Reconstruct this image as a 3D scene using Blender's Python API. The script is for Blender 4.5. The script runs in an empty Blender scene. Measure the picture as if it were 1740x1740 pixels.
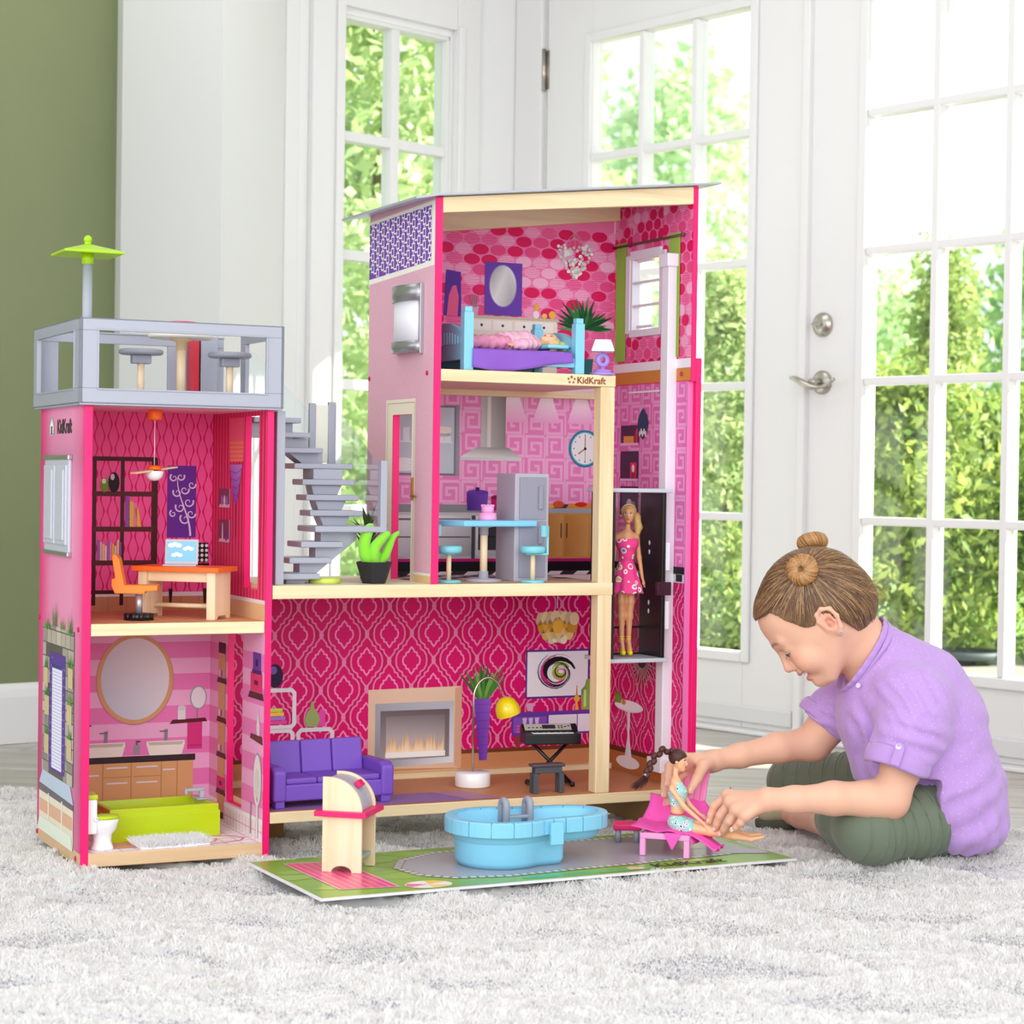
import bpy, math, random
import numpy as np
from mathutils import Matrix, Vector
random.seed(7); RNG = np.random.default_rng(11)
PI = math.pi
scene = bpy.context.scene
COL = scene.collection

# ------------------------------------------------------------ camera
CAM_H = .6742; PITCH = .0158; ROLL = .0142
cam_d = bpy.data.cameras.new('camera'); cam = bpy.data.objects.new('camera', cam_d); COL.objects.link(cam)
cam_d.sensor_width = 36; cam_d.lens = 3518.3 / 1740 * 36
cam.matrix_world = Matrix.Translation((0, 0, CAM_H)) @ Matrix.Rotation(PI/2 - PITCH, 4, 'X') @ Matrix.Rotation(ROLL, 4, 'Z')
cam_d.dof.use_dof = True; cam_d.dof.focus_distance = 3.78; cam_d.dof.aperture_fstop = 8.0
cam_d.clip_start = .05; cam_d.clip_end = 300
scene.camera = cam
# ------------------------------------------------------------ light and exposure
scene.view_settings.view_transform = 'Standard'; scene.view_settings.look = 'None'
scene.view_settings.gamma = 1; scene.view_settings.use_curve_mapping = False
scene.view_settings.exposure = 0.33
world = bpy.data.worlds.new('sky'); scene.world = world; world.use_nodes = True
wn = world.node_tree.nodes; bgn = wn['Background']
bgn.inputs['Color'].default_value = (.90, .955, 1, 1); bgn.inputs['Strength'].default_value = 1.3
def lamp(kind, name, loc, target, energy, color=(1, 1, 1), size=1, size_y=None):
    d = bpy.data.lights.new(name, kind); d.energy = energy; d.color = color
    if kind == 'AREA':
        d.size = size
        if size_y: d.shape = 'RECTANGLE'; d.size_y = size_y
    if kind == 'SUN': d.angle = size
    o = bpy.data.objects.new(name, d); COL.objects.link(o); o.location = loc
    v = Vector(target) - Vector(loc); o.rotation_euler = v.to_track_quat('-Z', 'Y').to_euler()
    return o
lamp('SUN', 'sun', (6, 4.4, 3.2), (0, 5.0, 0), 12.0, (1, .96, .88), math.radians(.8))
lamp('AREA', 'front_fill_light', (-1.3, -1.2, 1.5), (0, 3.9, .5), 56, (1, .985, .965), 2.4, 2.0)  # added soft key from behind the camera; no window is modelled there
lamp('AREA', 'front_fill_light', (1.6, -.6, 1.8), (.1, 3.9, .4), 18, (1, .985, .965), 1.6, 1.6)  # second added front fill, weaker, from the right
lamp('AREA', 'bay_fill_light', (-.5, 4.6, 2.62), (-.5, 4.6, 0), 12, (1, .985, .97), 2.2, 1.2)  # added overhead fill to brighten the bay walls; no fitting is modelled

# ------------------------------------------------------------ helpers
def srgb(h):
    if isinstance(h, str):
        h = h.lstrip('#'); c = [int(h[i:i+2], 16)/255 for i in (0, 2, 4)]
    else: c = list(h)
    return tuple((x/12.92 if x <= .04045 else ((x+.055)/1.055)**2.4) for x in c[:3])
_mats = {}
def mat(name, color='#ffffff', rough=.5, metal=0, spec=.5, vcol=False, bump=0, bscale=200, trans=0, sss=0, coat=0, sheen=0, var=0, vscale=4, stretch=(1,1,1), emit=None, estr=1, alpha=1, bdetail=3):
    if name in _mats: return _mats[name]
    m = bpy.data.materials.new(name); m.use_nodes = True; nt = m.node_tree; N = nt.nodes; L = nt.links
    b = N['Principled BSDF']; b.inputs['Base Color'].default_value = (*srgb(color), 1)
    b.inputs['Roughness'].default_value = rough; b.inputs['Metallic'].default_value = metal
    b.inputs['Specular IOR Level'].default_value = spec
    if trans: b.inputs['Transmission Weight'].default_value = trans
    if coat: b.inputs['Coat Weight'].default_value = coat; b.inputs['Coat Roughness'].default_value = .15
    if sheen: b.inputs['Sheen Weight'].default_value = sheen
    if sss:
        b.inputs['Subsurface Weight'].default_value = sss; b.inputs['Subsurface Radius'].default_value = (.012, .005, .003); b.inputs['Subsurface Scale'].default_value = 1
    if emit: b.inputs['Emission Color'].default_value = (*srgb(emit), 1); b.inputs['Emission Strength'].default_value = estr
    if alpha < 1: b.inputs['Alpha'].default_value = alpha
    col = None
    if vcol:
        a = N.new('ShaderNodeVertexColor'); a.layer_name = 'Col'; col = a.outputs['Color']
        L.new(col, b.inputs['Base Color'])
    if var or bump:
        tc = N.new('ShaderNodeTexCoord'); mp = N.new('ShaderNodeMapping'); mp.inputs['Scale'].default_value = stretch
        L.new(tc.outputs['Object'], mp.inputs['Vector'])
    if var:
        n = N.new('ShaderNodeTexNoise'); n.inputs['Scale'].default_value = vscale; n.inputs['Detail'].default_value = 5
        L.new(mp.outputs[0], n.inputs['Vector'])
        mr = N.new('ShaderNodeMapRange'); mr.inputs['From Min'].default_value = .3; mr.inputs['From Max'].default_value = .7
        mr.inputs['To Min'].default_value = 1-var; mr.inputs['To Max'].default_value = 1+var*.35
        L.new(n.outputs['Fac'], mr.inputs['Value'])
        mx = N.new('ShaderNodeMix'); mx.data_type = 'RGBA'; mx.blend_type = 'MULTIPLY'; mx.inputs[0].default_value = 1
        if col is not None: L.new(col, mx.inputs[6])
        else: mx.inputs[6].default_value = (*srgb(color), 1)
        L.new(mr.outputs[0], mx.inputs[7]); L.new(mx.outputs[2], b.inputs['Base Color'])
    if bump:
        n2 = N.new('ShaderNodeTexNoise'); n2.inputs['Scale'].default_value = bscale; n2.inputs['Detail'].default_value = bdetail
        L.new(mp.outputs[0], n2.inputs['Vector'])
        bp = N.new('ShaderNodeBump'); bp.inputs['Strength'].default_value = bump; bp.inputs['Distance'].default_value = .002
        L.new(n2.outputs['Fac'], bp.inputs['Height']); L.new(bp.outputs[0], b.inputs['Normal'])
    _mats[name] = m
    return m
def glass_mat(name, tint=(1, 1, 1), gloss=.06, rough=0.0):
    if name in _mats: return _mats[name]
    m = bpy.data.materials.new(name); m.use_nodes = True; nt = m.node_tree; N = nt.nodes; L = nt.links
    N.remove(N['Principled BSDF']); t = N.new('ShaderNodeBsdfTransparent'); t.inputs[0].default_value = (*tint, 1)
    g = N.new('ShaderNodeBsdfGlossy'); g.inputs['Roughness'].default_value = rough
    mx = N.new('ShaderNodeMixShader'); lw = N.new('ShaderNodeLayerWeight'); lw.inputs['Blend'].default_value = .25
    mr = N.new('ShaderNodeMapRange'); mr.inputs['To Min'].default_value = gloss*.5; mr.inputs['To Max'].default_value = gloss*4
    L.new(lw.outputs['Fresnel'], mr.inputs[0]); L.new(mr.outputs[0], mx.inputs[0])
    L.new(t.outputs[0], mx.inputs[1]); L.new(g.outputs[0], mx.inputs[2]); L.new(mx.outputs[0], N['Material Output'].inputs[0])
    _mats[name] = m
    return m
def wood_mat(name, color, dark=.82, rough=.45, axis='x', scale=1.0, coat=0):
    if name in _mats: return _mats[name]
    m = bpy.data.materials.new(name); m.use_nodes = True; nt = m.node_tree; N = nt.nodes; L = nt.links
    b = N['Principled BSDF']; b.inputs['Roughness'].default_value = rough
    if coat: b.inputs['Coat Weight'].default_value = coat
    tc = N.new('ShaderNodeTexCoord'); mp = N.new('ShaderNodeMapping')
    st = {'x': (3, 60, 60), 'y': (60, 3, 60), 'z': (60, 60, 3)}[axis]
    mp.inputs['Scale'].default_value = tuple(s*scale for s in st)
    L.new(tc.outputs['Object'], mp.inputs['Vector'])
    n = N.new('ShaderNodeTexNoise'); n.inputs['Scale'].default_value = 1; n.inputs['Detail'].default_value = 6; n.inputs['Distortion'].default_value = .6
    L.new(mp.outputs[0], n.inputs['Vector'])
    cr = N.new('ShaderNodeValToRGB'); c = srgb(color)
    cr.color_ramp.elements[0].position = .32; cr.color_ramp.elements[0].color = (c[0]*dark, c[1]*dark*.93, c[2]*dark*.82, 1)
    cr.color_ramp.elements[1].position = .62; cr.color_ramp.elements[1].color = (*c, 1)
    L.new(n.outputs['Fac'], cr.inputs[0]); L.new(cr.outputs[0], b.inputs['Base Color'])
    bp = N.new('ShaderNodeBump'); bp.inputs['Strength'].default_value = .12; bp.inputs['Distance'].default_value = .001
    L.new(n.outputs['Fac'], bp.inputs['Height']); L.new(bp.outputs[0], b.inputs['Normal'])
    _mats[name] = m
    return m

class MB:
    """collects shapes in one mesh"""
    def __init__(s): s.v = []; s.f = []; s.c = []; s.mi = []; s.sm = []; s.cur = None; s.m = 0; s.smooth = False; s.M = None
    def col(s, c): s.cur = srgb(c) if c is not None else None; return s
    def add(s, vs, fs, smooth=None):
        o = len(s.v)
        if s.M is not None: vs = [tuple(s.M @ Vector(p)) for p in vs]
        s.v.extend([tuple(p) for p in vs])
        for f in fs:
            s.f.append(tuple(i+o for i in f)); s.c.append(s.cur); s.mi.append(s.m); s.sm.append(s.smooth if smooth is None else smooth)
        return s
    def box(s, a, b):
        x0, y0, z0 = [min(p, q) for p, q in zip(a, b)]; x1, y1, z1 = [max(p, q) for p, q in zip(a, b)]
        return s.add([(x0,y0,z0),(x1,y0,z0),(x1,y1,z0),(x0,y1,z0),(x0,y0,z1),(x1,y0,z1),(x1,y1,z1),(x0,y1,z1)],
              [(0,3,2,1),(4,5,6,7),(0,1,5,4),(1,2,6,5),(2,3,7,6),(3,0,4,7)], False)
    def obox(s, c, size, rot=None):
        """oriented box: centre, size, 3x3 or euler"""
        R = rot if isinstance(rot, Matrix) else (Matrix.Identity(3) if rot is None else Matrix.Rotation(rot[2],3,'Z') @ Matrix.Rotation(rot[1],3,'Y') @ Matrix.Rotation(rot[0],3,'X'))
        vs = []
        for z in (-1, 1):
            for x, y in ((-1,-1),(1,-1),(1,1),(-1,1)): vs.append(tuple(Vector(c) + R @ Vector((x*size[0]/2, y*size[1]/2, z*size[2]/2))))
        return s.add(vs, [(0,3,2,1),(4,5,6,7),(0,1,5,4),(1,2,6,5),(2,3,7,6),(3,0,4,7)], False)
    def prism(s, poly, lo, hi, axis='y', smooth=False):
        """extrude a polygon; axis y: poly is (x,z); z: (x,y); x: (y,z)"""
        n = len(poly)
        def P(p, t): return {'y': (p[0], t, p[1]), 'z': (p[0], p[1], t), 'x': (t, p[0], p[1])}[axis]
        ar = sum(poly[i][0]*poly[(i+1)%n][1]-poly[(i+1)%n][0]*poly[i][1] for i in range(n))
        flip = (ar < 0) != (axis == 'y')
        vs = [P(p, lo) for p in poly] + [P(p, hi) for p in poly]
        fs = [tuple(range(n))[::-1], tuple(range(n, 2*n))] + [(i, (i+1) % n, n+(i+1) % n, n+i) for i in range(n)]
        if flip: fs = [f[::-1] for f in fs]
        o = len(s.f); s.add(vs, fs, False)
        if smooth:
            for i in range(o+2, len(s.f)): s.sm[i] = True
        return s
    def lathe(s, prof, c=(0,0,0), n=24, R=None, cap=True, sx=1, sy=1):
        """profile of (radius, height)"""
        vs = []; fs = []
        R = R or Matrix.Identity(3)
        for r, h in prof:
            for i in range(n):
                a = 2*PI*i/n; vs.append(tuple(Vector(c) + R @ Vector((r*math.cos(a)*sx, r*math.sin(a)*sy, h))))
        k = len(prof)
        for j in range(k-1):
            for i in range(n): fs.append((j*n+i, j*n+(i+1) % n, (j+1)*n+(i+1) % n, (j+1)*n+i))
        s.add(vs, fs, True)
        if cap:
            o = len(s.v) - len(vs)
            for j, rv in ((0, True), (k-1, False)):
                if prof[j][0] > 1e-5:
                    idx = [o+j*n+i for i in range(n)]
                    if rv: idx = idx[::-1]
                    s.f.append(tuple(idx)); s.c.append(s.cur); s.mi.append(s.m); s.sm.append(False)
        return s
    def cyl(s, p0, p1, r0, r1=None, n=16, cap=True):
        r1 = r0 if r1 is None else r1
        d = Vector(p1)-Vector(p0); R = d.to_track_quat('Z', 'Y').to_matrix()
        return s.lathe([(r0, 0), (r1, d.length)], p0, n, R, cap)
    def tube(s, pts, r, n=8, closed=False):
        pts = [Vector(p) for p in pts]; k = len(pts); rs = r if hasattr(r, '__len__') else [r]*k
        vs = []; fs = []; prev = None
        for i, p in enumerate(pts):
            t = (pts[min(i+1, k-1)]-pts[max(i-1, 0)]) if not closed else (pts[(i+1) % k]-pts[i-1])
            if t.length < 1e-9: t = Vector((0,0,1))
            t.normalize()
            if prev is None:
                a = t.orthogonal().normalized()
            else:
                a = prev - t*prev.dot(t)
                a = a.normalized() if a.length > 1e-6 else t.orthogonal().normalized()
            prev = a; b = t.cross(a)
            for j in range(n):
                w = 2*PI*j/n; vs.append(tuple(p + (a*math.cos(w)+b*math.sin(w))*rs[i]))
        kk = k if closed else k-1
        for i in range(kk):
            for j in range(n): fs.append((i*n+j, i*n+(j+1) % n, ((i+1) % k)*n+(j+1) % n, ((i+1) % k)*n+j))
        if not closed: fs += [tuple(range(n))[::-1], tuple(range((k-1)*n, k*n))]
        return s.add(vs, fs, True)
    def ball(s, c, r, n=16, m=10, R=None):
        r = r if hasattr(r, '__len__') else (r, r, r); R = R or Matrix.Identity(3)
        vs = [tuple(Vector(c)+R @ Vector((0, 0, -r[2])))]; fs = []
        for j in range(1, m):
            t = -PI/2+PI*j/m
            for i in range(n):
                a = 2*PI*i/n; vs.append(tuple(Vector(c)+R @ Vector((r[0]*math.cos(t)*math.cos(a), r[1]*math.cos(t)*math.sin(a), r[2]*math.sin(t)))))
        vs.append(tuple(Vector(c)+R @ Vector((0, 0, r[2])))); e = len(vs)-1
        for i in range(n):
            fs.append((0, 1+(i+1) % n, 1+i)); fs.append((e, 1+(m-2)*n+i, 1+(m-2)*n+(i+1) % n))
            for j in range(m-2): fs.append((1+j*n+i, 1+j*n+(i+1) % n, 1+(j+1)*n+(i+1) % n, 1+(j+1)*n+i))
        return s.add(vs, fs, True)
    def build(s, name, mats, parent=None, bevel=0, seg=2, M=None, subd=0):
        me = bpy.data.meshes.new(name); me.from_pydata(s.v, [], s.f)
        mats = mats if isinstance(mats, (list, tuple)) else [mats]
        for m in mats: me.materials.append(m)
        if s.f:
            me.polygons.foreach_set('use_smooth', s.sm); me.polygons.foreach_set('material_index', s.mi)
            if any(c is not None for c in s.c):
                ca = me.color_attributes.new('Col', 'FLOAT_COLOR', 'CORNER'); out = []
                for f, c in zip(s.f, s.c):
                    if c is not None and len(c) == len(f) and isinstance(c[0], tuple):
                        for q in c: out.extend((*q, 1))
                    else: out.extend((*(c or (1, 1, 1)), 1)*len(f))
                ca.data.foreach_set('color', out)
        me.update()
        o = bpy.data.objects.new(name, me); COL.objects.link(o)
        if M is not None: o.matrix_world = M
        if parent is not None: o.parent = parent
        if bevel:
            b = o.modifiers.new('bevel', 'BEVEL'); b.width = bevel; b.segments = seg; b.limit_method = 'ANGLE'; b.angle_limit = math.radians(40); b.harden_normals = False
        if subd:
            b = o.modifiers.new('sub', 'SUBSURF'); b.levels = subd; b.render_levels = subd
        return o
def tag(o, label=None, cat=None, group=None, kind=None):
    if label: o['label'] = label
    if cat: o['category'] = cat
    if group: o['group'] = group
    if kind: o['kind'] = kind
    return o
# frame of the dollhouse: u along its front, v into it, z up
TH = .4407
HM = Matrix.Translation((-.7278, 3.52, 0)) @ Matrix.Rotation(TH, 4, 'Z')
I4 = Matrix.Identity(4)
def thing(name, label, cat, loc=(0, 0, 0), rz=0, group=None, frame=None, rot=None):
    o = bpy.data.objects.new(name, None); COL.objects.link(o); o.empty_display_size = .05
    o.matrix_world = (HM if frame is None else frame) @ Matrix.Translation(loc) @ (rot if rot is not None else Matrix.Rotation(rz, 4, 'Z'))
    tag(o, label, cat, group); return o
def copy_tree(o, parent=None):
    c = o.copy(); COL.objects.link(c)
    if parent is not None: c.parent = parent
    for ch in list(o.children): copy_tree(ch, c)
    return c
def mesh_np(name, V, Fq, m, parent=None, cols=None, smooth=True, M=None):
    """fast mesh from numpy arrays; Fq (n,k) faces; cols per vertex linear rgb"""
    me = bpy.data.meshes.new(name); V = np.asarray(V, np.float32); Fq = np.asarray(Fq, np.int32); k = Fq.shape[1]
    me.vertices.add(len(V)); me.vertices.foreach_set('co', V.ravel())
    me.loops.add(Fq.size); me.loops.foreach_set('vertex_index', Fq.ravel())
    me.polygons.add(len(Fq)); me.polygons.foreach_set('loop_start', np.arange(0, Fq.size, k, dtype=np.int32))
    me.polygons.foreach_set('use_smooth', np.full(len(Fq), smooth))
    me.update(calc_edges=True)
    if cols is not None:
        ca = me.color_attributes.new('Col', 'FLOAT_COLOR', 'POINT'); c4 = np.ones((len(V), 4), np.float32); c4[:, :3] = cols
        ca.data.foreach_set('color', c4.ravel())
    for q in (m if isinstance(m, (list, tuple)) else [m]): me.materials.append(q)
    o = bpy.data.objects.new(name, me); COL.objects.link(o)
    if M is not None: o.matrix_world = M
    if parent is not None: o.parent = parent
    return o
def vnoise(x, y, z=0.0, seed=0):
    """cheap smooth value noise, numpy, -1..1"""
    x = np.asarray(x, float); y = np.asarray(y, float); z = np.asarray(z, float)+np.zeros_like(x)
    xi = np.floor(x).astype(np.int64); yi = np.floor(y).astype(np.int64); zi = np.floor(z).astype(np.int64)
    fx = x-xi; fy = y-yi; fz = z-zi; fx = fx*fx*(3-2*fx); fy = fy*fy*(3-2*fy); fz = fz*fz*(3-2*fz)
    def h(a, b, c):
        n = (a*374761393 + b*668265263 + c*2147483647 + seed*1274126177) & 0xffffffff
        n = ((n ^ (n >> 13))*1274126177) & 0xffffffff
        return ((n ^ (n >> 16)) & 0xffff)/32767.5-1
    def L(a, b, t): return a+(b-a)*t
    return L(L(L(h(xi,yi,zi), h(xi+1,yi,zi), fx), L(h(xi,yi+1,zi), h(xi+1,yi+1,zi), fx), fy),
             L(L(h(xi,yi,zi+1), h(xi+1,yi,zi+1), fx), L(h(xi,yi+1,zi+1), h(xi+1,yi+1,zi+1), fx), fy), fz)
# ============================================================ ROOM
M_white = mat('white_paint', '#e6e5e5', .45, bump=.05, bscale=40)
M_wall = mat('wall_paint', '#eeeeee', .7, bump=.08, bscale=60)
M_green = mat('green_paint', '#7d8660', .8, bump=.15, bscale=150, var=.05, vscale=3)
M_glass = glass_mat('window_glass', (.97, 1, .985), .05)
M_nickel = mat('brushed_nickel', '#b9b4aa', .28, 1)
M_floorw = wood_mat('grey_floor_wood', '#bdb9b5', .72, .38, 'x', .35)
def structure(o): o['kind'] = 'structure'; return o
# floor of grey planks
FZ = -.022
fr = MB(); fr.box((-5, -2, FZ-.06), (4, 7.4, FZ-.012)); floor = structure(fr.build('floor', mat('subfloor', '#6d6a68', .7)))
plank = None; PW = .145; pa = math.radians(-9.5)
for i in range(46):
    for j in range(5):
        L = 1.5; x = -2.7+j*(L+.002)+((i*.61) % 1.5)-.4; y = 2.6+i*(PW+.0025)-.6
        if plank is None:
            b = MB(); b.box((0, 0, -.012), (L, PW, 0)); plank = b.build('plank', M_floorw, floor, .0015, 1); p = plank
        else: p = plank.copy(); COL.objects.link(p)
        p.location = Vector((x*math.cos(pa)-(y-4)*math.sin(pa), 4+x*math.sin(pa)+(y-4)*math.cos(pa), FZ-.0004*((i*7+j*3) % 3)))
        p.rotation_euler = (0, 0, pa)
# wall frames:  door wall  s -> left/away,  window wall w -> left/near
def wallframe(P, d):
    d = Vector((d[0], d[1], 0)).normalized(); n = Vector((-d.y, d.x, 0))   # x along wall, y = out of the room
    return Matrix(((d.x, n.x, 0, P[0]), (d.y, n.y, 0, P[1]), (0, 0, 1, P[2]), (0, 0, 0, 1)))
# door wall: origin lower right, x axis runs to the right/near so that y points outdoors
dd = Vector((.648, -.762, 0)).normalized()
DW = wallframe((.977, 5.40, FZ), (dd.x, dd.y))           # x = -s
def door_leaf(idx, x0, x1, gx0, gx1, ncol, hand):
    """x0..x1 leaf, gx0..gx1 glass"""
    zs = [.222, .60, .967, 1.31, 1.672, 2.02]
    b = MB(); t0, t1 = -.005, .04
    b.box((x0, t0, .012), (gx0, t1, 2.22)); b.box((gx1, t0, .012), (x1, t1, 2.22))
    b.box((gx0, t0, .012), (gx1, t1, .222)); b.box((gx0, t0, 2.02), (gx1, t1, 2.22))
    root = b.build('door_%d' % idx, M_white, None, .003, 2, DW); structure(root)
    m = MB(); e = .028                                    # moulding round the glass
    for a in ((gx0-e, .222-e, gx0, 2.02+e), (gx1, .222-e, gx1+e, 2.02+e), (gx0, .222-e, gx1, .222), (gx0, 2.02, gx1, 2.02+e)):
        m.box((a[0], -.016, a[1]), (a[2], -.005, a[3]))
    m.build('glass_moulding', M_white, root, .004, 2)
    pw = (gx1-gx0)/ncol
    for i in range(1, ncol):
        q = MB(); q.box((gx0+i*pw-.011, -.012, .222), (gx0+i*pw+.011, .036, 2.02)); q.build('muntin', M_white, root, .004, 2)
    for z in zs[1:-1]:
        q = MB(); q.box((gx0, -.011, z-.011), (gx1, .035, z+.011)); q.build('muntin', M_white, root, .004, 2)
    for i in range(ncol):
        for k in range(5):
            q = MB(); q.box((gx0+i*pw+.011, .012, zs[k]+.011), (gx0+(i+1)*pw-.011, .016, zs[k+1]-.011)); q.build('glass_pane', M_glass, root)
    q = MB(); q.box((x0+.02, -.018, .03), (x1-.02, -.006, .075)); q.build('door_sweep', mat('sweep', '#dcdcdc', .4), root, .004)
    return root
dA = door_leaf(1, -1.362, -.286, -1.155, -.50, 3, 0)
dB = door_leaf(2, -.280, .80, -.077, .60, 3, 1)
a = MB(); a.box((-.298, -.022, .012), (-.272, -.002, 2.22)); a.build('astragal', M_white, dB, .004)
# lever handle
h = MB(); y = -.005
h.lathe([(.032, 0), (.032, .006), (.026, .011), (.012, .014)], (-.222, y, .968), 28, Matrix.Rotation(PI/2, 3, 'X'))
h.cyl((-.222, y-.01, .968), (-.222, y-.05, .968), .0095)
h.tube([(-.292+.15*t, y-.05-.006*math.sin(t*6), .966+.014*math.cos(t*5.2)) for t in [i/14 for i in range(15)]], [.005+.005*math.sin(PI*min(1, i/9)) for i in range(15)], 10)
h.build('door_handle', M_nickel, dB)
h = MB(); h.lathe([(.033, 0), (.033, .008), (.024, .016), (.014, .02)], (-.222, y, 1.123), 28, Matrix.Rotation(PI/2, 3, 'X'))
h.obox((-.222, y-.028, 1.123), (.030, .014, .008)); h.build('deadbolt', M_nickel, dB, .002)
h = MB(); h.cyl((-1.372, -.012, 1.90), (-1.372, -.012, 2.03), .007, n=10); h.box((-1.395, -.006, 1.905), (-1.352, -.002, 2.025)); h.build('hinge', M_nickel, dA)
# wall around the doors
w = MB(); w.box((-1.56, .0, 0), (-1.372, .12, 2.7)); w.box((.81, 0, 0), (1.25, .12, 2.7)); w.box((-1.372, 0, 2.225), (.81, .12, 2.7))
structure(w.build('wall_right', M_wall, None, 0, 2, DW))
w = MB(); w.prism([(1.78, 4.46), (2.35, 2.0), (2.45, 2.03), (1.90, 4.50)], FZ, 2.7, 'z'); structure(w.build('sun_block_wall', M_wall))  # unseen wall, added to keep direct sun off the seated figure
w = MB(); w.box((-1.50, -.02, 0), (-1.374, .0, 2.34)); w.box((-1.374, -.02, 2.225), (.81, 0, 2.34)); w.box((.81, -.02, 0), (.93, 0, 2.34)); w.box((-1.36, -.05, 0), (.80, .10, .012))
structure(w.build('trim_1', M_white, None, .004, 2, DW))
# window wall (left of the doors): x runs to the right/away
WW = wallframe((-.647-.02, 5.862, FZ), (.70, .714))      # x = .929 - s_w (approx)
def wx(s): return .957-s
w = MB(); w.box((0, 0, 0), (wx(.74), .04, 2.7)); w.box((wx(.30), 0, 0), (wx(-.02), .04, 2.7)); w.box((wx(.74), 0, 0), (wx(.30), .04, .2)); w.box((wx(.74), 0, 2.04), (wx(.30), .04, 2.7))
structure(w.build('wall_back', M_wall, None, 0, 2, WW))
b = MB(); z0, z1 = .222, 2.04
for q in ((wx(.74)-.0, z0, wx(.74)+.012, z1), (wx(.30)-.012, z0, wx(.30), z1), (wx(.74), z0, wx(.30), z0+.012), (wx(.74), z1-.012, wx(.30), z1)):
    b.box((q[0], .0, q[1]), (q[2], .06, q[3]))
win = structure(b.build('window_1', M_white, None, .002, 2, WW))
zs = [.222, .60, .967, 1.345, 1.69, 2.04]
q = MB(); q.box((wx(.518)-.016, .005, z0), (wx(.518)+.016, .05, z1)); q.build('muntin', M_white, win, .004)
for z in zs[1:-1]:
    q = MB(); q.box((wx(.74), .006, z-.015), (wx(.30), .049, z+.015)); q.build('muntin', M_white, win, .004)
for xa, xb in ((wx(.74)+.012, wx(.534)), (wx(.502), wx(.312))):
    for k in range(5):
        q = MB(); q.box((xa, .024, zs[k]+.015), (xb, .028, zs[k+1]-.015)); q.build('glass_pane', M_glass, win)
b = MB()
for q in ((wx(.86), .1, wx(.745), 2.2), (wx(.29), .1, wx(.19), 2.2), (wx(.745), 2.06, wx(.29), 2.2), (wx(.745), .1, wx(.29), .2)):
    b.box((q[0], -.022, q[1]), (q[2], 0, q[3]))
for q in ((wx(.775), .19, wx(.745), 2.07), (wx(.29), .19, wx(.265), 2.07)): b.box((q[0], -.032, q[1]), (q[2], -.022, q[3]))
b.box((wx(.95), -.012, 0), (wx(.90), 0, 2.4))
structure(b.build('trim_2', M_white, None, .004, 2, WW))
# column between the green wall and the window wall
c = MB(); pts = [(-.716, 5.03), (-.655, 5.90), (-1.2, 5.95), (-1.02, 5.355)]
c.prism(pts, FZ, 2.7, 'z'); structure(c.build('wall_column', mat('column_paint', '#e2e2e2', .7, bump=.08, bscale=60)))
# green wall
GW = wallframe((-1.30, 5.29, FZ), (.788, .616))
w = MB(); w.box((-2.2, 0, 0), (.38, .12, 2.7)); structure(w.build('wall_left', M_green, None, 0, 2, GW))
w = MB(); w.prism([(-.016, 0), (-.016, .12), (-.012, .14), (-.007, .15), (-.0, .155), (0, 0)], -2.2, .33, 'x'); structure(w.build('baseboard_left', M_white, None, .001, 1, GW))
c = MB(); c.box((-3.2, 2.4, 2.67), (2.6, 7.2, 2.75)); structure(c.build('ceiling', M_white))  # unseen ceiling, put in to block sun from above

# ============================================================ GARDEN
M_grass = mat('grass', '#86a852', .9, var=.35, vscale=1.6, bump=.5, bscale=8)
N = 60; X, Y = np.meshgrid(np.linspace(-30, 40, N), np.linspace(6.9, 90, N)); Z = -.32+np.clip((Y-13), 0, None)*.055+.05*vnoise(X*.3, Y*.3)
idx = np.arange(N*N).reshape(N, N); Q = np.stack([idx[:-1, :-1].ravel(), idx[:-1, 1:].ravel(), idx[1:, 1:].ravel(), idx[1:, :-1].ravel()], 1)
structure(mesh_np('ground', np.stack([X.ravel(), Y.ravel(), Z.ravel()], 1), Q, M_grass))
p = MB(); p.prism([(.3, 6.95), (2.4, 4.6), (5.0, 5.5), (4.4, 8.0), (.8, 8.2)], -.30, -.16, 'z'); structure(p.build('patio', mat('patio_stone', '#b9b4a8', .9, bump=.3, bscale=20)))
def leaf_mat(name, c, tr):
    m = bpy.data.materials.new(name); m.use_nodes = True; N_ = m.node_tree.nodes; L = m.node_tree.links
    b = N_['Principled BSDF']; b.inputs['Roughness'].default_value = .5
    vc = N_.new('ShaderNodeVertexColor'); vc.layer_name = 'Col'; L.new(vc.outputs[0], b.inputs['Base Color'])
    t = N_.new('ShaderNodeBsdfTranslucent'); L.new(vc.outputs[0], t.inputs[0]); mx = N_.new('ShaderNodeMixShader'); mx.inputs[0].default_value = tr
    L.new(b.outputs[0], mx.inputs[1]); L.new(t.outputs[0], mx.inputs[2]); L.new(mx.outputs[0], N_['Material Output'].inputs[0])
    return m
M_leaf = leaf_mat('leaves', None, .5)
M_bark = mat('bark', '#7a6a52', .9, bump=.6, bscale=30)
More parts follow.
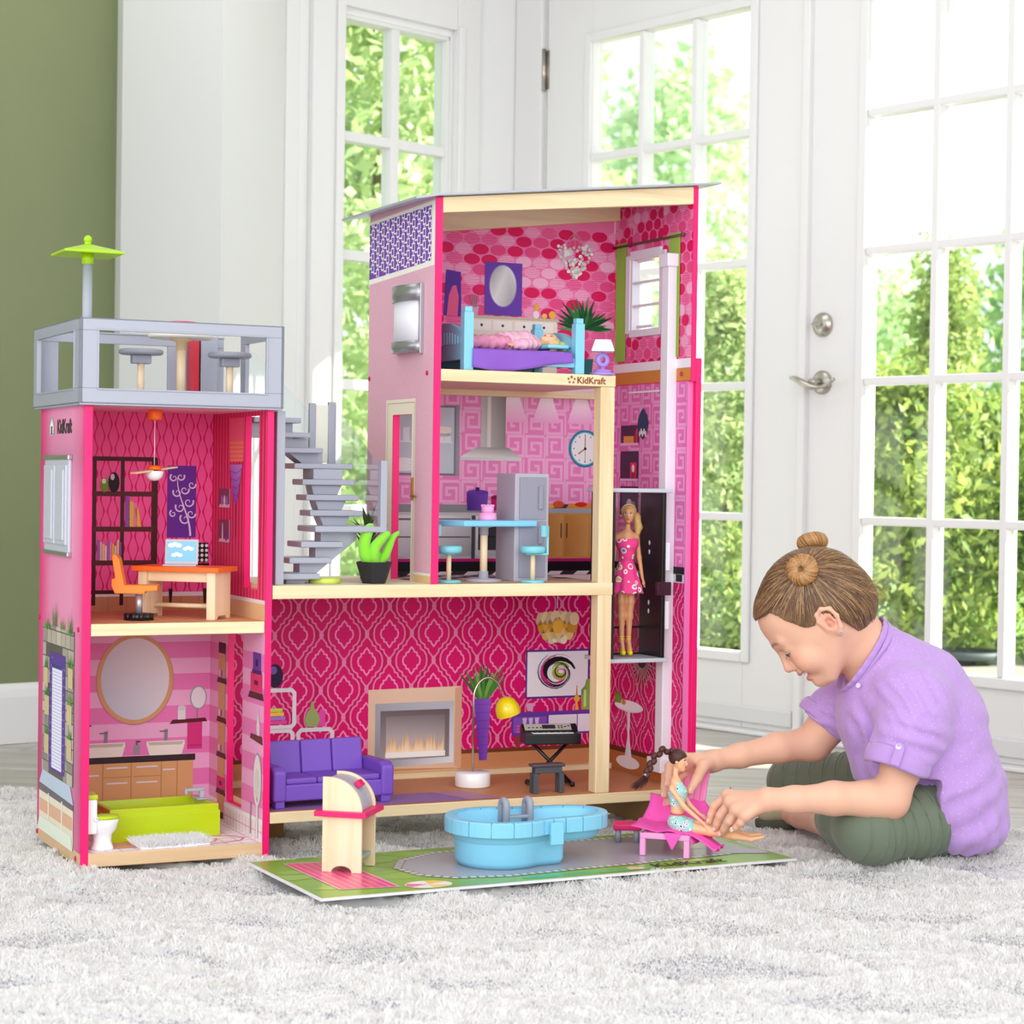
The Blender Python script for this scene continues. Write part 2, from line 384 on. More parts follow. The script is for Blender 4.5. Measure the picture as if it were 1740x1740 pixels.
def foliage(cx, cy, z0, z1, r, n, size, c0, c1, shape='cone', seed=1):
    g = np.random.default_rng(seed)
    k = max(8, n//60); u = g.random(k)**.8; zc = z0+(z1-z0)*u
    if shape == 'cone': rr = r*(1-.9*u)**.7
    elif shape == 'ball': rr = r*np.sqrt(np.clip(1-(2*u-1)**2, .05, 1))
    else: rr = r*np.ones(k)
    a = g.random(k)*2*PI; q = np.sqrt(g.random(k))*rr; cc = np.stack([cx+q*np.cos(a), cy+q*np.sin(a), zc], 1)
    i = g.integers(0, k, n); cl = size*5
    P = cc[i]+g.normal(0, cl*.5, (n, 3))
    d1 = g.normal(size=(n, 3)); d1 /= np.linalg.norm(d1, axis=1, keepdims=True); d2 = np.cross(d1, g.normal(size=(n, 3))); d2 /= np.linalg.norm(d2, axis=1, keepdims=True)
    s = size*(.6+.8*g.random((n, 1)))
    V = np.stack([P-d1*s, P+d2*s*.45, P+d1*s, P-d2*s*.45], 1).reshape(-1, 3)
    t = np.clip(g.random((n, 1))*.7+.3*g.random(k)[i][:, None], 0, 1); C = np.array(srgb(c0))*(1-t)+np.array(srgb(c1))*t
    return V, np.arange(4*n).reshape(n, 4), np.repeat(C, 4, 0)
def tree(name, label, cat, px, Y, z0, z1, r, n, size, c0, c1, shape, seed, trunk=.03, group=None):
    x = (px-870)/3518.3*Y
    t = thing(name, label, cat, (x, Y, -.35), 0, group, I4)
    V, F_, C_ = foliage(0, 0, z0+.35, z1+.35, r, n, size, c0, c1, shape, seed)
    o = mesh_np('foliage', V, F_, M_leaf, t, C_, False); o['kind'] = 'stuff'
    b = MB(); b.tube([(0, 0, 0), (.02, 0, (z1-z0)*.3), (-.02, .01, (z1+.3)*.8)], [trunk, trunk*.8, trunk*.3]); b.build('trunk', M_bark, t)
    return t
tree('conical_shrub', 'loose pointed shrub standing in the middle of the right glass door', 'shrub', 1600, 10.6, .2, 1.85, .25, 6500, .026, '#6f9140', '#dfe596', 'cone', 3)
tree('leafy_shrub', 'dense low shrub behind the door handle side of the right door', 'shrub', 1530, 8.4, -.2, 1.08, .40, 9000, .026, '#4f7434', '#c9d86e', 'ball', 4)
tree('leafy_shrub', 'dense low shrub behind the second pane column of the right door', 'shrub', 1690, 9.0, -.2, 1.02, .42, 9000, .026, '#486f36', '#bfd268', 'ball', 5)
tree('leafy_shrub', 'dark green shrub at the right edge of the photo behind the door', 'shrub', 1830, 8.3, -.2, .82, .30, 5000, .028, '#3f6a3a', '#a6c266', 'ball', 6)
tree('leafy_shrub', 'tall soft green shrub seen through the left glass door', 'shrub', 1232, 9.4, -.2, 1.62, .36, 7500, .026, '#7a9c56', '#e3ebae', 'cone', 7)
tree('leafy_shrub', 'low rounded shrub at the foot of the left glass door', 'shrub', 1250, 8.0, -.25, .45, .30, 4000, .024, '#5d8248', '#c2d078', 'ball', 17)
tree('garden_tree', 'broad leafy tree filling the window behind the stairs', 'tree', 640, 11.5, -.3, 3.6, 1.5, 30000, .05, '#9dbb6a', '#f0f6cc', 'ball', 8, .09)
tree('garden_tree', 'leafy tree filling the right half of the back window', 'tree', 860, 15.5, -.3, 3.4, 1.1, 16000, .05, '#a5c270', '#f2f8d2', 'ball', 9, .09)
tree('garden_tree', 'pale drooping tree far beyond the left glass door', 'tree', 1140, 24, .5, 5.4, 1.2, 4200, .10, '#a8c795', '#e6f2c8', 'ball', 10, .09)  # this and the next two: distance haze put into pale leaf colours
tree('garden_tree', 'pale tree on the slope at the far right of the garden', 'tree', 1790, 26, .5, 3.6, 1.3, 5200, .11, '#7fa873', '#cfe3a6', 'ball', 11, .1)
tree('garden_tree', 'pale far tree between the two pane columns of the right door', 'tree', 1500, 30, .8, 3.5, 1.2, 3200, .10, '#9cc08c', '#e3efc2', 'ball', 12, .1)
b = MB(); b.lathe([(.10, 0), (.04, .2), (.15, .2), (.15, .23), (.135, .23), (.13, .2)], (0, 0, 0), 24)
pot = b.build('planter', mat('planter_plastic', '#3f4a4a', .6), None, 0, 2, Matrix.Translation((1.78, 8.1, -.20))); tag(pot, 'dark round planter on the ground outside the right door', 'planter')

# ============================================================ RUG
def rug_height(x, y):
    # pile height 0..1: a diamond lattice of high shaggy ridges over a low woven ground with short rows
    wob = .022*vnoise(x*6, y*6, 0, 3)+.010*vnoise(x*19, y*19, 0, 4)
    a = (x*.50+y*.87+wob)/.250; b_ = (x*-.50+y*.87+wob)/.250
    da = np.abs(a-np.round(a))*.250; db = np.abs(b_-np.round(b_))*.250
    r = np.exp(-(np.minimum(da, db)/.024)**4)
    c = (y+wob*.9)/.062; dc = np.abs(c-np.round(c))*.062
    r2 = np.exp(-(dc/.011)**4)*np.clip(.2+1.3*vnoise(x*3.5, np.round(c)*3.7, 0, 8), 0, 1)
    return np.clip(np.maximum(r, r2*.8)*(.85+.25*vnoise(x*30, y*30, 0, 5)), 0, 1)
RA = math.radians(-9.5)
RM = Matrix.Translation((0, 4.22, 0)) @ Matrix.Rotation(RA, 4, 'Z')   # rug frame: y=0 is its far edge
M_rug = leaf_mat('rug_wool', None, .42)
def rug_z(x, y, h):
    return -.013+.0135*h+(.0012+.0030*h)*vnoise(x*95, y*95, 0, 71)+(.0006+.0014*h)*vnoise(x*230, y*230, 0, 72)
def build_rug():
    xs = np.concatenate([np.linspace(-1.75, -1.28, 12)[:-1], np.linspace(-1.28, 1.32, 640), np.linspace(1.32, 1.9, 12)[1:]]); ys = np.concatenate([np.linspace(-2.6, -1.95, 12)[:-1], np.linspace(-1.95, 0, 460)])
    nx, ny = len(xs), len(ys); X, Y = np.meshgrid(xs, ys); h = rug_height(X, Y)
    Z = rug_z(X, Y, h); Z[:, 0] = Z[:, -1] = -.021; Z[0, :] = Z[-1, :] = -.021
    C = np.ones((ny, nx, 3))*np.array(srgb('#f4f2f1'))
    idx = np.arange(nx*ny).reshape(ny, nx); Q = np.stack([idx[:-1, :-1].ravel(), idx[:-1, 1:].ravel(), idx[1:, 1:].ravel(), idx[1:, :-1].ravel()], 1)
    rug = mesh_np('rug', np.stack([X.ravel(), Y.ravel(), Z.ravel()], 1), Q, M_rug, None, C.reshape(-1, 3), True, RM)
    tag(rug, 'white shaggy rug with a carved diamond pattern on the wood floor', 'rug')
    n = 1650000
    y = -2.0+2.0*RNG.random(n); x = -1.75+3.65*RNG.random(n)
    ca, sa = math.cos(RA), math.sin(RA); wx_ = x*ca-y*sa; wy_ = 4.22+x*sa+y*ca
    keep = (np.abs(wx_/wy_) < .33) & (wy_ > 2.35)
    def inrect(ox, oy, ax, L1, L2, m=0):
        c, q = math.cos(ax), math.sin(ax); a = (wx_-ox)*c+(wy_-oy)*q; b = -(wx_-ox)*q+(wy_-oy)*c; return (a > -m) & (a < L1+m) & (b > -m) & (b < L2+m)
    keep &= ~inrect(-.292, 3.244, math.atan2(.412, .806), .905, .340, -.014) & ~inrect(-.7278, 3.52, TH, .337, .335, -.008) & ~(np.hypot(wx_-.646, (wy_-3.690)) < .022)
    x = x[keep]; y = y[keep]; n = len(x)
    h = rug_height(x, y); cl = 120.
    lx = vnoise(x*cl, y*cl, 0, 21); ly = vnoise(x*cl, y*cl, 7, 22)
    L = (.0028+.0052*h)*(.7+.6*RNG.random(n)); az = RNG.random(n)*PI
    base = np.stack([x, y, rug_z(x, y, h)-.0006], 1)
    lean = np.stack([lx, ly], 1)*(.5+.5*h[:, None]) + RNG.normal(0, .38, (n, 2))
    w = .0006+.0006*RNG.random(n); wd = np.stack([np.cos(az)*w, np.sin(az)*w, np.zeros(n)], 1)
    tip = base+np.concatenate([lean*L[:, None], L[:, None]], 1)
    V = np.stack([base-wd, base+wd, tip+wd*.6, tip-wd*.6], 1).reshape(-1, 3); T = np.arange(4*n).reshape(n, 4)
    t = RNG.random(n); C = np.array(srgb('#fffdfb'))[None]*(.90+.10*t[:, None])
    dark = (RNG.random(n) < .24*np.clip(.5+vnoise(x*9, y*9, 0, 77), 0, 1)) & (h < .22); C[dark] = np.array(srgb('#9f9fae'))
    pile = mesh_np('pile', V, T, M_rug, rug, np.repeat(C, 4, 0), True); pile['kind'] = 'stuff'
build_rug()
# ============================================================ DOLLHOUSE
M_print = mat('printed_paper', '#ffffff', .5, vcol=True, spec=.22)
M_pink = mat('hot_pink_edge', '#f4006c', .4)
M_pine = wood_mat('pine', '#f6dfb6', .86, .5, 'x', 1.0)
M_pinez = wood_mat('pine_upright', '#f3dab0', .86, .5, 'z', 1.0)
M_pinebase = wood_mat('base_wood', '#e6c49c', .86, .5, 'x', 1.0)
M_inner = mat('panel_core', '#f3dce6', .5)
M_silver = mat('silver_plastic', '#a9abb8', .38, .15, bump=.04, bscale=300)
M_silver_l = mat('light_silver_plastic', '#c6c8d2', .38, .1)
M_vinyl = mat('white_plastic', '#efeaf2', .35)
M_black = mat('black_plastic', '#141216', .3)
M_clear = glass_mat('clear_acrylic', (.94, .97, .97), .10)
dh = thing('dollhouse', 'tall pink wooden dollhouse with tower, roof terrace, stairs and elevator standing on the rug', 'dollhouse')
EPS = .00022
class Art(MB):
    """flat print laid on a panel: plane 'v' (u,z), 'u' (v,z) or 'z' (u,v)"""
    def __init__(s, plane, off, sgn=-1):
        super().__init__(); s.pl = plane; s.off = off; s.sg = sgn; s.L = 1
    def P(s, p):
        o = s.off + s.sg*EPS*s.L
        return {'v': (p[0], o, p[1]), 'u': (o, p[0], p[1]), 'z': (p[0], p[1], o)}[s.pl]
    def poly(s, pts, c, L=None):
        if L is not None: s.L = L
        cc = [srgb(q) for q in c] if isinstance(c, list) else srgb(c)
        s.cur = cc
        n = len(pts); a = sum(pts[i][0]*pts[(i+1) % n][1]-pts[(i+1) % n][0]*pts[i][1] for i in range(n))
        idx = tuple(range(n)); want = (s.sg < 0) if s.pl == 'v' else ((s.sg > 0))
        if (a > 0) != want:
            idx = idx[::-1]
            if isinstance(cc, list): s.cur = cc[::-1]
        return s.add([s.P(p) for p in pts], [idx], False)
    def rect(s, x0, y0, x1, y1, c, L=None): return s.poly([(x0, y0), (x1, y0), (x1, y1), (x0, y1)], c, L)
    def ell(s, cx, cy, rx, ry, c, L=None, n=28, a0=0): return s.poly([(cx+rx*math.cos(2*PI*i/n+a0), cy+ry*math.sin(2*PI*i/n+a0)) for i in range(n)], c, L)
    def stroke(s, pts, w, c, L=None, closed=False, taper=None):
        if L is not None: s.L = L
        P = [Vector(p) for p in pts]; n = len(P); l = []; r = []
        for i in range(n):
            a = P[i]-P[(i-1) % n] if (closed or i) else P[1]-P[0]
            b = P[(i+1) % n]-P[i] if (closed or i < n-1) else P[-1]-P[-2]
            a = a.normalized(); b = b.normalized(); t = a+b
            if t.length < 1e-6: t = a
            t.normalize(); nrm = Vector((-t.y, t.x)); k = 1/max(.5, nrm.dot(Vector((-a.y, a.x))))
            ww = w*.5*k*(taper(i/(n-1)) if taper else 1)
            l.append(tuple(P[i]+nrm*ww)); r.append(tuple(P[i]-nrm*ww))
        for i in range(n if closed else n-1):
            j = (i+1) % n; s.poly([l[i], r[i], r[j], l[j]], c)
        return s
    def done(s, name, parent, m=None): return s.build(name, m or M_print, parent)
def clip(pts, x0, x1, y0, y1):
    """clip polygon to box (Sutherland-Hodgman)"""
    for ax, lim, sg in ((0, x0, 1), (0, x1, -1), (1, y0, 1), (1, y1, -1)):
        out = []
        for i in range(len(pts)):
            a, b = pts[i-1], pts[i]; ia = (a[ax]-lim)*sg >= 0; ib = (b[ax]-lim)*sg >= 0
            if ia != ib:
                t = (lim-a[ax])/(b[ax]-a[ax]); out.append((a[0]+(b[0]-a[0])*t, a[1]+(b[1]-a[1])*t))
            if ib: out.append(b)
        pts = out
        if len(pts) < 3: return None
    return pts
class ClipArt(Art):
    box_ = None
    def poly(s, pts, c, L=None):
        if s.box_ and not isinstance(c, list):
            pts = clip(list(pts), *s.box_)
            if not pts: return s
        return super().poly(pts, c, L)
def panel(name, a, b, m, bevel=.0012, holes=None):
    mb = MB(); mb.box(a, b); return mb.build(name, m, dh, bevel)
def panel_u(name, u0, u1, v0, v1, z0, z1, holes, m):
    """upright panel normal to u with rectangular holes (va,vb,za,zb)"""
    mb = MB(); zs = sorted({z0, z1, *[h[2] for h in holes], *[h[3] for h in holes]})
    for za, zb in zip(zs[:-1], zs[1:]):
        hs = sorted([(h[0], h[1]) for h in holes if h[2] <= za+1e-6 and h[3] >= zb-1e-6]); x = v0
        for a, b in hs: mb.box((u0, x, za), (u1, a, zb)); x = b
        mb.box((u0, x, za), (u1, v1, zb))
    return mb.build(name, m, dh)
# --- patterns
def pat_trellis(A, x0, x1, y0, y1, x_ref, y_ref, holes=()):
    A.rect(x0, y0, x1, y1, '#cc0058', 1) if not holes else None
    A.box_ = (x0, x1, y0, y1); P = .0955; Q = .0543; k = P/2/145; kq = Q/162
    Mq = [(101,0),(97,-30),(82,-56),(60,-68),(56,-88),(36,-96),(32,-114),(14,-134),(0,-160)]
    Sq = [(57,0),(51,-22),(37,-30),(35,-47),(19,-51),(14,-64),(0,-80)]
    def closed(q): 
        a = [(x, y) for x, y in q]; b = [(-x, y) for x, y in q[::-1]][1:]; c = [(-x, -y) for x, y in q][1:]; d = [(x, -y) for x, y in q[::-1]][1:-1]
        return a+b+c+d
    j0 = int((y0-y_ref)/Q)-2; j1 = int((y1-y_ref)/Q)+2
    for j in range(j0, j1+1):
        cy = y_ref+j*Q
        for i in range(int((x0-x_ref)/P)-2, int((x1-x_ref)/P)+3):
            cx = x_ref+i*P+(P/2 if j % 2 else 0)
            if cx < x0-P or cx > x1+P: continue
            T = lambda q: [(cx+a*k, cy+b*kq) for a, b in q]
            A.poly(T(closed(Mq)), '#dc006a', 2)
            A.stroke(T(closed(Mq)), .0034, '#f07fb2', 3, True); A.stroke(T(closed(Sq)), .0034, '#f58fbe', 3, True)
            A.ell(cx, cy+Q, .0046, .0088, '#f083b5', 4, 12)
    A.box_ = None
def pat_key(A, x0, x1, y0, y1, c0='#ee86c4', c1='#f8b4dc'):
    A.rect(x0, y0, x1, y1, c0, 1); A.box_ = (x0, x1, y0, y1); c = .047; g = c/7
    sp = [(0,0),(6,0),(6,6),(1,6),(1,2),(4.2,2),(4.2,4),(2.8,4)]; sp2 = [(0,0),(0,6),(5.2,6),(5.2,1.4),(1.6,1.4),(1.6,4.3),(3.6,4.3)]
    i = 0; x = x0
    while x < x1+c:
        j = 0; y = y1-c+.01
        while y > y0-c:
            q = sp if (i+j) % 2 == 0 else [(6-a, 6-b) for a, b in sp]
            if (i*2+j) % 3 == 0: q = sp2
            A.stroke([(x+a*g, y+b*g) for a, b in q], g*.85, c1, 2)
            A.rect(x-g*1.1, y-g*.5, x-g*.55, y+g*6, c1, 3)
            y -= c; j += 1
        x += c; i += 1
    A.box_ = None
def pat_dots(A, x0, x1, y0, y1, seed, w=.0385, h=.0262, rx=.0178, ry=.0108):
    A.rect(x0, y0, x1, y1, '#f580b4', 1); A.box_ = (x0, x1, y0, y1); g = random.Random(seed); j = 0; y = y1-.01
    while y > y0-h:
        x = x0-.01+(w/2 if j % 2 else 0)
        while x < x1+w:
            t = g.random()
            if t < .34: A.ell(x, y, rx, ry, '#e2175e', 2)
            elif t < .48: A.ell(x, y, rx, ry, '#ec4d88', 2)
            elif t < .60: A.ell(x, y, rx, ry, '#fbb6d4', 2)
            else:
                cc = '#ee3f82' if t < .85 else '#fbc0da'
                for k in range(6):
                    yy = y-ry+ry*2*(k+.5)/6; hw = rx*math.sqrt(max(0, 1-((yy-y)/ry)**2)); A.stroke([(x-hw, yy), (x+hw, yy+g.uniform(-.0006, .0006))], .0017, cc, 2)
            x += w
        y -= h*.78; j += 1
    A.box_ = None
def pat_ogee(A, x0, x1, y0, y1):
    A.rect(x0, y0, x1, y1, '#d8045c', 1); A.box_ = (x0, x1, y0, y1); P = .0183; Q = .0465
    i = 0; x = x0
    while x < x1+P:
        y = y1+Q-(Q/2 if i % 2 else 0)
        while y > y0-Q:
            pts = []
            for k in range(17):
                t = k/16; pts.append((x+.0066*math.sin(PI*t)**1.4*(1 if k not in (0, 16) else 0)+.0016, y-Q*t))
            A.poly(pts+[(2*x-a, b) for a, b in pts[::-1]], '#f65aa0', 2); y -= Q
        x += P*.72; i += 1
    A.box_ = None

# --- tower shell
TZ = .79; W = .337; TB = .325
base = panel('tower_base', (.002, .001, 0), (W, .335, .024), M_pinebase, .0015)
sl = panel('side_panel', (0, 0, .0), (.014, .335, TZ), M_pink)
sr = panel_u('side_panel', W-.012, W, 0, .335, .0, TZ, [(.123, .213, .067, .382), (.045, .125, .47, .782)], M_pink)
bk = panel('back_panel', (.014, TB, .0), (W-.012, .335, TZ), M_inner)
slab = panel('floor_board', (.0145, .0005, .396), (W-.0125, TB, .417), M_pine)
tf = panel('floor_board', (-.012, -.012, .79), (W+.012, .347, .8), M_silver)
ceil_ = Art('z', .79, -1); ceil_.rect(.014, .0, W-.012, TB, '#f4b9d0', 1); ceil_.done('ceiling_print', tf)
# wallpapers of the tower
A = ClipArt('v', TB); pat_ogee(A, .014, .325, .417, .79); 
A.rect(.014, .417, .325, .446, '#c98d68', 3); A.rect(.014, .444, .325, .452, '#f1e6ee', 4)
for k in range(9): A.rect(.02+k*.035, .417, .021+k*.035, .444, '#a96c4a', 5)
A.done('wallpaper', bk)
A = ClipArt('v', TB); A.rect(.014, .024, .325, .396, '#f6b4dc', 1)
for k in range(6): A.rect(.014, .357-.0605*k-.031, .325, .357-.0605*k, '#ee7fbf', 2)
A.rect(.014, .024, .325, .056, '#f4e4ea', 3); A.done('wallpaper', bk)
A = Art('u', W-.012)
def hole_rects(A, v0, v1, z0, z1, holes, colf, L=1):
    zs = sorted({z0, z1, *[min(max(h[2], z0), z1) for h in holes], *[min(max(h[3], z0), z1) for h in holes]})
    for za, zb in zip(zs[:-1], zs[1:]):
        x = v0
        for h in sorted(holes):
            if h[2] <= za+1e-6 and h[3] >= zb-1e-6: colf(x, za, h[0], zb); x = h[1]
        colf(x, za, v1, zb)
hole_rects(A, 0, TB, .417, .79, [(.045, .125, .47, .782)], lambda a, b, c, d: A.rect(a, b, c, d, '#df0d66', 1))
for k in range(54):
    x = .003+k*.006
    for a, b in ([(.452, .47), (.782, .79)] if .043 < x < .127 else [(.452, .79)]): A.rect(x, a, x+.0022, b, '#f0447f' if k % 3 else '#f9a08c', 2)
for k in range(10):
    t = k/10; A.poly([(.135-.004*t, .70+.008*k), (.215+.004*t, .70+.008*k), (.215+.004*t, .708+.008*k), (.135-.004*t, .708+.008*k)], ['#fca26f', '#fca26f', '#f25f80', '#f25f80'] if k < 5 else ['#f4698a']*4, 3)
A.rect(0, .417, TB, .448, '#e8c394', 3); A.rect(0, .446, TB, .453, '#f3e9ef', 4)
A.done('wallpaper', sr)
A = Art('u', W-.012)                       # printed cone sconce
A.poly([(.213, .694), (.139, .694), (.165, .632), (.172, .622), (.18, .622), (.187, .632)], ['#b67ede', '#c79ae8', '#9a5fd0', '#8a4fc0', '#8a4fc0', '#9a5fd0'], 5)
for k in range(4): A.stroke([(.21-.005*k, .682-.014*k), (.17, .678-.014*k), (.143+.005*k, .686-.014*k)], .0015, '#8445bb', 6)
A.rect(.173, .56, .178, .622, '#a8305c', 5); A.done('printed_sconce', sr)
for (za, zb, kind) in ((.614, .649, 0), (.549, .591, 1)):
    A = Art('u', W-.012); A.rect(.207, za, .279, zb, '#8d4a6c', 5); A.poly([(.207, za), (.279, za), (.272, za+.006), (.214, za+.006)], '#f0cfe0', 6); A.rect(.207, za, .214, zb, '#e39cc0', 6)
    if kind == 0:
        for x in (.228, .243, .258): A.ell(x, za+.013, .006, .0095, '#b07cd0' if x != .243 else '#efe6f4', 7)
    else:
        A.poly([(.258, za+.003), (.248, za+.003), (.250, za+.03), (.252, za+.036), (.255, za+.036)], '#ece4f0', 7); A.poly([(.236, za+.003), (.224, za+.003), (.226, za+.014), (.229, za+.022), (.232, za+.014)], '#8c45c8', 7)
    A.done('printed_niche', sr)
holes = [(.123, .213, .067, .382)]
A = Art('u', W-.012); hole_rects(A, 0, TB, .024, .396, holes, lambda a, b, c, d: A.rect(a, b, c, d, '#f6b4dc', 1))
for k in range(6):
    zt = .357-.0605*k; hole_rects(A, 0, TB, zt-.031, zt, holes, lambda a, b, c, d: A.rect(a, b, c, d, '#ee86c2', 2))
A.rect(0, .024, TB, .058, '#f7eef2', 3); A.rect(0, .056, TB, .064, '#fbf6f8', 4)
for k in range(18): A.rect(.004+k*.018, .024, .0052+k*.018, .056, '#ee8fae', 4)
A.rect(0, .040, TB, .0412, '#ee8fae', 5); A.done('wallpaper', sr)
A = Art('u', W-.012); A.rect(.226, .03, .268, .36, '#d9a273', 5); A.rect(.226, .34, .268, .36, '#53223a', 6)
for z in (.29, .216, .150, .081): A.poly([(.217, z-.006), (.277, z-.006), (.272, z+.004), (.222, z+.004)], '#5e2a2a', 6)
A.rect(.222, .085, .272, .108, '#e2347e', 6); A.rect(.24, .092, .256, .1, '#5d2144', 7); A.rect(.23, .03, .265, .042, '#3a1d1d', 6)
for z in (.296, .222, .156): 
    for q in range(3): A.ell(.235+.012*q, z+.006, .004, .007, ['#e79bc9', '#8f5fae', '#f2e6ee'][q], 7, 10)
A.done('printed_shelf_tower', sr)
A = Art('u', W-.012); A.rect(.018, .325, .062, .358, '#6b3fa8', 5); A.rect(.034, .334, .046, .346, '#2d1a4a', 6); A.rect(.014, .32, .066, .327, '#4b2b6d', 6)
A.rect(.01, .288, .075, .322, '#e63a72', 5); A.rect(.032, .3, .054, .308, '#6d1a44', 6); A.poly([(.0, .275), (.088, .275), (.078, .287), (.006, .287)], '#5a2730', 6)
A.poly([(-.0+.002, .196), (.075, .202), (.07, .211), (.008, .211)], '#6b3a3a', 5); A.poly([(.035, .211), (.02, .211), (.018, .228), (.024, .24), (.028, .262), (.033, .24), (.038, .228)], '#e8e0e4', 6)
A.done('printed_boxes', sr)
A = Art('u', W-.012)
A.ell(.03, .13, .024, .05, '#b6adb0', 5); A.ell(.03, .13, .021, .046, '#f0ebea', 6); A.rect(.022, .028, .036, .095, '#cfc6c6', 5); A.rect(.025, .03, .033, .1, '#f1eded', 7); A.rect(.062, .03, .07, .088, '#a89ea2', 5)
A.ell(.0296, .122, .014, .03, '#e2dcda', 7); A.done('printed_brush', sr)
# bathroom prints on the back
A = Art('v', TB); A.ell(.179, .287, .0745, .0855, '#c07898', 4, 48); A.ell(.179, .288, .0735, .0845, '#dba374', 5, 48)
n = 40; A.poly([(.179+.0655*math.cos(2*PI*i/n), .2885+.077*math.sin(2*PI*i/n)) for i in range(n)], ['#%02x%02x%02x' % tuple(int(a+(b-a)*(.5+.5*math.sin(2*PI*i/n+.8))) for a, b in zip((204, 208, 222), (240, 228, 232))) for i in range(n)], 6)
A.done('printed_mirror', bk)
A = Art('v', TB); A.rect(.014, .03, .293, .132, '#dfa873', 4); A.rect(.014, .131, .297, .143, '#3a2a30', 5)
for x in (.062, .119, .173, .231, .262): A.rect(x-.0006, .034, x+.0006, .131, '#b07c4c', 6)
for x0, x1 in ((.121, .171), (.178, .229)):
    for z in (.121, .092): A.rect(x0+.005, z, x1-.005, z+.0028, '#e9e3e6', 7)
    A.rect(x0-.001, .104, x1+.001, .105, '#b07c4c', 6)
A.rect(.234, .114, .258, .1166, '#e9e3e6', 7); A.rect(.09, .108, .112, .111, '#e9e3e6', 7); A.done('printed_cabinets', bk)
for cx in (.124, .239):
    A = Art('v', TB); w = .037; A.poly([(cx-w, .163), (cx-w*.86, .145), (cx-w*.8, .143), (cx+w*.8, .143), (cx+w*.86, .145), (cx+w, .163), (cx+w, .17), (cx-w, .17)], '#f4ece2', 6)
    A.poly([(cx-w+.002, .168), (cx+w-.002, .168), (cx+w-.006, .162), (cx-w+.006, .162)], '#cdbfb4', 7); A.poly([(cx-.003, .17), (cx+.003, .17), (cx+.004, .192), (cx-.0025, .192)], '#8d8890', 7); A.rect(cx-.012, .187, cx+.003, .1895, '#77727a', 8)
    A.done('printed_sink', bk)
A = Art('v', TB); A.rect(.178, .147, .189, .164, '#9b98a0', 7); A.rect(.1815, .164, .1855, .17, '#77727a', 7); A.rect(.1815, .169, .19, .172, '#55505a', 8); A.done('printed_soap_bottle', bk)
A = Art('v', TB); A.poly([(.246, .201), (.32, .204), (.316, .211), (.252, .209)], '#5e2328', 5); A.rect(.281, .152, .31, .204, '#dc3a86', 4); A.rect(.281, .158, .31, .16, '#c02a72', 6)
A.rect(.262, .209, .277, .229, '#e8e4ea', 6); A.ell(.2695, .231, .008, .005, '#d9d5dc', 7); A.stroke([(.3, .21), (.3, .232)], .0022, '#8f8b94', 6)
A.ell(.302, .25, .0165, .0225, '#a9a6ae', 6, 24, .3); A.ell(.302, .25, .0142, .02, '#ece8ee', 7); A.poly([(.014, .2), (.098, .202), (.09, .209), (.014, .209)], '#5e2328', 5); A.done('printed_shelf', bk)
# study prints
A = Art('v', TB); BC = '#4a1a1e'
A.rect(.014, .449, .216, .456, BC, 6); A.rect(.014, .698, .216, .706, BC, 6)
for x in (.098, .151): A.rect(x-.004, .428, x+.003, .70, BC, 7)
A.rect(.206, .43, .218, .704, BC, 7)
for z in (.632, .566, .503): A.rect(.014, z, .212, z+.009, '#5a2226', 8)
A.ell(.134, .658, .0105, .019, '#1d1216', 8); A.ell(.116, .653, .0075, .0135, '#6f9a2c', 9); A.ell(.131, .668, .004, .006, '#c9c2c4', 10); A.ell(.115, .66, .004, .005, '#dfe6c9', 10)
for i, (x, h, c) in enumerate(((.16, .058, '#8f56b4'), (.168, .048, '#e8c23c'), (.175, .045, '#f07fae'), (.183, .035, '#ebc63e'))): A.poly([(x-.0035, .575), (x+.0035, .575), (x+.0035-(.006 if i == 3 else 0), .575+h), (x-.0035-(.006 if i == 3 else 0), .575+h)], c, 9)
for i, c in enumerate(('#9a6ac0', '#e8b0d4', '#f0d27a', '#f0d6e6', '#a06ac4', '#f08ab8', '#f0c23c', '#e6c9e2', '#f2d08a', '#8f56b4')): A.rect(.104+i*.0046, .512, .108+i*.0046, .512+.038-.0012*(i % 4)*3, c, 9)
A.rect(.018, .46, .09, .495, '#7d3fa0', 7); A.done('printed_bookcase', bk)
A = Art('v', TB); A.rect(.2365, .555, .2925, .691, '#6a2c9c', 5)
def swirl(A, cx, cy, r, a0, turns, w, c, L, d=1):
    pts = []
    for i in range(22):
        t = i/21; a = a0+d*turns*2*PI*t; rr = r*(1-.8*t); pts.append((cx+rr*math.cos(a), cy+rr*math.sin(a)))
    A.stroke(pts, w, c, L, taper=lambda t: 1.2-.8*t)
A.stroke([(.282+.0*t-.030*math.sin(t*2.1)*t, .558+.11*t) for t in [i/14 for i in range(15)]], .0035, '#e8d2f0', 6, taper=lambda t: 1.1-.7*t)
for (x, y, r, a, d) in ((.272, .59, .011, 2.4, 1), (.283, .6, .009, 0, -1), (.262, .612, .010, 2.6, 1), (.278, .622, .010, .4, -1), (.256, .64, .009, 2.6, 1), (.27, .645, .009, .3, -1), (.249, .668, .008, 2.2, 1), (.262, .67, .008, .5, -1), (.284, .655, .008, .2, -1), (.248, .60, .007, 2.0, 1)): swirl(A, x, y, r, a, 1.1, .0026, '#e8d2f0', 7, d)
A.done('printed_scroll_art', bk)
A = Art('v', TB)
A.rect(.2395, .508, .318, .545, '#1a1418', 5); A.rect(.2395, .497, .32, .506, '#1a1418', 5)
for i in range(9):
    for j in range(4): A.ell(.244+i*.0088, .512+j*.0092, .0032, .0034, '#f0edf0', 6, 8)
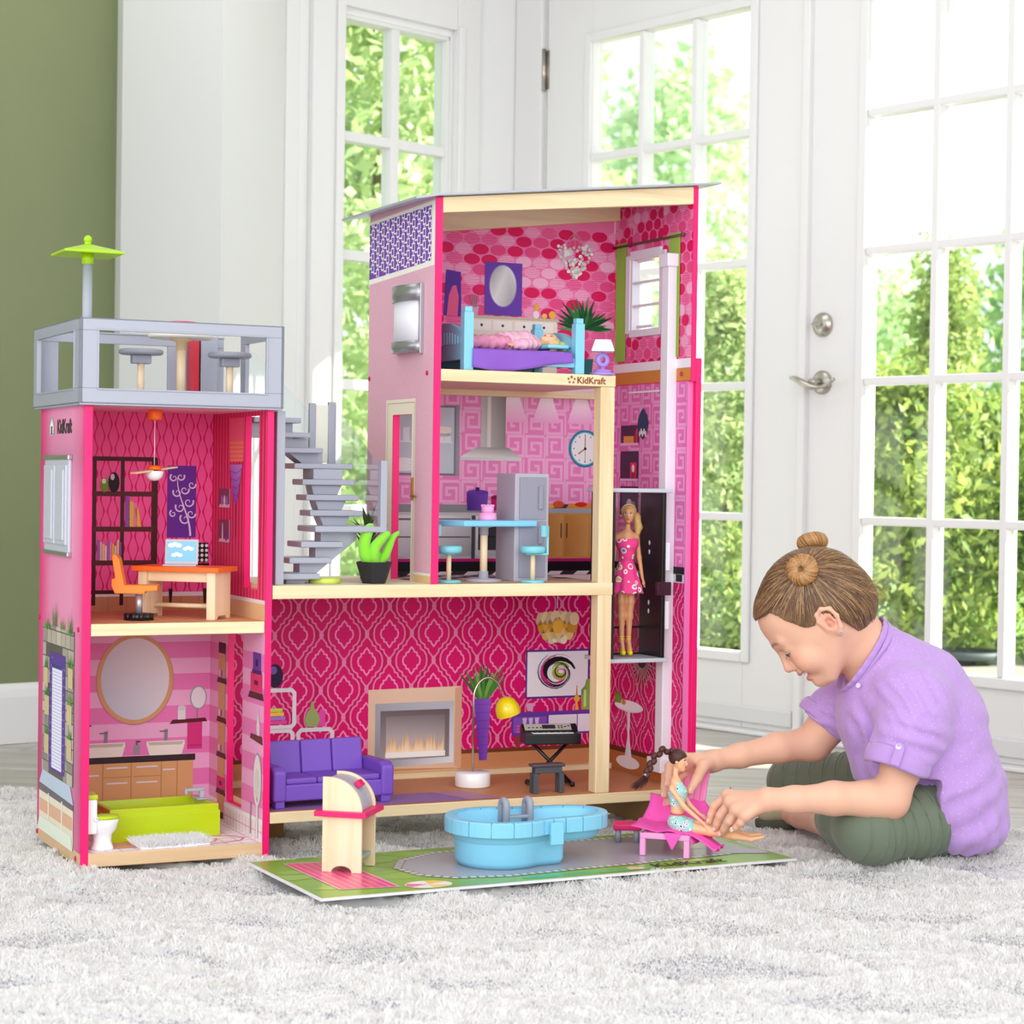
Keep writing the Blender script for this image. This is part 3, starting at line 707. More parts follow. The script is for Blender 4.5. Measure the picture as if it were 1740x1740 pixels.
for x in (.246, .313): A.poly([(x-.003, .43), (x+.001, .43), (x+.003, .458), (x-.005, .458)], '#3d1418', 6)
A.done('printed_armchair', bk)
A = Art('z', .417, 1); A.rect(.0145, .001, .3245, .3245, '#d89b6c', 1)
for k in range(12): A.rect(.0145+k*.026, .001, .0153+k*.026, .3245, '#b87a4c', 2)
A.done('floor_print', slab)
A = Art('z', .024, 1); A.rect(.0145, .002, .3245, .3245, '#fbf4f4', 1)
for k in range(12): A.rect(.02+k*.027, .002, .0212+k*.027, .3245, '#ee8fae', 2); A.rect(.0145, .01+k*.027, .3245, .0112+k*.027, '#ee8fae', 3)
for k in (0, 1): A.stroke([(.19+.07*math.cos(t/10*PI*2)+.05*k, .06+.04*math.sin(t/10*PI*2)) for t in range(11)], .003, '#ea6a96', 4)
A.poly([(.04, .03), (.13, .03), (.11, .10), (.05, .09)], '#e8a68c', 4); A.done('floor_print', base)
# tower left outside face
A = Art('u', 0)
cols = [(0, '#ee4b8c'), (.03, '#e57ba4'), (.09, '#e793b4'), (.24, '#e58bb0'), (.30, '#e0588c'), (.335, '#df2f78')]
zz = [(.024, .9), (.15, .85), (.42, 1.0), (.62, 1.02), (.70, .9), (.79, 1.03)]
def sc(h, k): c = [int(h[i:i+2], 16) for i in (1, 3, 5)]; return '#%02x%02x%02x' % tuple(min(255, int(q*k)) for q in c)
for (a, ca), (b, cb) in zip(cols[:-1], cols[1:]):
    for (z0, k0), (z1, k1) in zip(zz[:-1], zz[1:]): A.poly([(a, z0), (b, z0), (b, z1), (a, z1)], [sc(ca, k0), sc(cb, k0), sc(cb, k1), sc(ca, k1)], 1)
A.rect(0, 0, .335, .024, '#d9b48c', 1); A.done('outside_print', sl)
A = Art('u', 0)                                                   # printed stone entrance
g = random.Random(5); z = .13; r = 0
while z < .40:
    h = g.uniform(.016, .026); v = .055+g.uniform(0, .01)
    while v < .298:
        w = g.uniform(.024, .05); c = g.choice(['#a39a8e', '#8f887e', '#b3a998', '#9d9488', '#c2b8a6'])
        if not (.118 < v < .232 and z < .345): A.rect(v, z, min(v+w-.002, .298), min(z+h-.002, .40), c, 3)
        v += w
    z += h
A.rect(.053, .13, .299, .40, '#5f5852', 2); A.rect(.118, .14, .243, .352, '#5b3a8e', 4); A.rect(.143, .145, .220, .332, '#eae8f4', 5)
for k in range(30): A.rect(.146, .15+k*.006, .217, .1514+k*.006, '#b9b4d6', 6)
for k in range(40):
    A.ell(.123+(k % 3)*.007+(.097 if k % 2 else 0), .15+(k//3)*.0148, .0022, .0022, '#b79fdc', 6, 6)
A.rect(.143, .325, .220, .332, '#33407c', 6)
A.done('printed_entrance', sl)
A = Art('u', 0); g = random.Random(9)
for (vx, z0, hh) in ((.083, .395, .045), (.20, .4, .05), (.26, .392, .03), (.14, .398, .024), (.08, .335, .03), (.27, .32, .026), (.26, .27, .025), (.085, .27, .026), (.26, .2, .02), (.085, .21, .024)):
    for k in range(26):
        a = g.uniform(-.9, .9); x = vx+g.uniform(-.016, .016); l = hh*g.uniform(.5, 1.1); A.poly([(x, z0), (x+.0022, z0), (x+math.sin(a)*l, z0+math.cos(a)*l)], g.choice(['#4f8a3a', '#6fa84c', '#3a7a3c', '#8fbe5c']), 7+(k % 2))
    if z0 < .38: A.rect(vx-.018, z0-.035, vx+.018, z0, '#cdb98c', 7)
A.done('printed_planters', sl)
A = Art('u', 0); A.poly([(.05, .100), (.316, .106), (.29, .132), (.075, .13)], '#bccada', 5); A.poly([(.05, .09), (.316, .092), (.316, .106), (.05, .100)], '#6e6468', 6)
A.poly([(.05, .024), (.316, .024), (.316, .093), (.05, .09)], '#e9dfc4', 5); A.rect(.055, .055, .31, .078, '#dfae8c', 6)
for v in (.13, .235): A.rect(v, .04, v+.008, .095, '#f0ece2', 7)
A.poly([(.05, .02), (.325, .02), (.31, .045), (.065, .045)], '#e3ecd8', 8); A.done('printed_terrace', sl)
lm = MB(); lm.box((-.006, .088, .533), (0, .275, .701)); lt = lm.build('window_shutter', M_silver_l, sl, .002)   # raised plastic shutter window
lm = MB()
for v0, v1 in ((.096, .178), (.184, .266)):
    lm.box((-.010, v0, .548), (-.005, v1, .688))
    lm.box((-.0125, v0+.012, .556), (-.009, v1-.012, .68))
lm.build('shutter_leaf', M_silver_l, sl, .0015)
lm = MB(); lm.box((-.009, .084, .697), (0, .279, .706)); lm.box((-.009, .084, .528), (0, .279, .536)); lm.build('window_trim', mat('chrome', '#c9c9d0', .2, .9), sl, .002)
def text(name, s, size, M, m, parent, ext=.0002, bold=0, sx=1):
    cu = bpy.data.curves.new(name, 'FONT'); cu.body = s; cu.size = size; cu.extrude = ext; cu.offset = bold; cu.align_x = 'CENTER'; cu.resolution_u = 3
    o = bpy.data.objects.new(name, cu); COL.objects.link(o); dg = bpy.context.evaluated_depsgraph_get(); me = bpy.data.meshes.new_from_object(o.evaluated_get(dg)); bpy.data.objects.remove(o)
    me.transform(M @ Matrix.Diagonal((sx, 1, 1, 1))); me.materials.clear(); me.materials.append(m); o = bpy.data.objects.new(name, me); COL.objects.link(o)
    if parent: o.parent = parent
    return o
M_ink = mat('dark_ink', '#3b2b33', .6); M_brown = mat('brown_ink', '#8a4a22', .6)
# text on the left face: reads towards -u, i.e. x axis of text -> -v
TL = lambda v, z: Matrix(((0, 0, -1, -.0006), (-1, 0, 0, v), (0, 1, 0, z), (0, 0, 0, 1)))
text('lettering', 'KidKraft', .034, TL(.148, .745), M_ink, sl, .0002, .0012, .95)
A = Art('u', 0); A.poly([(.262, .742), (.228, .742), (.228, .762), (.245, .777), (.262, .762)], '#e8f0ec', 4); A.stroke([(.26, .744), (.23, .744), (.23, .761), (.245, .774), (.26, .761)], .003, '#8fb0a0', 5, True); A.rect(.24, .744, .25, .758, '#6a3a55', 6); A.done('printed_logo', sl)
sm = MB()
for (v, z) in ((.33, .408), (.027, .406), (.33, .012), (.03, .012)): sm.lathe([(.0045, 0), (.0045, .002), (.003, .0028)], (0, v, z), 12, Matrix.Rotation(-PI/2, 3, 'Y'))
sm.build('screw', mat('bolt_pink', '#c2114e', .35), sl)
# --- roof terrace railing of the tower
E_ = .013
rail = MB()
def rail_side(mb, p0, p1, z0, z1, ft, fb, fs0, fs1, t=.006, inward=(0, 1)):
    """frame with one opening between p0 and p1 (uv)"""
    a = Vector((*p0, 0)); b = Vector((*p1, 0)); d = (b-a); L = d.length; d.normalize(); R = Matrix(((d.x, inward[0], 0), (d.y, inward[1], 0), (0, 0, 1)))
    def bar(s0, s1, za, zb, th=t):
        c = a+d*((s0+s1)/2)+Vector((*inward, 0))*(th/2)+Vector((0, 0, (za+zb)/2)); mb.obox(c, (s1-s0, th, zb-za), R)
    bar(0, L, z1-ft, z1); bar(0, L, z0, z0+fb); bar(0, fs0, z0+fb, z1-ft); bar(L-fs1, L, z0+fb, z1-ft)
    bar(0, L, z1-.003, z1, t+.003); bar(0, L, z0, z0+.003, t+.003)
    s = fs0-.003
    for q in ((fs0-.003, L-fs1+.003, z0+fb-.003, z0+fb), (fs0-.003, L-fs1+.003, z1-ft, z1-ft+.003), (fs0-.003, fs0, z0+fb, z1-ft), (L-fs1, L-fs1+.003, z0+fb, z1-ft)):
        c = a+d*((q[0]+q[1])/2)-Vector((*inward, 0))*.0006+Vector((0, 0, (q[2]+q[3])/2)); mb.obox(c, (q[1]-q[0], .0025, q[3]-q[2]), R)
Z0, Z1 = .793, .938; lo = -E_; hu = W+E_; hv = .335+E_
rl = MB(); rail_side(rl, (lo, lo), (hu, lo), Z0, Z1, .021, .026, .033, .033); f_r = rl.build('railing', M_silver, dh, .0008)
rl = MB(); rail_side(rl, (lo, hv), (hu, hv), Z0, Z1, .021, .026, .045, .11, .006, (0, -1)); rl.build('railing', M_silver, dh, .0008)
rl = MB(); rail_side(rl, (lo, lo), (lo, hv), Z0, Z1, .021, .026, .04, .04, .006, (1, 0)); rl.build('railing', M_silver, dh, .0008)
rl = MB(); rail_side(rl, (hu, lo), (hu, .22), Z0, Z1, .021, .026, .03, .03, .006, (-1, 0)); rl.build('railing', M_silver, dh, .0008)
rl = MB(); rl.box((W-.06, .30, Z0), (W-.048, .34, Z1-.006)); rl.build('railing_brace', mat('red_plastic', '#d81832', .35), dh, .001)
rl = MB(); rl.box((W-.045, .30, Z0), (W-.012, .336, Z1-.004)); rl.build('railing_post', M_silver, dh, .001)

# --- main house shell
MB_ = .32; UR = 1.185; UL = .6426; KZ0, KZ1 = .4556, .4796; BZ0, BZ1 = .853, .875
mbase = panel('base_board', (.3385, .0, .0565), (1.205, .33, .0766), M_pine, .0015)
m = MB(); m.box((1.13, .02, .0), (1.19, .31, .0565)); m.box((.36, .16, 0), (.42, .31, .0565)); m.build('foot_block', mat('foot_wood', '#a8793f', .6), dh, .001)
mback = panel('back_panel', (.3385, MB_, .0766), (1.2, .33, KZ1), M_inner)
_m = MB(); _m.prism([(UL, KZ1), (UR+.012, KZ1), (UR+.012, 1.2445), (UL, 1.187)], MB_, .33); mback2 = _m.build('back_panel', M_inner, dh)
# terrace deck + kitchen floor
kf = panel('floor_board', (.3385, .0, KZ0), (1.02, MB_, KZ1), M_pine, .0015)
bf = panel('floor_board', (UL+.014, .0, BZ0), (1.02, MB_, BZ1), M_pine, .0015)
post = panel('corner_post', (.989, .001, .0766), (1.0195, .031, BZ0), M_pinez, .0025)
post.modifiers['bevel'].segments = 3
ml = panel_u('side_panel', UL, UL+.014, 0, .33, KZ1, 1.1885, [(.10, .197, KZ1, .794)], M_pink)
rw2 = panel_u('side_panel', UR, UR+.011, 0, .33, .87, 1.248, [(.118, .245, .982, 1.125)], M_pink)
rw1 = panel('side_panel', (UR+.012, 0, .0766), (UR+.024, .33, .915), M_pink)
rw1i = panel('wall_lining', (UR, .012, .0766), (UR+.012, .32, .87), mat('lining_pink', '#e57ab8', .5), 0)
# roof: slopes up to the right
def roofz(u): return 1.189+(u-UL)*.108
rf = MB(); rf.prism([(UL-.047, 1.1795), (UL-.047, 1.1845), (UL-.0, roofz(UL)+.004), (1.236, roofz(1.236)+.004), (1.236, roofz(1.236)), (UL, roofz(UL))], -.02, .365, 'y')
roof = rf.build('roof_board', mat('silver_roof', '#b9bdcb', .3, .3), dh, .001)
bm_ = MB(); bm_.prism([(UL+.014, 1.161), (UR, 1.213), (UR, roofz(UR)-.001), (UL+.014, roofz(UL+.014)-.001)], .0, .020); bm_.build('roof_beam', M_pine, dh, .001)
bm_ = MB(); bm_.prism([(UL+.014, 1.150), (UR, 1.213), (UR, roofz(UR)-.002), (UL+.014, roofz(UL+.014)-.002)], .30, .3195); bm_.build('roof_beam', M_pine, dh, .001)
bm_ = MB(); bm_.box((UL+.014, .295, BZ0-.012), (.989+.14, .3195, BZ0)); bm_.build('ceiling_beam', M_pine, dh, .001)
# prints of the main house
A = ClipArt('v', MB_); pat_trellis(A, .338, 1.197, .0766, KZ0, .4995+.0478, .4187); 
A.L = 5; A.rect(.338, .0766, UR, .122, '#cf8d5e', 5); A.rect(.338, .119, UR, .127, '#7a3b1e', 6)
A.poly([(.60, .0766), (.86, .0766), (.84, .09), (.62, .09)], '#e0b184', 6); A.done('wallpaper', mback)
A = Art('v', MB_)                                                # fireplace
c = ['#e3b79a', '#e7c0a4', '#eccdb4', '#e8c4aa']; A.poly([(.647, .097), (.849, .091), (.849, .256), (.647, .254)], c, 7)
A.poly([(.834, .095), (.849, .091), (.849, .256), (.834, .252)], ['#d9a988']*4, 8)
A.poly([(.662, .097), (.832, .103), (.832, .227), (.662, .226)], ['#8f8f9a', '#e9e9f0', '#c2c2cc', '#a6a6b0'], 9)
A.poly([(.673, .112), (.822, .115), (.822, .211), (.673, .211)], ['#a79a9c', '#8e8084', '#6a5c60', '#6e6064'], 10)
A.poly([(.685, .118), (.812, .12), (.812, .2), (.685, .2)], ['#d8cccc', '#d0c4c4', '#7d6f72', '#857779'], 11)
g = random.Random(3); pts = [(.686, .119)]
for i in range(40):
    x = .686+i*.0031; h = .014+.028*abs(math.sin(i*.35+.3))*(.6+.4*g.random()); pts += [(x, .126+h*(.7+.6*g.random())), (x+.0015, .126+h*.5)]
pts += [(.811, .121)]
for i in range(0, 80, 2):
    x = pts[1+i][0]; A.poly([(x-.003, .119), (x+.003, .119), (x+.0012, pts[1+i][1])], ['#fff6e0', '#fff6e0', '#f2a41c'], 12+(i//2) % 3)
A.rect(.684, .117, .813, .128, '#fbf7f2', 15); A.done('printed_fireplace', mback)
A = Art('v', MB_)                                                # white cube shelves
def rrect(x0, y0, x1, y1, w, c, L): A.stroke([(x0+.006, y0), (x1-.006, y0), (x1, y0+.006), (x1, y1-.006), (x1-.006, y1), (x0+.006, y1), (x0, y1-.006), (x0, y0+.006)], w, c, L, True)
rrect(.43, .187, .493, .259, .008, '#efe6ee', 7); rrect(.43, .12, .49, .18, .008, '#efe6ee', 7); rrect(.502, .12, .572, .18, .008, '#e8dfe8', 7)
A.ell(.453, .287, .016, .023, '#2c1740', 8); A.ell(.449, .298, .008, .008, '#7a5aa8', 9)
for i, cc in enumerate(('#e84fa0', '#b07ad8', '#f2d050', '#cfe04a')): A.rect(.44, .193+i*.008, .478-i*.003, .2+i*.008, cc, 8)
A.poly([(.519, .186), (.541, .186), (.546, .2), (.541, .214), (.534, .222), (.533, .235), (.528, .235), (.527, .222), (.519, .214), (.514, .2)], '#9fb06a', 9)
A.poly([(.543, .186), (.557, .186), (.557, .216), (.548, .22), (.543, .213)], '#ea4fae', 8); A.done('printed_shelves', mback)
A = Art('v', MB_); A.rect(.991, .225, 1.138, .325, '#5a2f8e', 7); A.rect(.9945, .229, 1.134, .321, '#f2eef6', 8)
for k, (cc, w, r, a, cx, cy) in enumerate((('#17101a', .012, .036, .3, 0, -.002), ('#e3228c', .006, .034, 1.6, -.003, .004), ('#1e1420', .006, .028, 2.6, .003, 0), ('#a5bf4a', .012, .017, .5, .008, .004), ('#17101a', .0025, .04, 2.0, -.004, .002), ('#f2eef6', .002, .024, 3.6, 0, 0), ('#e3228c', .002, .012, 3.0, .006, .002), ('#17101a', .002, .016, 1.0, .008, .004), ('#b9a4c0', .0018, .042, .9, -.002, .0))):
    A.stroke([(1.064+cx+(r*1.15)*(1-.03*i)*math.cos(a+i*.36), .2755+cy+r*(1-.03*i)*math.sin(a+i*.36)) for i in range(19)], w, cc, 9+k, taper=lambda t: .35+math.sin(PI*t)*.9)
A.done('printed_art', mback)
A = Art('v', MB_)                                                # sideboard
A.rect(.961, .150, 1.185, .198, '#6d3aa8', 7); A.rect(.965, .156, 1.04, .188, '#8d52c4', 8); A.rect(1.045, .154, 1.11, .19, '#efe6f4', 8); A.rect(1.112, .154, 1.18, .19, '#f3ebf6', 8)
for x in (.97, 1.155): A.poly([(x, .128), (x+.006, .128), (x+.01, .15), (x, .15)], '#8a4a2a', 7)
for x in (.99, 1.004, 1.018): A.poly([(x-.003, .172), (x+.003, .172), (x+.005, .186), (x-.005, .186)], '#d9cdea', 9)
A.poly([(1.0-.004, .2), (1.008, .2), (1.011, .216), (.993, .216)], '#e6a8cc', 8); A.poly([(1.12, .199), (1.147, .199), (1.149, .24), (1.142, .25), (1.139, .262), (1.131, .262), (1.128, .25), (1.119, .24)], '#95b24c', 8); A.rect(1.125, .205, 1.131, .24, '#d3e29a', 9)
A.poly([(1.105, .199), (1.114, .199), (1.111, .214), (1.116, .222), (1.111, .232), (1.110, .25), (1.108, .25), (1.107, .232), (1.102, .222), (1.107, .214)], '#f3b32c', 8)
for k in range(3): A.rect(.972, .156+k*.006, .986, .16+k*.006, '#ea4fa6', 9)
A.done('printed_sideboard', mback)
A = Art('v', MB_); A.rect(1.0605, .41, 1.0625, .4556, '#d8d4dc', 7)   # flower pendant
for (r1, n_, z, cc, rr) in ((.038, 8, .392, '#f6dfae', .014), (.034, 7, .377, '#f0b13a', .015), (.026, 6, .362, '#f7d58a', .014), (.014, 4, .350, '#fbf0d0', .010)):
    for i in range(n_): 
        x = 1.0625+r1*(i-(n_-1)/2)/((n_-1)/2); A.ell(x, z-.004*abs(i-(n_-1)/2)/((n_-1)/2), rr*.8, rr, sc(cc, .9+.1*(i % 2)), 8+i % 4, 14)
A.ell(1.0625, .372, .012, .014, '#f7c14a', 13); A.done('printed_pendant', mback)
A = Art('v', MB_); g = random.Random(2)                          # tall purple vase with leaves
A.poly([(.889, .104), (.906, .104), (.914, .229), (.876, .229)], ['#6d35a8', '#8a4cc8', '#9a5ed2', '#7b40ba'], 8)
for k in range(7): A.rect(.8785+.0012*(6-k), .118+k*.0165, .912-.0006*(6-k), .1186+k*.0165, '#5e2b96', 9)
for k in range(16):
    a = -.75+1.5*k/15+g.uniform(-.06, .06); l = g.uniform(.055, .075); bx = .886+.018*k/15; A.poly([(bx-.0035, .229), (bx+.0035, .229), (bx+math.sin(a)*l*.6+.002, .229+math.cos(a)*l*.65), (bx+math.sin(a)*l, .229+math.cos(a)*l), (bx+math.sin(a)*l*.5-.004, .229+math.cos(a)*l*.55)], g.choice(['#2e6b2e', '#4a8a36', '#79b04a']), 10+k % 3)
A.done('printed_floor_vase', mback)
# kitchen
A = ClipArt('v', MB_); pat_key(A, UL+.014, UR, KZ1, BZ0)
for x in (.955, 1.03, 1.11): A.poly([(x-.014, BZ0-.012), (x+.014, BZ0-.012), (x+.032, .79), (x-.032, .79)], ['#fff2fa', '#fff2fa', '#f5a8d8', '#f5a8d8'], 4)
A.rect(UL+.014, KZ1, UR, .5, '#3a2d34', 4); A.rect(UL+.014, .488, UR, .508, '#17121a', 5); A.rect(UL+.014, .507, UR, .513, '#d0107c', 6)
for k in range(9): A.poly([(UL+.02+k*.062, KZ1), (UL+.05+k*.062, KZ1), (UL+.058+k*.062, .487), (UL+.03+k*.062, .487)], '#ece4e8', 6)
A.done('wallpaper', mback2)
A = Art('v', MB_); A.poly([(.883, .738), (.938, .738), (.938, BZ0-.01), (.883, BZ0-.01)], ['#c9c6c4', '#8d8a88', '#8a8684', '#c4c0be'], 6); A.rect(.897, .738, .905, BZ0-.01, '#dedbd9', 7)
A.poly([(.838, .718), (.974, .718), (.945, .738), (.874, .738)], ['#efedec', '#cfccca', '#8d8a88', '#a9a6a4'], 7); A.rect(.838, .711, .974, .718, '#d9d7d6', 8); A.done('printed_hood', mback2)
A = Art('v', MB_); A.rect(.68, .680, .83, .82, '#7f828c', 6); A.rect(.685, .684, .824, .816, '#c7d0dc', 7); A.rect(.69, .745, .82, .748, '#e9edf2', 8); A.rect(.828, .680, .835, .822, '#9a9ca6', 8)
for x in (.70, .72, .795, .81): A.rect(x-.007, .748, x+.007, .775, '#e8eef4', 9)
for k in range(4): A.ell(.712, .692+k*.006, .022, .0045, '#f2f0f4', 9+k)
for k in range(3): A.ell(.80, .762+k*.006, .018, .004, '#f2e8e0', 9+k)
A.done('printed_wall_cabinet', mback2)
A = Art('v', MB_); A.rect(UL+.014, .513, .94, .606, '#c6c6ca', 6); A.rect(UL+.014, .606, .95, .622, '#8f8f96', 7)
for x0, x1 in ((.70, .765), (.77, .868), (.875, .94)):
    A.poly([(x0, .518), (x1, .518), (x1, .60), (x0, .60)], ['#d8d8dc', '#a5a5ac', '#c9c9ce', '#ededf0'], 8); A.rect(x0+.006, .59, x1-.006, .594, '#6e6e76', 9); A.rect(x0+.006, .555, x1-.006, .558, '#6e6e76', 9)
A.rect(.865, .513, .873, .60, '#4a4a50', 9); A.rect(.88, .53, .935, .585, '#3c3a42', 9); A.done('printed_range', mback2)
A = Art('v', MB_); A.poly([(.855, .61), (.898, .61), (.901, .646), (.853, .646)], ['#4b2383', '#7c4cc0', '#7c4cc0', '#5a2c96'], 9); A.ell(.877, .647, .024, .005, '#6a3aac', 10); A.rect(.873, .65, .881, .657, '#3a1b66', 10)
A.rect(.908, .61, .945, .636, '#c4106c', 9); A.ell(.927, .637, .02, .005, '#8d0b4c', 10); A.ell(.93, .57, .01, .014, '#9fb84a', 10); A.done('printed_pots', mback2)
A = Art('v', MB_); A.rect(1.03, .513, UR, .606, '#d69a52', 6); A.rect(1.025, .606, UR, .616, '#a9b0bc', 7); A.rect(1.025, .614, UR, .624, '#3e3a42', 6)
for x0, x1 in ((1.034, 1.07), (1.075, 1.13)):
    A.poly([(x0, .517), (x1, .517), (x1, .602), (x0, .602)], ['#c98842', '#e2aa62', '#dba05a', '#c98842'], 8)
A.rect(1.066, .555, 1.0685, .585, '#3a3230', 9); A.rect(1.079, .555, 1.0815, .585, '#3a3230', 9)
for k in range(3): A.rect(1.134, .52+k*.029, UR-.002, .545+k*.029, '#dba25c', 8); A.rect(1.148, .534+k*.029, 1.165, .536+k*.029, '#3a3230', 9)
A.poly([(1.078, .616), (1.145, .616), (1.14, .626), (1.085, .626)], '#e8903c', 9); A.ell(1.112, .624, .014, .005, '#d8301c', 10); A.ell(1.06, .624, .013, .007, '#e2582c', 10); A.ell(1.04, .62, .014, .004, '#f0b24a', 9); A.done('printed_wood_cabinets', mback2)
A = Art('v', MB_); n = 40; A.ell(1.1195, .7395, .037, .0385, '#1f7f9c', 8, n); A.ell(1.1195, .7395, .0335, .035, '#5fb6cc', 9, n); A.ell(1.1195, .7395, .031, .0325, '#f4f1f4', 10, n)
for k in range(12): a = k*PI/6; A.ell(1.1195+.026*math.sin(a), .7395+.0275*math.cos(a), .0014, .0018, '#6b6670', 11, 8)
A.stroke([(1.1195, .7395), (1.1195, .7645)], .0022, '#a8882a', 12); A.stroke([(1.1195, .7395), (1.104, .7285)], .0028, '#a8882a', 13); A.stroke([(1.1195, .7445), (1.1195, .712)], .0007, '#3d3840', 14); A.ell(1.1195, .7395, .003, .003, '#221c22', 15, 12); A.done('printed_clock', mback2)
# bedroom back
A = ClipArt('v', MB_); pat_dots(A, UL+.014, UR, BZ1, 1.188, 4)
for k in range(10): x0 = UL+.014+k*.0525; x1 = min(UR, x0+.0525); A.L = 1; A.rect(x0, 1.188, x1, 1.186+(x0-UL)*.108, '#f580b4', 1)
A.done('wallpaper', mback2)
A = Art('v', MB_); A.rect(.887, 1.006, .9705, 1.113, '#6b41ac', 6); A.ell(.9275, 1.0655, .0315, .0435, '#8f6cc4', 7, 40); n = 36
A.poly([(.9275+.0295*math.cos(2*PI*i/n), 1.0655+.0415*math.sin(2*PI*i/n)) for i in range(n)], ['#%02x%02x%02x' % ((int(205+30*math.sin(2*PI*i/n*2)),)*3) for i in range(n)], 8); A.done('printed_mirror', mback2)
A = Art('v', MB_); A.poly([(.797, 1.0), (.836, 1.0), (.834, 1.089), (.802, 1.092)], '#5b2f9c', 6); A.poly([(.804, 1.0), (.828, 1.0), (.83, 1.04), (.824, 1.062), (.816, 1.06), (.808, 1.04)], '#ec5f92', 7); A.done('printed_cheval_mirror', mback2)
A = Art('v', MB_); g = random.Random(8); A.rect(1.0895, 1.175, 1.0908, 1.21, '#b5a8ae', 6)
for k in range(5): A.stroke([(1.09, 1.185), (1.062+k*.014, 1.155)], .0008, '#c9b8be', 6+k % 2)
for k in range(120):
    t = g.random(); z = 1.158-.066*t; w = .036*(1-t**2.2)+.004; A.ell(1.09+g.uniform(-w, w), z, .0036, .0036, g.choice(['#f6f1f0', '#e2dad9', '#cfc4c3']), 8+k % 5, 8)
A.done('printed_chandelier', mback2)
A = Art('v', MB_); A.rect(.852, .875, 1.052, 1.004, '#efe3d2', 6); A.rect(.848, .998, 1.056, 1.004, '#cdbfa8', 7)
for x in (.86, .907, .955, 1.0): A.rect(x, .975, x+.042, .995, '#f8f2ea', 8); A.ell(x+.021, .985, .003, .003, '#4a4048', 9, 10)
A.poly([(.856, 1.004), (.872, 1.004), (.875, 1.022), (.853, 1.022)], '#e2a7c2', 8)
for k in range(4): A.stroke([(.862+k*.002, 1.02), (.855+k*.006, 1.045)], .002, '#a88a94', 9)
A.ell(1.003, 1.011, .007, .008, '#f6e6ea', 8); A.ell(1.004, 1.026, .005, .008, '#f0b33c', 9); A.ell(1.022, 1.009, .006, .005, '#f0c65c', 8); A.ell(1.04, 1.012, .008, .008, '#f2b84a', 8); A.done('printed_dresser', mback2)
A = Art('v', MB_); g = random.Random(12)
for k in range(34):
    a = -1.7+3.4*k/33+g.uniform(-.1, .1); l = g.uniform(.045, .075); cx, cy = 1.112, .985; q = Vector((math.sin(a), math.cos(a)*.85+.12)); nx = Vector((-q.y, q.x))
    A.poly([(cx, cy), (cx+q.x*l*.5+nx.x*.004, cy+q.y*l*.5+nx.y*.004), (cx+q.x*l, cy+q.y*l), (cx+q.x*l*.5-nx.x*.004, cy+q.y*l*.5-nx.y*.004)], g.choice(['#1f5a2c', '#2f7a3c', '#4f9a4c', '#17472a']), 9+k % 5)
A.poly([(1.09, .875), (1.13, .875), (1.136, .925), (1.084, .925)], '#2f6a70', 8); A.rect(1.108, .925, 1.114, .985, '#3a6a2c', 8); A.done('printed_palm', mback2)
# right wall of kitchen/living/bedroom
hb = [(.118, .245, .982, 1.125)]
A = ClipArt('u', UR)
def dots_part(v0, v1, z0, z1, sd):
    pat_dots(A, v0, v1, z0, z1, sd, .034, .0262, .0145, .0112)
dots_part(.001, .118, .915, 1.245, 31); dots_part(.245, MB_, .915, 1.235, 32); dots_part(.118, .245, 1.125, 1.24, 33); dots_part(.118, .245, .915, .982, 34)
A.rect(0, .896, MB_, .915, '#f7f0f4', 4); A.rect(0, .872, MB_, .897, '#d98a3c', 4); A.done('wallpaper', rw2)
A = ClipArt('u', UR); pat_key(A, .014, MB_, .505, .87, '#e86fb6', '#f4a2d2'); A.rect(.014, .492, MB_, .507, '#1c161c', 5); A.rect(.014, .476, MB_, .493, '#e9e2e8', 5)
for k in range(6): A.rect(.02+k*.05, .478, .045+k*.05, .492, '#26202a', 6)
A.done('wallpaper', rw1i)
A = ClipArt('u', UR); pat_trellis(A, .014, MB_, .0766, .476, .1, .4187); A.rect(.014, .0766, MB_, .118, '#b96f3c', 5); A.rect(.014, .116, MB_, .126, '#6a3018', 6); A.done('wallpaper', rw1i)
for z0, z1, kk in ((.747, .788, 0), (.674, .735, 1), (.60, .663, 2)):
    A = Art('u', UR); A.rect(.204, z0, .281, z1, '#4d2646', 8); A.rect(.204, z0, .281, z0+.005, '#ecb6dc', 9)
    if kk == 0: A.rect(.224, z0+.005, .268, z0+.019, '#e8953c', 10); A.rect(.208, z0+.005, .214, z0+.034, '#e0345c', 10); A.rect(.215, z0+.005, .221, z0+.03, '#b0213f', 10)
    elif kk == 1: A.rect(.211, z0+.006, .238, z0+.038, '#dd2a5c', 10); A.ell(.225, z0+.026, .006, .008, '#f0e2e6', 11); A.rect(.219, z0+.006, .223, z0+.018, '#5b2f28', 11); A.rect(.227, z0+.006, .231, z0+.018, '#5b2f28', 11)
    else: A.ell(.24, z0+.02, .014, .018, '#e7c9dc', 10); A.ell(.222, z0+.018, .01, .015, '#b486a6', 11)
    A.done('printed_niche', rw1i)
A = Art('u', UR); A.rect(.1855, .82, .188, .853, '#d9cfd8', 9); A.poly([(.187+.022*math.sin(PI*t)**.8*(1 if s_ else -1), .758+.064*t) for s_, t in [(1, i/12) for i in range(13)]+[(0, 1-i/12) for i in range(13)]], '#27405e', 10)
for k in range(5): A.ell(.175+k*.006, .77+.005*(k % 2), .0035, .006, '#e6dfe6', 11)
A.rect(.12, .853, .25, .857, '#f2eef4', 9); A.done('printed_pendant', rw1i)
A = Art('u', UR)
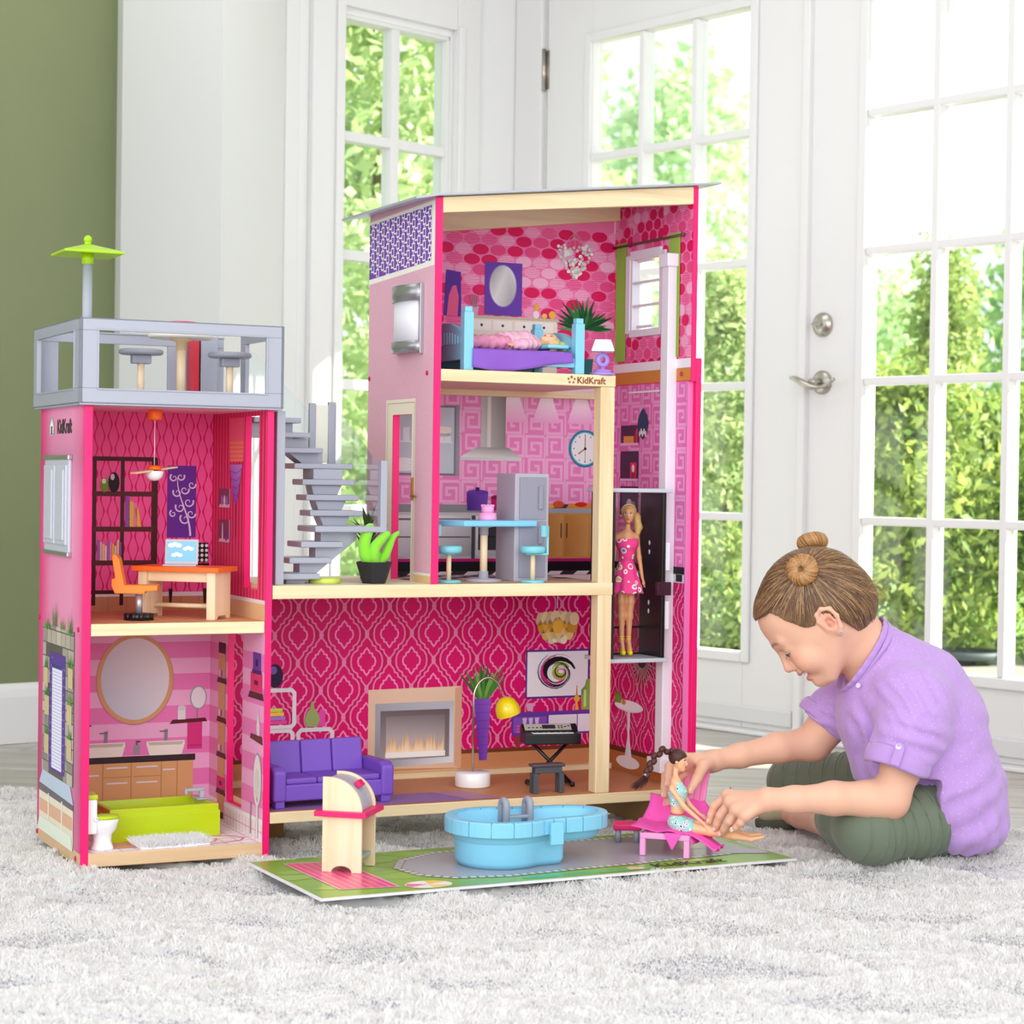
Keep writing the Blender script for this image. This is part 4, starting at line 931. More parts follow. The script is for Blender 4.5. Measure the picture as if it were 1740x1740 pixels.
for k in range(15): a = PI*.98+PI*1.04*k/14; l = .058 if k % 2 else .048; A.stroke([(.176+.014*math.cos(a), .31+.012*math.sin(a)), (.176+l*math.cos(a), .31+l*math.sin(a))], .0032, '#b9a39c', 9+k % 2)
A.ell(.176, .31, .018, .014, '#4a2b30', 12); A.done('printed_starburst', rw1i)
A = Art('u', UR); A.ell(.229, .213, .061, .012, '#f2edf2', 9, 30); A.ell(.229, .2145, .055, .0095, '#fffaff', 10, 30); A.poly([(.222, .204), (.236, .204), (.233, .15), (.245, .105), (.213, .105), (.225, .15)], ['#f0eaf0', '#dcd4dc', '#efe9ef', '#e4dce4', '#fbf7fb', '#ffffff'], 8)
A.ell(.230, .098, .05, .013, '#f4eff4', 9, 30); A.poly([(.262, .216), (.288, .216), (.29, .24), (.28, .232), (.274, .246), (.268, .232), (.258, .238)], '#7f9a2c', 11); A.ell(.25, .219, .009, .005, '#d88a2c', 11); A.done('printed_tulip_table', rw1i)
# curtains, rod and plastic window on bedroom right wall
cw = MB(); cw.col('#7fa02c')
for v0, v1 in ((.267, .312), (.046, .09)):
    n = 25; pts = [(v0+(v1-v0)*i/(n-1), UR-.0022-.0018*math.sin(i*1.57)) for i in range(n)]
    for i in range(n-1): 
        a, b = pts[i], pts[i+1]; cw.add([(a[1], a[0], .92), (b[1], b[0], .92), (b[1], b[0], 1.164), (a[1], a[0], 1.164)], [(0, 1, 2, 3)], True)
cw.build('curtain', mat('green_curtain', '#8fa83a', .7), rw2)
cw = MB(); cw.cyl((UR-.005, .03, 1.157), (UR-.005, .325, 1.157), .0025, n=10); cw.ball((UR-.005, .03, 1.157), .004, 10, 6); cw.build('curtain_rod', mat('rod_bronze', '#6d5a4a', .4, .6), rw2)
wf = MB()
for q in ((.10, .975, .118, 1.135), (.245, .975, .263, 1.135), (.118, 1.125, .245, 1.143), (.118, .967, .245, .982)): wf.box((UR-.006, q[0], q[1]), (UR, q[2], q[3]))
for q in ((.118, .982, .126, 1.125), (.237, .982, .245, 1.125)): wf.box((UR-.004, q[0], q[1]), (UR+.013, q[2], q[3]))
wf.box((UR-.004, .126, 1.028), (UR+.008, .237, 1.033)); wf.box((UR-.004, .126, 1.075), (UR+.008, .237, 1.080)); wf.box((UR-.006, .15, .984), (UR, .215, .99)); wf.box((UR-.006, .15, 1.117), (UR, .215, 1.123))
wf.build('window_frame', mat('window_plastic', '#e9e6f0', .35), rw2, .0012)
# floor prints
A = Art('z', .0766, 1); A.rect(.34, .002, 1.196, .3195, '#c98a5e', 1)
for k in range(16): A.rect(.34, .012+k*.02, 1.196, .0127+k*.02, '#b57448', 2)
A.poly([(.34, .012), (.735, .012), (.70, .12), (.34, .12)], '#8f6aa8', 3); A.poly([(.735, .012), (.80, .012), (.76, .12), (.70, .12)], '#b07f9c', 4); A.done('floor_print', mbase)
sp = MB(); sp.box((.345, .298, .0766), (1.183, .3195, .088)); sp.build('floor_strip', M_pine, mbase, .001)
A = Art('z', KZ1, 1); A.rect(.342, .003, .64, .318, '#eadcc4', 1)
for k in range(8): A.rect(.342, .01+k*.04, .64, .011+k*.04, '#cdb791', 2)
A.rect(.657, .003, 1.018, .3195, '#c9ab8c', 1)
for i in range(9):
    for j in range(8):
        A.rect(.657+i*.0401, .003+j*.0395, .657+i*.0401+.0395, .003+j*.0395+.039, '#e6ded8' if (i+j) % 2 else '#1e191c', 2) if j > 3 else None
for k in range(4): A.rect(.657, .003+k*.04, 1.018, .004+k*.04, '#a88a68', 3)
A.done('floor_print', kf)
A = Art('z', BZ1, 1); A.rect(UL+.015, .003, 1.018, .3195, '#c47a5a', 1); A.done('floor_print', bf)
A = Art('z', BZ0, -1); A.rect(UL+.014, .022, 1.018, .3195, '#efb9a4', 1); A.done('ceiling_print', bf)
# left outside face of the main house
A = Art('u', UL); hd = [(.10, .197, KZ1, .794)]
hole_rects(A, 0.001, .33, KZ1, 1.19, hd, lambda a, b, c, d: A.rect(a, b, c, d, '#e8b2c4', 1)); A.done('outside_print', ml, mat('speckled_print', '#e8b2c4', .5, vcol=True, var=.13, vscale=420))
A = ClipArt('u', UL); A.poly([(.003, 1.065), (.33, 1.053), (.33, 1.176), (.003, 1.184)], '#f4efe6', 2); A.poly([(.018, 1.074), (.33, 1.063), (.33, 1.170), (.018, 1.176)], '#7b4ab0', 3)
A.box_ = (.018, .33, 1.066, 1.175)
for i in range(13):
    for j in range(6):
        x = .02+i*.026; z = 1.066+j*.0225+(.011 if i % 2 else 0)
        A.stroke([(x, z), (x+.012, z), (x+.012, z+.014), (x, z+.014)], .0028, '#f4efe6', 4, True)
        A.rect(x+.012, z+.006, x+.026, z+.009, '#f4efe6', 5); A.rect(x+.0045, z+.0145, x+.0075, z+.0225, '#f4efe6', 5)
A.box_ = None; A.done('printed_lattice', ml)
A = Art('u', UL); DC = '#eee4cf'
for q in ((.083, KZ1, .10, .823), (.197, KZ1, .231, .823), (.10, .794, .197, .823)): A.rect(*q, DC, 3)
for q in ((.088, KZ1, .0895, .816), (.222, KZ1, .2235, .816)): A.rect(*q, '#b9ab8c', 4)
A.rect(.088, .815, .2235, .8165, '#b9ab8c', 4); A.rect(.003, KZ1, .083, .494, '#e2c08c', 4); A.rect(.001, .494, .083, .499, '#f2e8dc', 5); A.done('printed_door_frame', ml)
d = MB(); d.box((UL-.004, .089, .632), (UL, .094, .675)); d.cyl((UL-.006, .091, .64), (UL-.006, .066, .64), .0022, n=8); d.build('door_handle', mat('brass', '#a8752c', .3, .8), ml, .0008)
lp = MB(); n = 14
for (za, zb, r) in ((1.004, 1.034, .026), (.909, .929, .026)):
    lp.prism([(UL-.004-r*math.sin(PI*i/n)*.9, .115+.064*math.cos(PI*i/n)) for i in range(n+1)], za, zb, 'z', True)
wl = lp.build('wall_lamp', mat('brushed_silver', '#b4b4ba', .3, .8), ml)
lp = MB(); lp.prism([(UL-.004-.022*math.sin(PI*i/n)*.9, .115+.056*math.cos(PI*i/n)) for i in range(n+1)], .929, 1.004, 'z', True); lp.build('lamp_diffuser', mat('frosted', '#f1eff6', .4), ml)
lp = MB(); lp.box((UL-.008, .05, .905), (UL, .058, 1.036)); lp.build('lamp_bracket', _mats['brushed_silver'], ml, .001)
sm = MB()
for v_, z_ in ((.34, .868), (.03, .868)): sm.lathe([(.0045, 0), (.0045, .002), (.003, .0028)], (UL, min(v_, .322), z_), 12, Matrix.Rotation(-PI/2, 3, 'Y'))
sm.build('screw', _mats['bolt_pink'], ml)
sm = MB(); sm.lathe([(.0045, 0), (.0045, .002), (.003, .0028)], (UR-.0014, .035, .885), 12, Matrix.Rotation(-PI/2, 3, 'Y')); sm.build('screw', _mats['bolt_pink'], rw2)
TF = lambda u_, z_, v_=-.0006: Matrix(((1, 0, 0, u_), (0, 0, -1, v_), (0, 1, 0, z_), (0, 0, 0, 1)))
text('lettering', 'KidKraft', .0178, TF(.967, .8575), M_brown, bf, .0002, .0003)
A = Art('v', 0)
for (x, z_, r) in ((.925, .869, .004), (.9185, .8655, .0032), (.9315, .8655, .0032), (.921, .859, .0032), (.929, .859, .0032)):
    A.poly([(x+(r if k % 2 == 0 else r*.42)*math.sin(PI*k/5), z_+(r if k % 2 == 0 else r*.42)*math.cos(PI*k/5)) for k in range(10)], '#8a4a22', 2)
A.done('printed_logo', bf)
# --- elevator
el = MB(); el.box((UR-.022, .055, .12), (UR, .083, 1.115)); el_r = el.build('elevator_rail', M_vinyl, dh, .002)
el = MB(); el.box((UR-.014, .083, .12), (UR-.002, .098, 1.10)); el.build('rail_groove', mat('rail_grey', '#c9c6d2', .4), el_r, .001)
el = MB(); el.box((UR-.027, .050, 1.096), (UR, .088, 1.122)); el.box((UR-.027, .050, .100), (UR, .106, .128)); el.build('rail_cap', M_vinyl, el_r, .002)
c0, c1, q0, q1 = 1.036, 1.150, .03, .125
ec = MB(); ec.box((c0-.006, q0-.006, .322), (c1+.006, q1+.01, .330)); car = ec.build('elevator_car', M_silver_l, dh, .0015)
ec = MB(); ec.box((c0-.006, q0-.006, .652), (c1+.012, q1+.01, .660)); ec.build('car_roof', M_silver_l, car, .0015)
ec = MB(); ec.box((c0, q0, .330), (c0+.004, q1, .652)); ec.build('car_side', M_black, car, .001)
ec = MB(); ec.box((c1-.004, q0, .330), (c1, q1, .652)); ec.box((c1-.006, q0, .33), (c1+.002, q0+.012, .652)); ec.build('car_side', M_black, car, .001)
ec = MB(); ec.box((c0, q1-.004, .330), (c1, q1, .333)); ec.box((c0+.046, q1-.004, .33), (c0+.05, q1, .39)); ec.box((c0, q1-.006, .382), (c1, q1, .386)); ec.build('car_back_frame', M_black, car)
ec = MB(); ec.box((c0+.004, q1-.002, .330), (c1-.004, q1, .652)); ec.build('car_back_panel', M_clear, car)
ec = MB()
for z_ in (.50, .385): ec.box((c1+.002, q0+.004, z_), (c1+.014, q0+.03, z_+.055))
ec.build('car_clip', M_vinyl, car, .001)
ec = MB(); ec.box((c1-.018, q0-.006, .452), (c1+.012, q0+.006, .478)); ec.build('car_latch', mat('latch', '#3b0f26', .3), car, .001)
ec = MB()
for z_ in (.553, .535, .435, .418): ec.ball((c1-.0045, .085, z_), (.0012, .0035, .005), 10, 6)
ec.build('car_screw', M_silver_l, car)
# --- stairs (grey plastic) beside the tower, on the terrace
st = MB(); S0 = .345
st.box((.349, .018, KZ1), (.365, .046, .79))
stair = st.build('staircase', M_silver, dh, .0015)
def step(a, b, bev=.002, nm='stair_step'): q = MB(); q.box(a, b); return q.build(nm, M_silver, stair, bev)
ld = .25
# upper flight (rises to the tower, going left)
for i, (u0, u1, z_) in enumerate(((.355, .448, .783), (.385, .468, .756), (.402, .492, .7275))): step((u0, .17+.0*i, z_-.010), (u1, .26, z_))
q = MB(); q.prism([(.355, .745), (.395, .745), (.47, .690), (.50, .690), (.50, .718), (.47, .718), (.47, .745), (.44, .745), (.44, .773), (.355, .773)], .195, .235); q.build('stair_stringer', M_silver, stair, .001)
step((.432, .16, .688), (.548, .27, .6985), nm='landing')
for i in range(3):
    z_ = .669-.0285*i; v_ = .178-.022*i; u0 = .442-.0*i
    step((.444, v_-.03, z_-.011), (.548, v_+.03, z_)); q = MB(); q.prism([(.470+.002*i, z_-.0285), (.518, z_-.0285), (.526, z_-.011), (.466, z_-.011)], v_-.018, v_+.018); q.build('stair_stringer', M_silver, stair, .001)
q = MB(); q.box((.466, .15, .669), (.524, .21, .688)); q.build('stair_stringer', M_silver, stair, .001)
step((.428, .03, .5735), (.556, .13, .5845), nm='landing')
for i, (u0, u1) in enumerate(((.405, .486), (.383, .464), (.36, .442))): z_ = .5565-.0288*i; step((u0, .04, z_-.011), (u1, .12, z_))
q = MB(); q.prism([(.45, .5735), (.52, .5735), (.52, .56), (.42, KZ1), (.385, KZ1), (.385, .50), (.41, .50), (.41, .528), (.44, .528), (.44, .556), (.45, .556)], .062, .098); q.build('stair_stringer', M_silver, stair, .001)
q = MB(); q.box((.497, .262, .6985), (.510, .270, .815)); q.box((.536, .262, .6985), (.551, .272, .818)); q.build('railing_post', M_silver, stair, .001)
q = MB(); q.box((.510, .266, .70), (.536, .269, .812)); q.build('railing_panel', mat('cream_panel', '#f2efdf', .4), stair)
q = MB(); q.box((.5535, .03, .5735), (.566, .045, .705)); q.build('railing_post', M_silver, stair, .001)
def acr(pts, off=(0, 0, 0)):
    q = MB(); t = .0012; vs = [tuple(p) for p in pts]; vs2 = [(p[0]+off[0]*t, p[1]+off[1]*t, p[2]+off[2]*t) for p in pts]; n = len(vs)
    q.add(vs+vs2, [tuple(range(n)), tuple(range(n, 2*n))[::-1]]+[(i, n+i, n+(i+1) % n, (i+1) % n) for i in range(n)], False); q.build('clear_railing', M_clear, stair)
acr([(.549, .262, .6985), (.549, .262, .812), (.5535, .045, .70), (.5535, .045, .585)], (1, 0, 0))
acr([(.40, .268, .80), (.497, .268, .70), (.497, .268, .80), (.36, .268, .93)], (0, 1, 0))
# ============================================================ FURNITURE AND TOYS
def W_(name, vals): return vals
M_blue = mat('light_blue_plastic', '#86cdea', .35)
M_teal = mat('teal_paint', '#7fd0dd', .4)
M_purple = mat('purple_plastic', '#7a50bd', .42)
M_lilac = mat('lilac_plastic', '#a98de0', .4)
M_lime = mat('lime_plastic', '#bfd400', .22, coat=.3)
M_lime2 = mat('lime_umbrella', '#a9d300', .35)
M_orange = mat('orange_paint', '#fb8708', .4)
M_orange2 = mat('deep_orange_paint', '#fb6a10', .4)
M_wht = mat('glossy_white_plastic', '#f6f6f6', .25)
M_birch = wood_mat('birch_upright', '#f7dfbd', .9, .5, 'z', .8)
M_birchx = wood_mat('birch_flat', '#f6dcb6', .88, .5, 'x', .8)
M_magenta = mat('magenta_paint', '#e8176c', .4)
M_greyp = mat('grey_toy_plastic', '#9a9ca8', .4)
M_gtop = mat('grey_paint', '#b2aebb', .5, bump=.05, bscale=400)
M_steel = mat('steel_tube', '#c9c3bc', .22, 1)
Cb = MB
# ---- roof terrace of the tower (floor at z .80)
RZ = .80
t = thing('round_table', 'cream round toy table in the middle of the roof terrace', 'table', (.213, .16, RZ))
b = MB(); b.lathe([(.0, .120), (.057, .120), (.060, .1225), (.060, .126), (.057, .128), (0, .128)], n=40); b.build('table_top', mat('cream_plastic', '#efe9dd', .4), t)
b = MB(); b.cyl((0, 0, .018), (0, 0, .105), .0083, n=20); b.build('leg', M_birch, t)
b = MB(); b.lathe([(.022, 0), (.022, .004), (.0105, .007), (.0105, .02)], n=24); b.build('foot', mat('peach_plastic', '#f1cf9f', .4), t)
b = MB(); b.lathe([(.0095, .10), (.0095, .114), (.019, .117), (.019, .120)], n=24); b.build('collar', _mats['peach_plastic'], t)
d = MB(); d.lathe([(.012, 0), (.018, .014), (.026, .021), (.0265, .0225), (.019, .019), (.0, .008)], n=28); o = d.build('toy_dish', M_magenta, None, 0, 2, HM @ Matrix.Translation((.213, .16, RZ+.128))); tag(o, 'pink toy dish on the round roof terrace table', 'dish')
def roof_stool(u, v, lab):
    t = thing('roof_stool', lab, 'stool', (u, v, RZ), 0, 'grey stools on the roof terrace')
    b = MB(); b.lathe([(0, .086), (.036, .086), (.0395, .0885), (.0395, .0935), (.036, .096), (0, .096)], n=36); b.build('seat', M_greyp, t)
    b = MB(); b.obox((0, 0, .078), (.034, .020, .016)); b.build('seat_bracket', M_greyp, t, .002)
    b = MB(); b.cyl((0, 0, .005), (0, 0, .072), .0065, n=16); b.build('leg', M_birch, t)
    b = MB(); b.lathe([(0, 0), (.022, 0), (.022, .004), (.019, .006), (0, .006)], n=28); b.build('base', M_greyp, t)
roof_stool(.128, .12, 'grey round stool left of the round table on the roof terrace')
roof_stool(.292, .12, 'grey round stool right of the round table on the roof terrace')
t = thing('parasol', 'lime green square toy parasol on a grey pole at the corner of the roof terrace', 'parasol', (.004, .010, RZ))
b = MB(); b.cyl((0, 0, 0), (0, 0, .238), .0082, n=20); b.build('pole', mat('grey_pole', '#a7aab6', .35), t)
b = MB(); a = .0515; h0, h1 = .245, .262
b.add([(-a, -a, h0), (a, -a, h0), (a, a, h0), (-a, a, h0), (-a, -a, h0+.004), (a, -a, h0+.004), (a, a, h0+.004), (-a, a, h0+.004), (0, 0, h1+.003), (0, 0, h0+.004)],
      [(4, 5, 8), (5, 6, 8), (6, 7, 8), (7, 4, 8), (0, 1, 5, 4), (1, 2, 6, 5), (2, 3, 7, 6), (3, 0, 4, 7), (1, 0, 9), (2, 1, 9), (3, 2, 9), (0, 3, 9)], False); b.build('canopy', M_lime2, t, .0015)
b = MB(); b.cyl((0, 0, .230), (0, 0, .249), .0098, n=20); b.build('collar', M_lime2, t)
b = MB(); b.ball((0, 0, .272), .0072); b.cyl((0, 0, .262), (0, 0, .268), .0058); b.build('finial', M_lime2, t)
# ---- study
FZ2 = .4173
t = thing('desk', 'orange topped wooden toy desk in the study of the tower', 'desk', (.212, .116, FZ2), math.radians(-40))
b = MB(); b.obox((0, 0, .0885), (.166, .092, .009)); b.build('desk_top', M_orange2, t, .001)
for s in (-1, 1):
    b = MB(); x = s*.066; b.prism([(-.038, 0), (-.026, 0), (-.019, .006), (.012, .006), (.02, 0), (.034, 0), (.034, .084), (-.038, .084)], x-.008, x+.008, 'x'); b.build('side_panel', M_birch, t, .001)
b = MB(); b.box((-.058, -.030, .066), (.058, -.022, .084)); b.build('apron', M_birchx, t, .001)
b = MB(); b.cyl((-.058, .0, .022), (.058, .0, .022), .0042, n=12); b.build('stretcher', M_birch, t)
t = thing('laptop', 'open toy laptop with a cloud picture on the desk', 'laptop', (.205, .122, FZ2+.093), math.radians(-22))
b = MB(); b.box((-.030, -.020, 0), (.030, .014, .003)); b.build('keyboard_base', mat('laptop_grey', '#c3c4cc', .35), t, .001)
b = MB(); R = Matrix.Rotation(math.radians(-12), 3, 'X'); b.obox((0, .020, .0245), (.060, .003, .046), R); b.build('screen_lid', _mats['laptop_grey'], t, .0012)
A = MB(); A.col('#8fd2ee'); A.obox((0, .0181, .0255), (.052, .0004, .036), R); A.col('#fbfdff')
for cx, cz, w in ((-.012, .036, .011), (.012, .030, .009), (-.008, .0185, .009)):
    for k in range(3):
        c = Vector((0, .0174, 0))+Vector((cx+(k-1)*w*.55, 0, 0)); zz = cz+(.002 if k == 1 else 0); n = 12
        q = [(cx+(k-1)*w*.6+w*.55*math.cos(2*PI*i/n), .0193-.0022+(zz-.0255)*math.sin(math.radians(12)), zz+w*.38*math.sin(2*PI*i/n)) for i in range(n)]
        A.add(q, [tuple(range(n))], False)
A.build('screen', M_print, t)
t = thing('desk_chair', 'orange swivel toy chair on a black scalloped base in front of the desk', 'chair', (.118, .078, FZ2), math.radians(-22))
b = MB(); b.lathe([(.0, 0), (.024, 0), (.024, .011), (.014, .013), (0, .013)], n=10)
for k in range(10): a = k*PI/5; b.cyl((.021*math.cos(a), .021*math.sin(a), 0), (.021*math.cos(a), .021*math.sin(a), .012), .0052, n=8)
b.build('base', M_black, t)
b = MB(); b.cyl((0, 0, .012), (0, 0, .045), .0062, n=16); b.build('column', mat('column_silver', '#c3c3ca', .3, .6), t)
b = MB(); b.prism([(-.040, .047), (.012, .047), (.012, .051), (.034, .053), (.034, .062), (-.024, .062), (-.033, .108), (-.041, .117), (-.046, .112), (-.040, .074), (-.046, .072), (-.046, .06)], -.018, .018, 'y'); b.build('seat', M_orange, t, .001)
t = thing('ceiling_fan', 'toy ceiling fan with wooden blades and white globe under an orange cap', 'fan', (.156, .125, .79))
b = MB(); b.lathe([(0, -.002), (.012, -.002), (.0135, -.005), (.0135, -.017), (.012, -.019), (0, -.019)][::-1], n=24); b.build('ceiling_cap', M_orange2, t)
b = MB(); b.cyl((0, 0, -.100), (0, 0, -.018), .0007, n=6); b.build('cord', M_wht, t)
b = MB(); b.lathe([(0, -.108), (.012, -.108), (.013, -.104), (.008, -.100), (0, -.100)], n=24); b.build('motor', M_orange2, t)
for s in (-1, 1):
    b = MB(); R = Matrix.Rotation(math.radians(35 if s < 0 else 35), 3, 'Z') @ Matrix.Rotation(math.radians(-6), 3, 'Y'); b.obox(R @ Vector((s*.034, 0, 0))+Vector((0, 0, -.1085)), (.046, .016, .003), R); b.build('blade', M_birchx, t, .0008)
b = MB(); b.lathe([(0, -.128), (.008, -.1265), (.0145, -.121), (.0168, -.113), (.0165, -.110), (0, -.110)], n=28); b.build('globe', M_wht, t)
# ---- bathroom
BZF = .0245
t = thing('bathtub', 'lime green toy bathtub in the bathroom of the tower', 'bathtub', (.170, .150, BZF), math.radians(3))
b = MB()
def tub(b, L, Wd, H, th):
    l, w = L/2, Wd/2
    outer = [(-l+.004, -w+.004, 0), (l-.001, -w+.004, 0), (l-.001, w-.004, 0), (-l+.004, w-.004, 0)]
    def ring(x0, x1, y0, y1, z): return [(x0, y0, z), (x1, y0, z), (x1, y1, z), (x0, y1, z)]
    rs = [ring(-l+.002, l, -w, w, 0), ring(-l+.002, l, -w, w, H-.012), ring(-l+.004, l-.002, -w+.003, w-.003, H-.0115), ring(-l+.004, l-.002, -w+.003, w-.003, H), ring(-l+.013, l-.011, -w+.012, w-.012, H), ring(-l+.018, l-.016, -w+.018, w-.018, .012)]
    vs = [p for r in rs for p in r]; fs = [(3, 2, 1, 0)]
    for k in range(len(rs)-1):
        for i in range(4): fs.append((k*4+i, k*4+(i+1) % 4, k*4+4+(i+1) % 4, k*4+4+i))
    e = (len(rs)-1)*4; fs.append((e, e+1, e+2, e+3)); b.add(vs, fs, False)
tub(b, .208, .118, .058, .01); b.build('tub', M_lime, t, .0025, 3)
b = MB(); b.box((.078, -.010, .058), (.098, .03, .061)); b.box((.088, .004, .060), (.097, .012, .076)); b.box((.060, .004, .072), (.097, .012, .078)); b.box((.059, .004, .066), (.065, .012, .076)); b.build('faucet', mat('grey_clear', '#b9bcc9', .3), t, .0015)
t = thing('toilet', 'white toy toilet with lime green lid beside the bathtub', 'toilet', (.030, .035, BZF), math.radians(-5))
b = MB(); b.box((-.0150, -.022, .030), (.004, .022, .090)); b.build('cistern', M_wht, t, .003, 3)
b = MB(); b.box((-.016, -.024, .090), (.005, .024, .098)); b.build('cistern_lid', M_lime, t, .002)
b = MB(); b.lathe([(.017, 0), (.017, .004), (.0135, .014), (.0145, .026), (.021, .036), (.0245, .050), (.024, .053), (0, .053)], (.016, 0, 0), 28, None, True, 1.15, .86); b.build('bowl', M_wht, t)
b = MB(); b.lathe([(.0235, .0535), (.0245, .056), (.0235, .059), (.012, .0605), (0, .061)], (.018, 0, 0), 28, None, True, 1.12, .84); b.build('seat_lid', M_lime, t)
b = MB(); R = Matrix.Rotation(PI/2, 3, 'X'); b.lathe([(.0035, -.002), (.0048, 0), (.0035, .002), (.0022, 0), (.0035, -.002)], (.002, -.022, .056), 14, R, False); b.build('hinge', M_wht, t)
def fur_patch(name, lab, cat, M, sx, sy, n, L, m):
    g = np.random.default_rng(5); x = (g.random(n)-.5)*sx; y = (g.random(n)-.5)*sy; l = L*(.6+.6*g.random(n)); az = g.random(n)*2*PI; w = .0009
    base = np.stack([x, y, np.full(n, .001)], 1); lean = g.normal(0, .55, (n, 2)); tip = base+np.concatenate([lean*l[:, None], l[:, None]], 1); wd = np.stack([np.cos(az)*w, np.sin(az)*w, 0*az], 1)
    V = np.stack([base-wd, base+wd, tip], 1).reshape(-1, 3); F_ = np.arange(3*n).reshape(n, 3)
    b = MB(); b.box((-sx/2, -sy/2, 0), (sx/2, sy/2, .003)); root = b.build(name, m, None, .001, 1, M); tag(root, lab, cat)
    o = mesh_np('pile', V, F_, m, root); o['kind'] = 'stuff'; return root
fur_patch('bath_mat', 'fluffy white toy bath mat in front of the lime green bathtub', 'bath mat', HM @ Matrix.Translation((.168, .040, BZF)) @ Matrix.Rotation(.06, 4, 'Z'), .124, .066, 9000, .013, mat('fur_white', '#fbfafa', .9))
# ---- terrace
t = thing('cactus_pot', 'bright green flocked toy cactus in a black pot on the terrace deck', 'cactus', (.548, .045, KZ1))
b = MB(); n = 6; r0, r1 = .023, .036
b.add([(r0*math.cos(2*PI*i/n), r0*math.sin(2*PI*i/n), 0) for i in range(n)]+[(r1*math.cos(2*PI*i/n), r1*math.sin(2*PI*i/n), .04) for i in range(n)]+[(r1*.82*math.cos(2*PI*i/n), r1*.82*math.sin(2*PI*i/n), .04) for i in range(n)]+[(r1*.8*math.cos(2*PI*i/n), r1*.8*math.sin(2*PI*i/n), .034) for i in range(n)],
      [tuple(range(n))[::-1]]+[(i, (i+1) % n, n+(i+1) % n, n+i) for i in range(n)]+[(n+i, n+(i+1) % n, 2*n+(i+1) % n, 2*n+i) for i in range(n)]+[(2*n+i, 2*n+(i+1) % n, 3*n+(i+1) % n, 3*n+i) for i in range(n)]+[tuple(range(3*n, 4*n))], False)
b.build('pot', mat('black_pot', '#1f1d20', .55, bump=.2, bscale=600), t, .0012)
M_cact = mat('flocked_green', '#8be02a', .85, bump=.5, bscale=900, sheen=.5)
for pts, rs in (([(-.004, 0, .034), (-.018, -.004, .052), (-.021, -.004, .075), (-.013, -.002, .098), (-.006, 0, .106)], [.012, .012, .011, .010, .006]),
                ([(.0, -.008, .034), (-.006, -.012, .05), (-.003, -.013, .068), (.012, -.012, .084), (.022, -.011, .092)], [.009, .010, .010, .008, .006]),
                ([(.008, 0, .036), (.02, 0, .05), (.028, .0, .068), (.036, .0, .084), (.047, .0, .094)], [.008, .009, .008, .006, .003]),
                ([(0, .004, .034), (.008, .006, .05), (.0, .006, .056)], [.010, .010, .006])):
    P = [Vector(p) for p in pts]; out = []; rr = []
    for i in range(len(P)-1):
        for k in range(5):
            s = k/5; p0 = P[max(i-1, 0)]; p1 = P[i]; p2 = P[i+1]; p3 = P[min(i+2, len(P)-1)]
            out.append(.5*((2*p1)+(p2-p0)*s+(2*p0-5*p1+4*p2-p3)*s*s+(3*p1-p0-3*p2+p3)*s**3)); rr.append(rs[i]+(rs[i+1]-rs[i])*s)
    out.append(P[-1]); rr.append(rs[-1]); out.append(P[-1]+(P[-1]-P[-2]).normalized()*rs[-1]*.6); rr.append(rs[-1]*.45)
    b = MB(); b.tube(out, rr, 12); b.build('stem', M_cact, t)
t = thing('pineapple_plant', 'dark green spiky toy plant behind the cactus beside the left house wall', 'plant', (.590, .19, KZ1))
b = MB(); b.lathe([(.012, 0), (.016, .03), (.0, .03)], n=16); b.build('pot', mat('dark_olive_pot', '#57553a', .6), t)
g = random.Random(4)
for k in range(26):
    a = g.uniform(0, 2*PI); e = g.uniform(.15, 1.25); l = g.uniform(.04, .065)*1.1; z0 = .03+.07*(k/26)
    b = MB(); p0 = Vector((0, 0, z0)); d_ = Vector((math.cos(a)*math.sin(e), math.sin(a)*math.sin(e), math.cos(e))); s = d_.cross(Vector((0, 0, 1))).normalized()*.005; m_ = p0+d_*l*.5+Vector((0, 0, .004)); t_ = p0+d_*l
    b.add([tuple(p0-s*.6), tuple(p0+s*.6), tuple(m_+s), tuple(m_-s), tuple(t_)], [(0, 1, 2, 3), (3, 2, 4)], False); b.build('leaf', mat('spiky_leaf', '#4c6a3e', .6), t)
b = MB(); b.cyl((0, 0, .02), (0, 0, .1), .004, n=8); b.build('stem', _mats['spiky_leaf'], t)
b = MB(); b.lathe([(0, 0), (.029, 0), (.030, .003), (.030, .008), (.028, .010), (0, .010)], n=32); o = b.build('lime_disc', mat('lime_translucent', '#d3e65a', .35), None, 0, 2, HM @ Matrix.Translation((.463, .075, KZ1))); tag(o, 'flat lime yellow toy disc on the terrace deck beside the stairs', 'disc')
# ---- kitchen
t = thing('fridge', 'grey two-door toy fridge in the kitchen beside the blue table', 'fridge', (.874, .098, KZ1), math.radians(0))
b = MB(); b.box((-.036, -.040, 0), (.036, .045, .206)); b.build('cabinet', M_gtop, t, .002)
M_fd = mat('fridge_door_grey', '#9391a1', .55, bump=.05, bscale=400)
b = MB(); b.box((-.027, -.0425, .098+.021), (.029, -.040, .199)); d1 = b.build('door', M_fd, t, .0006)
b = MB(); b.box((-.027, -.0425, .008), (.029, -.040, .116)); d2 = b.build('door', M_fd, t, .0006)
b = MB(); b.box((.012, -.0465, .138), (.021, -.0425, .182)); b.build('handle', M_fd, d1, .001)
b = MB(); b.box((.012, -.0465, .072), (.021, -.0425, .104)); b.build('handle', M_fd, d2, .001)
t = thing('kitchen_table', 'light blue toy table with wooden column in the kitchen', 'table', (.782, .075, KZ1))
b = MB(); b.prism([(-.098, .02), (-.060, -.045), (.098, -.03), (.092, .045), (-.09, .05)], .105, .1165, 'z'); b.build('table_top', M_blue, t, .0025, 3)
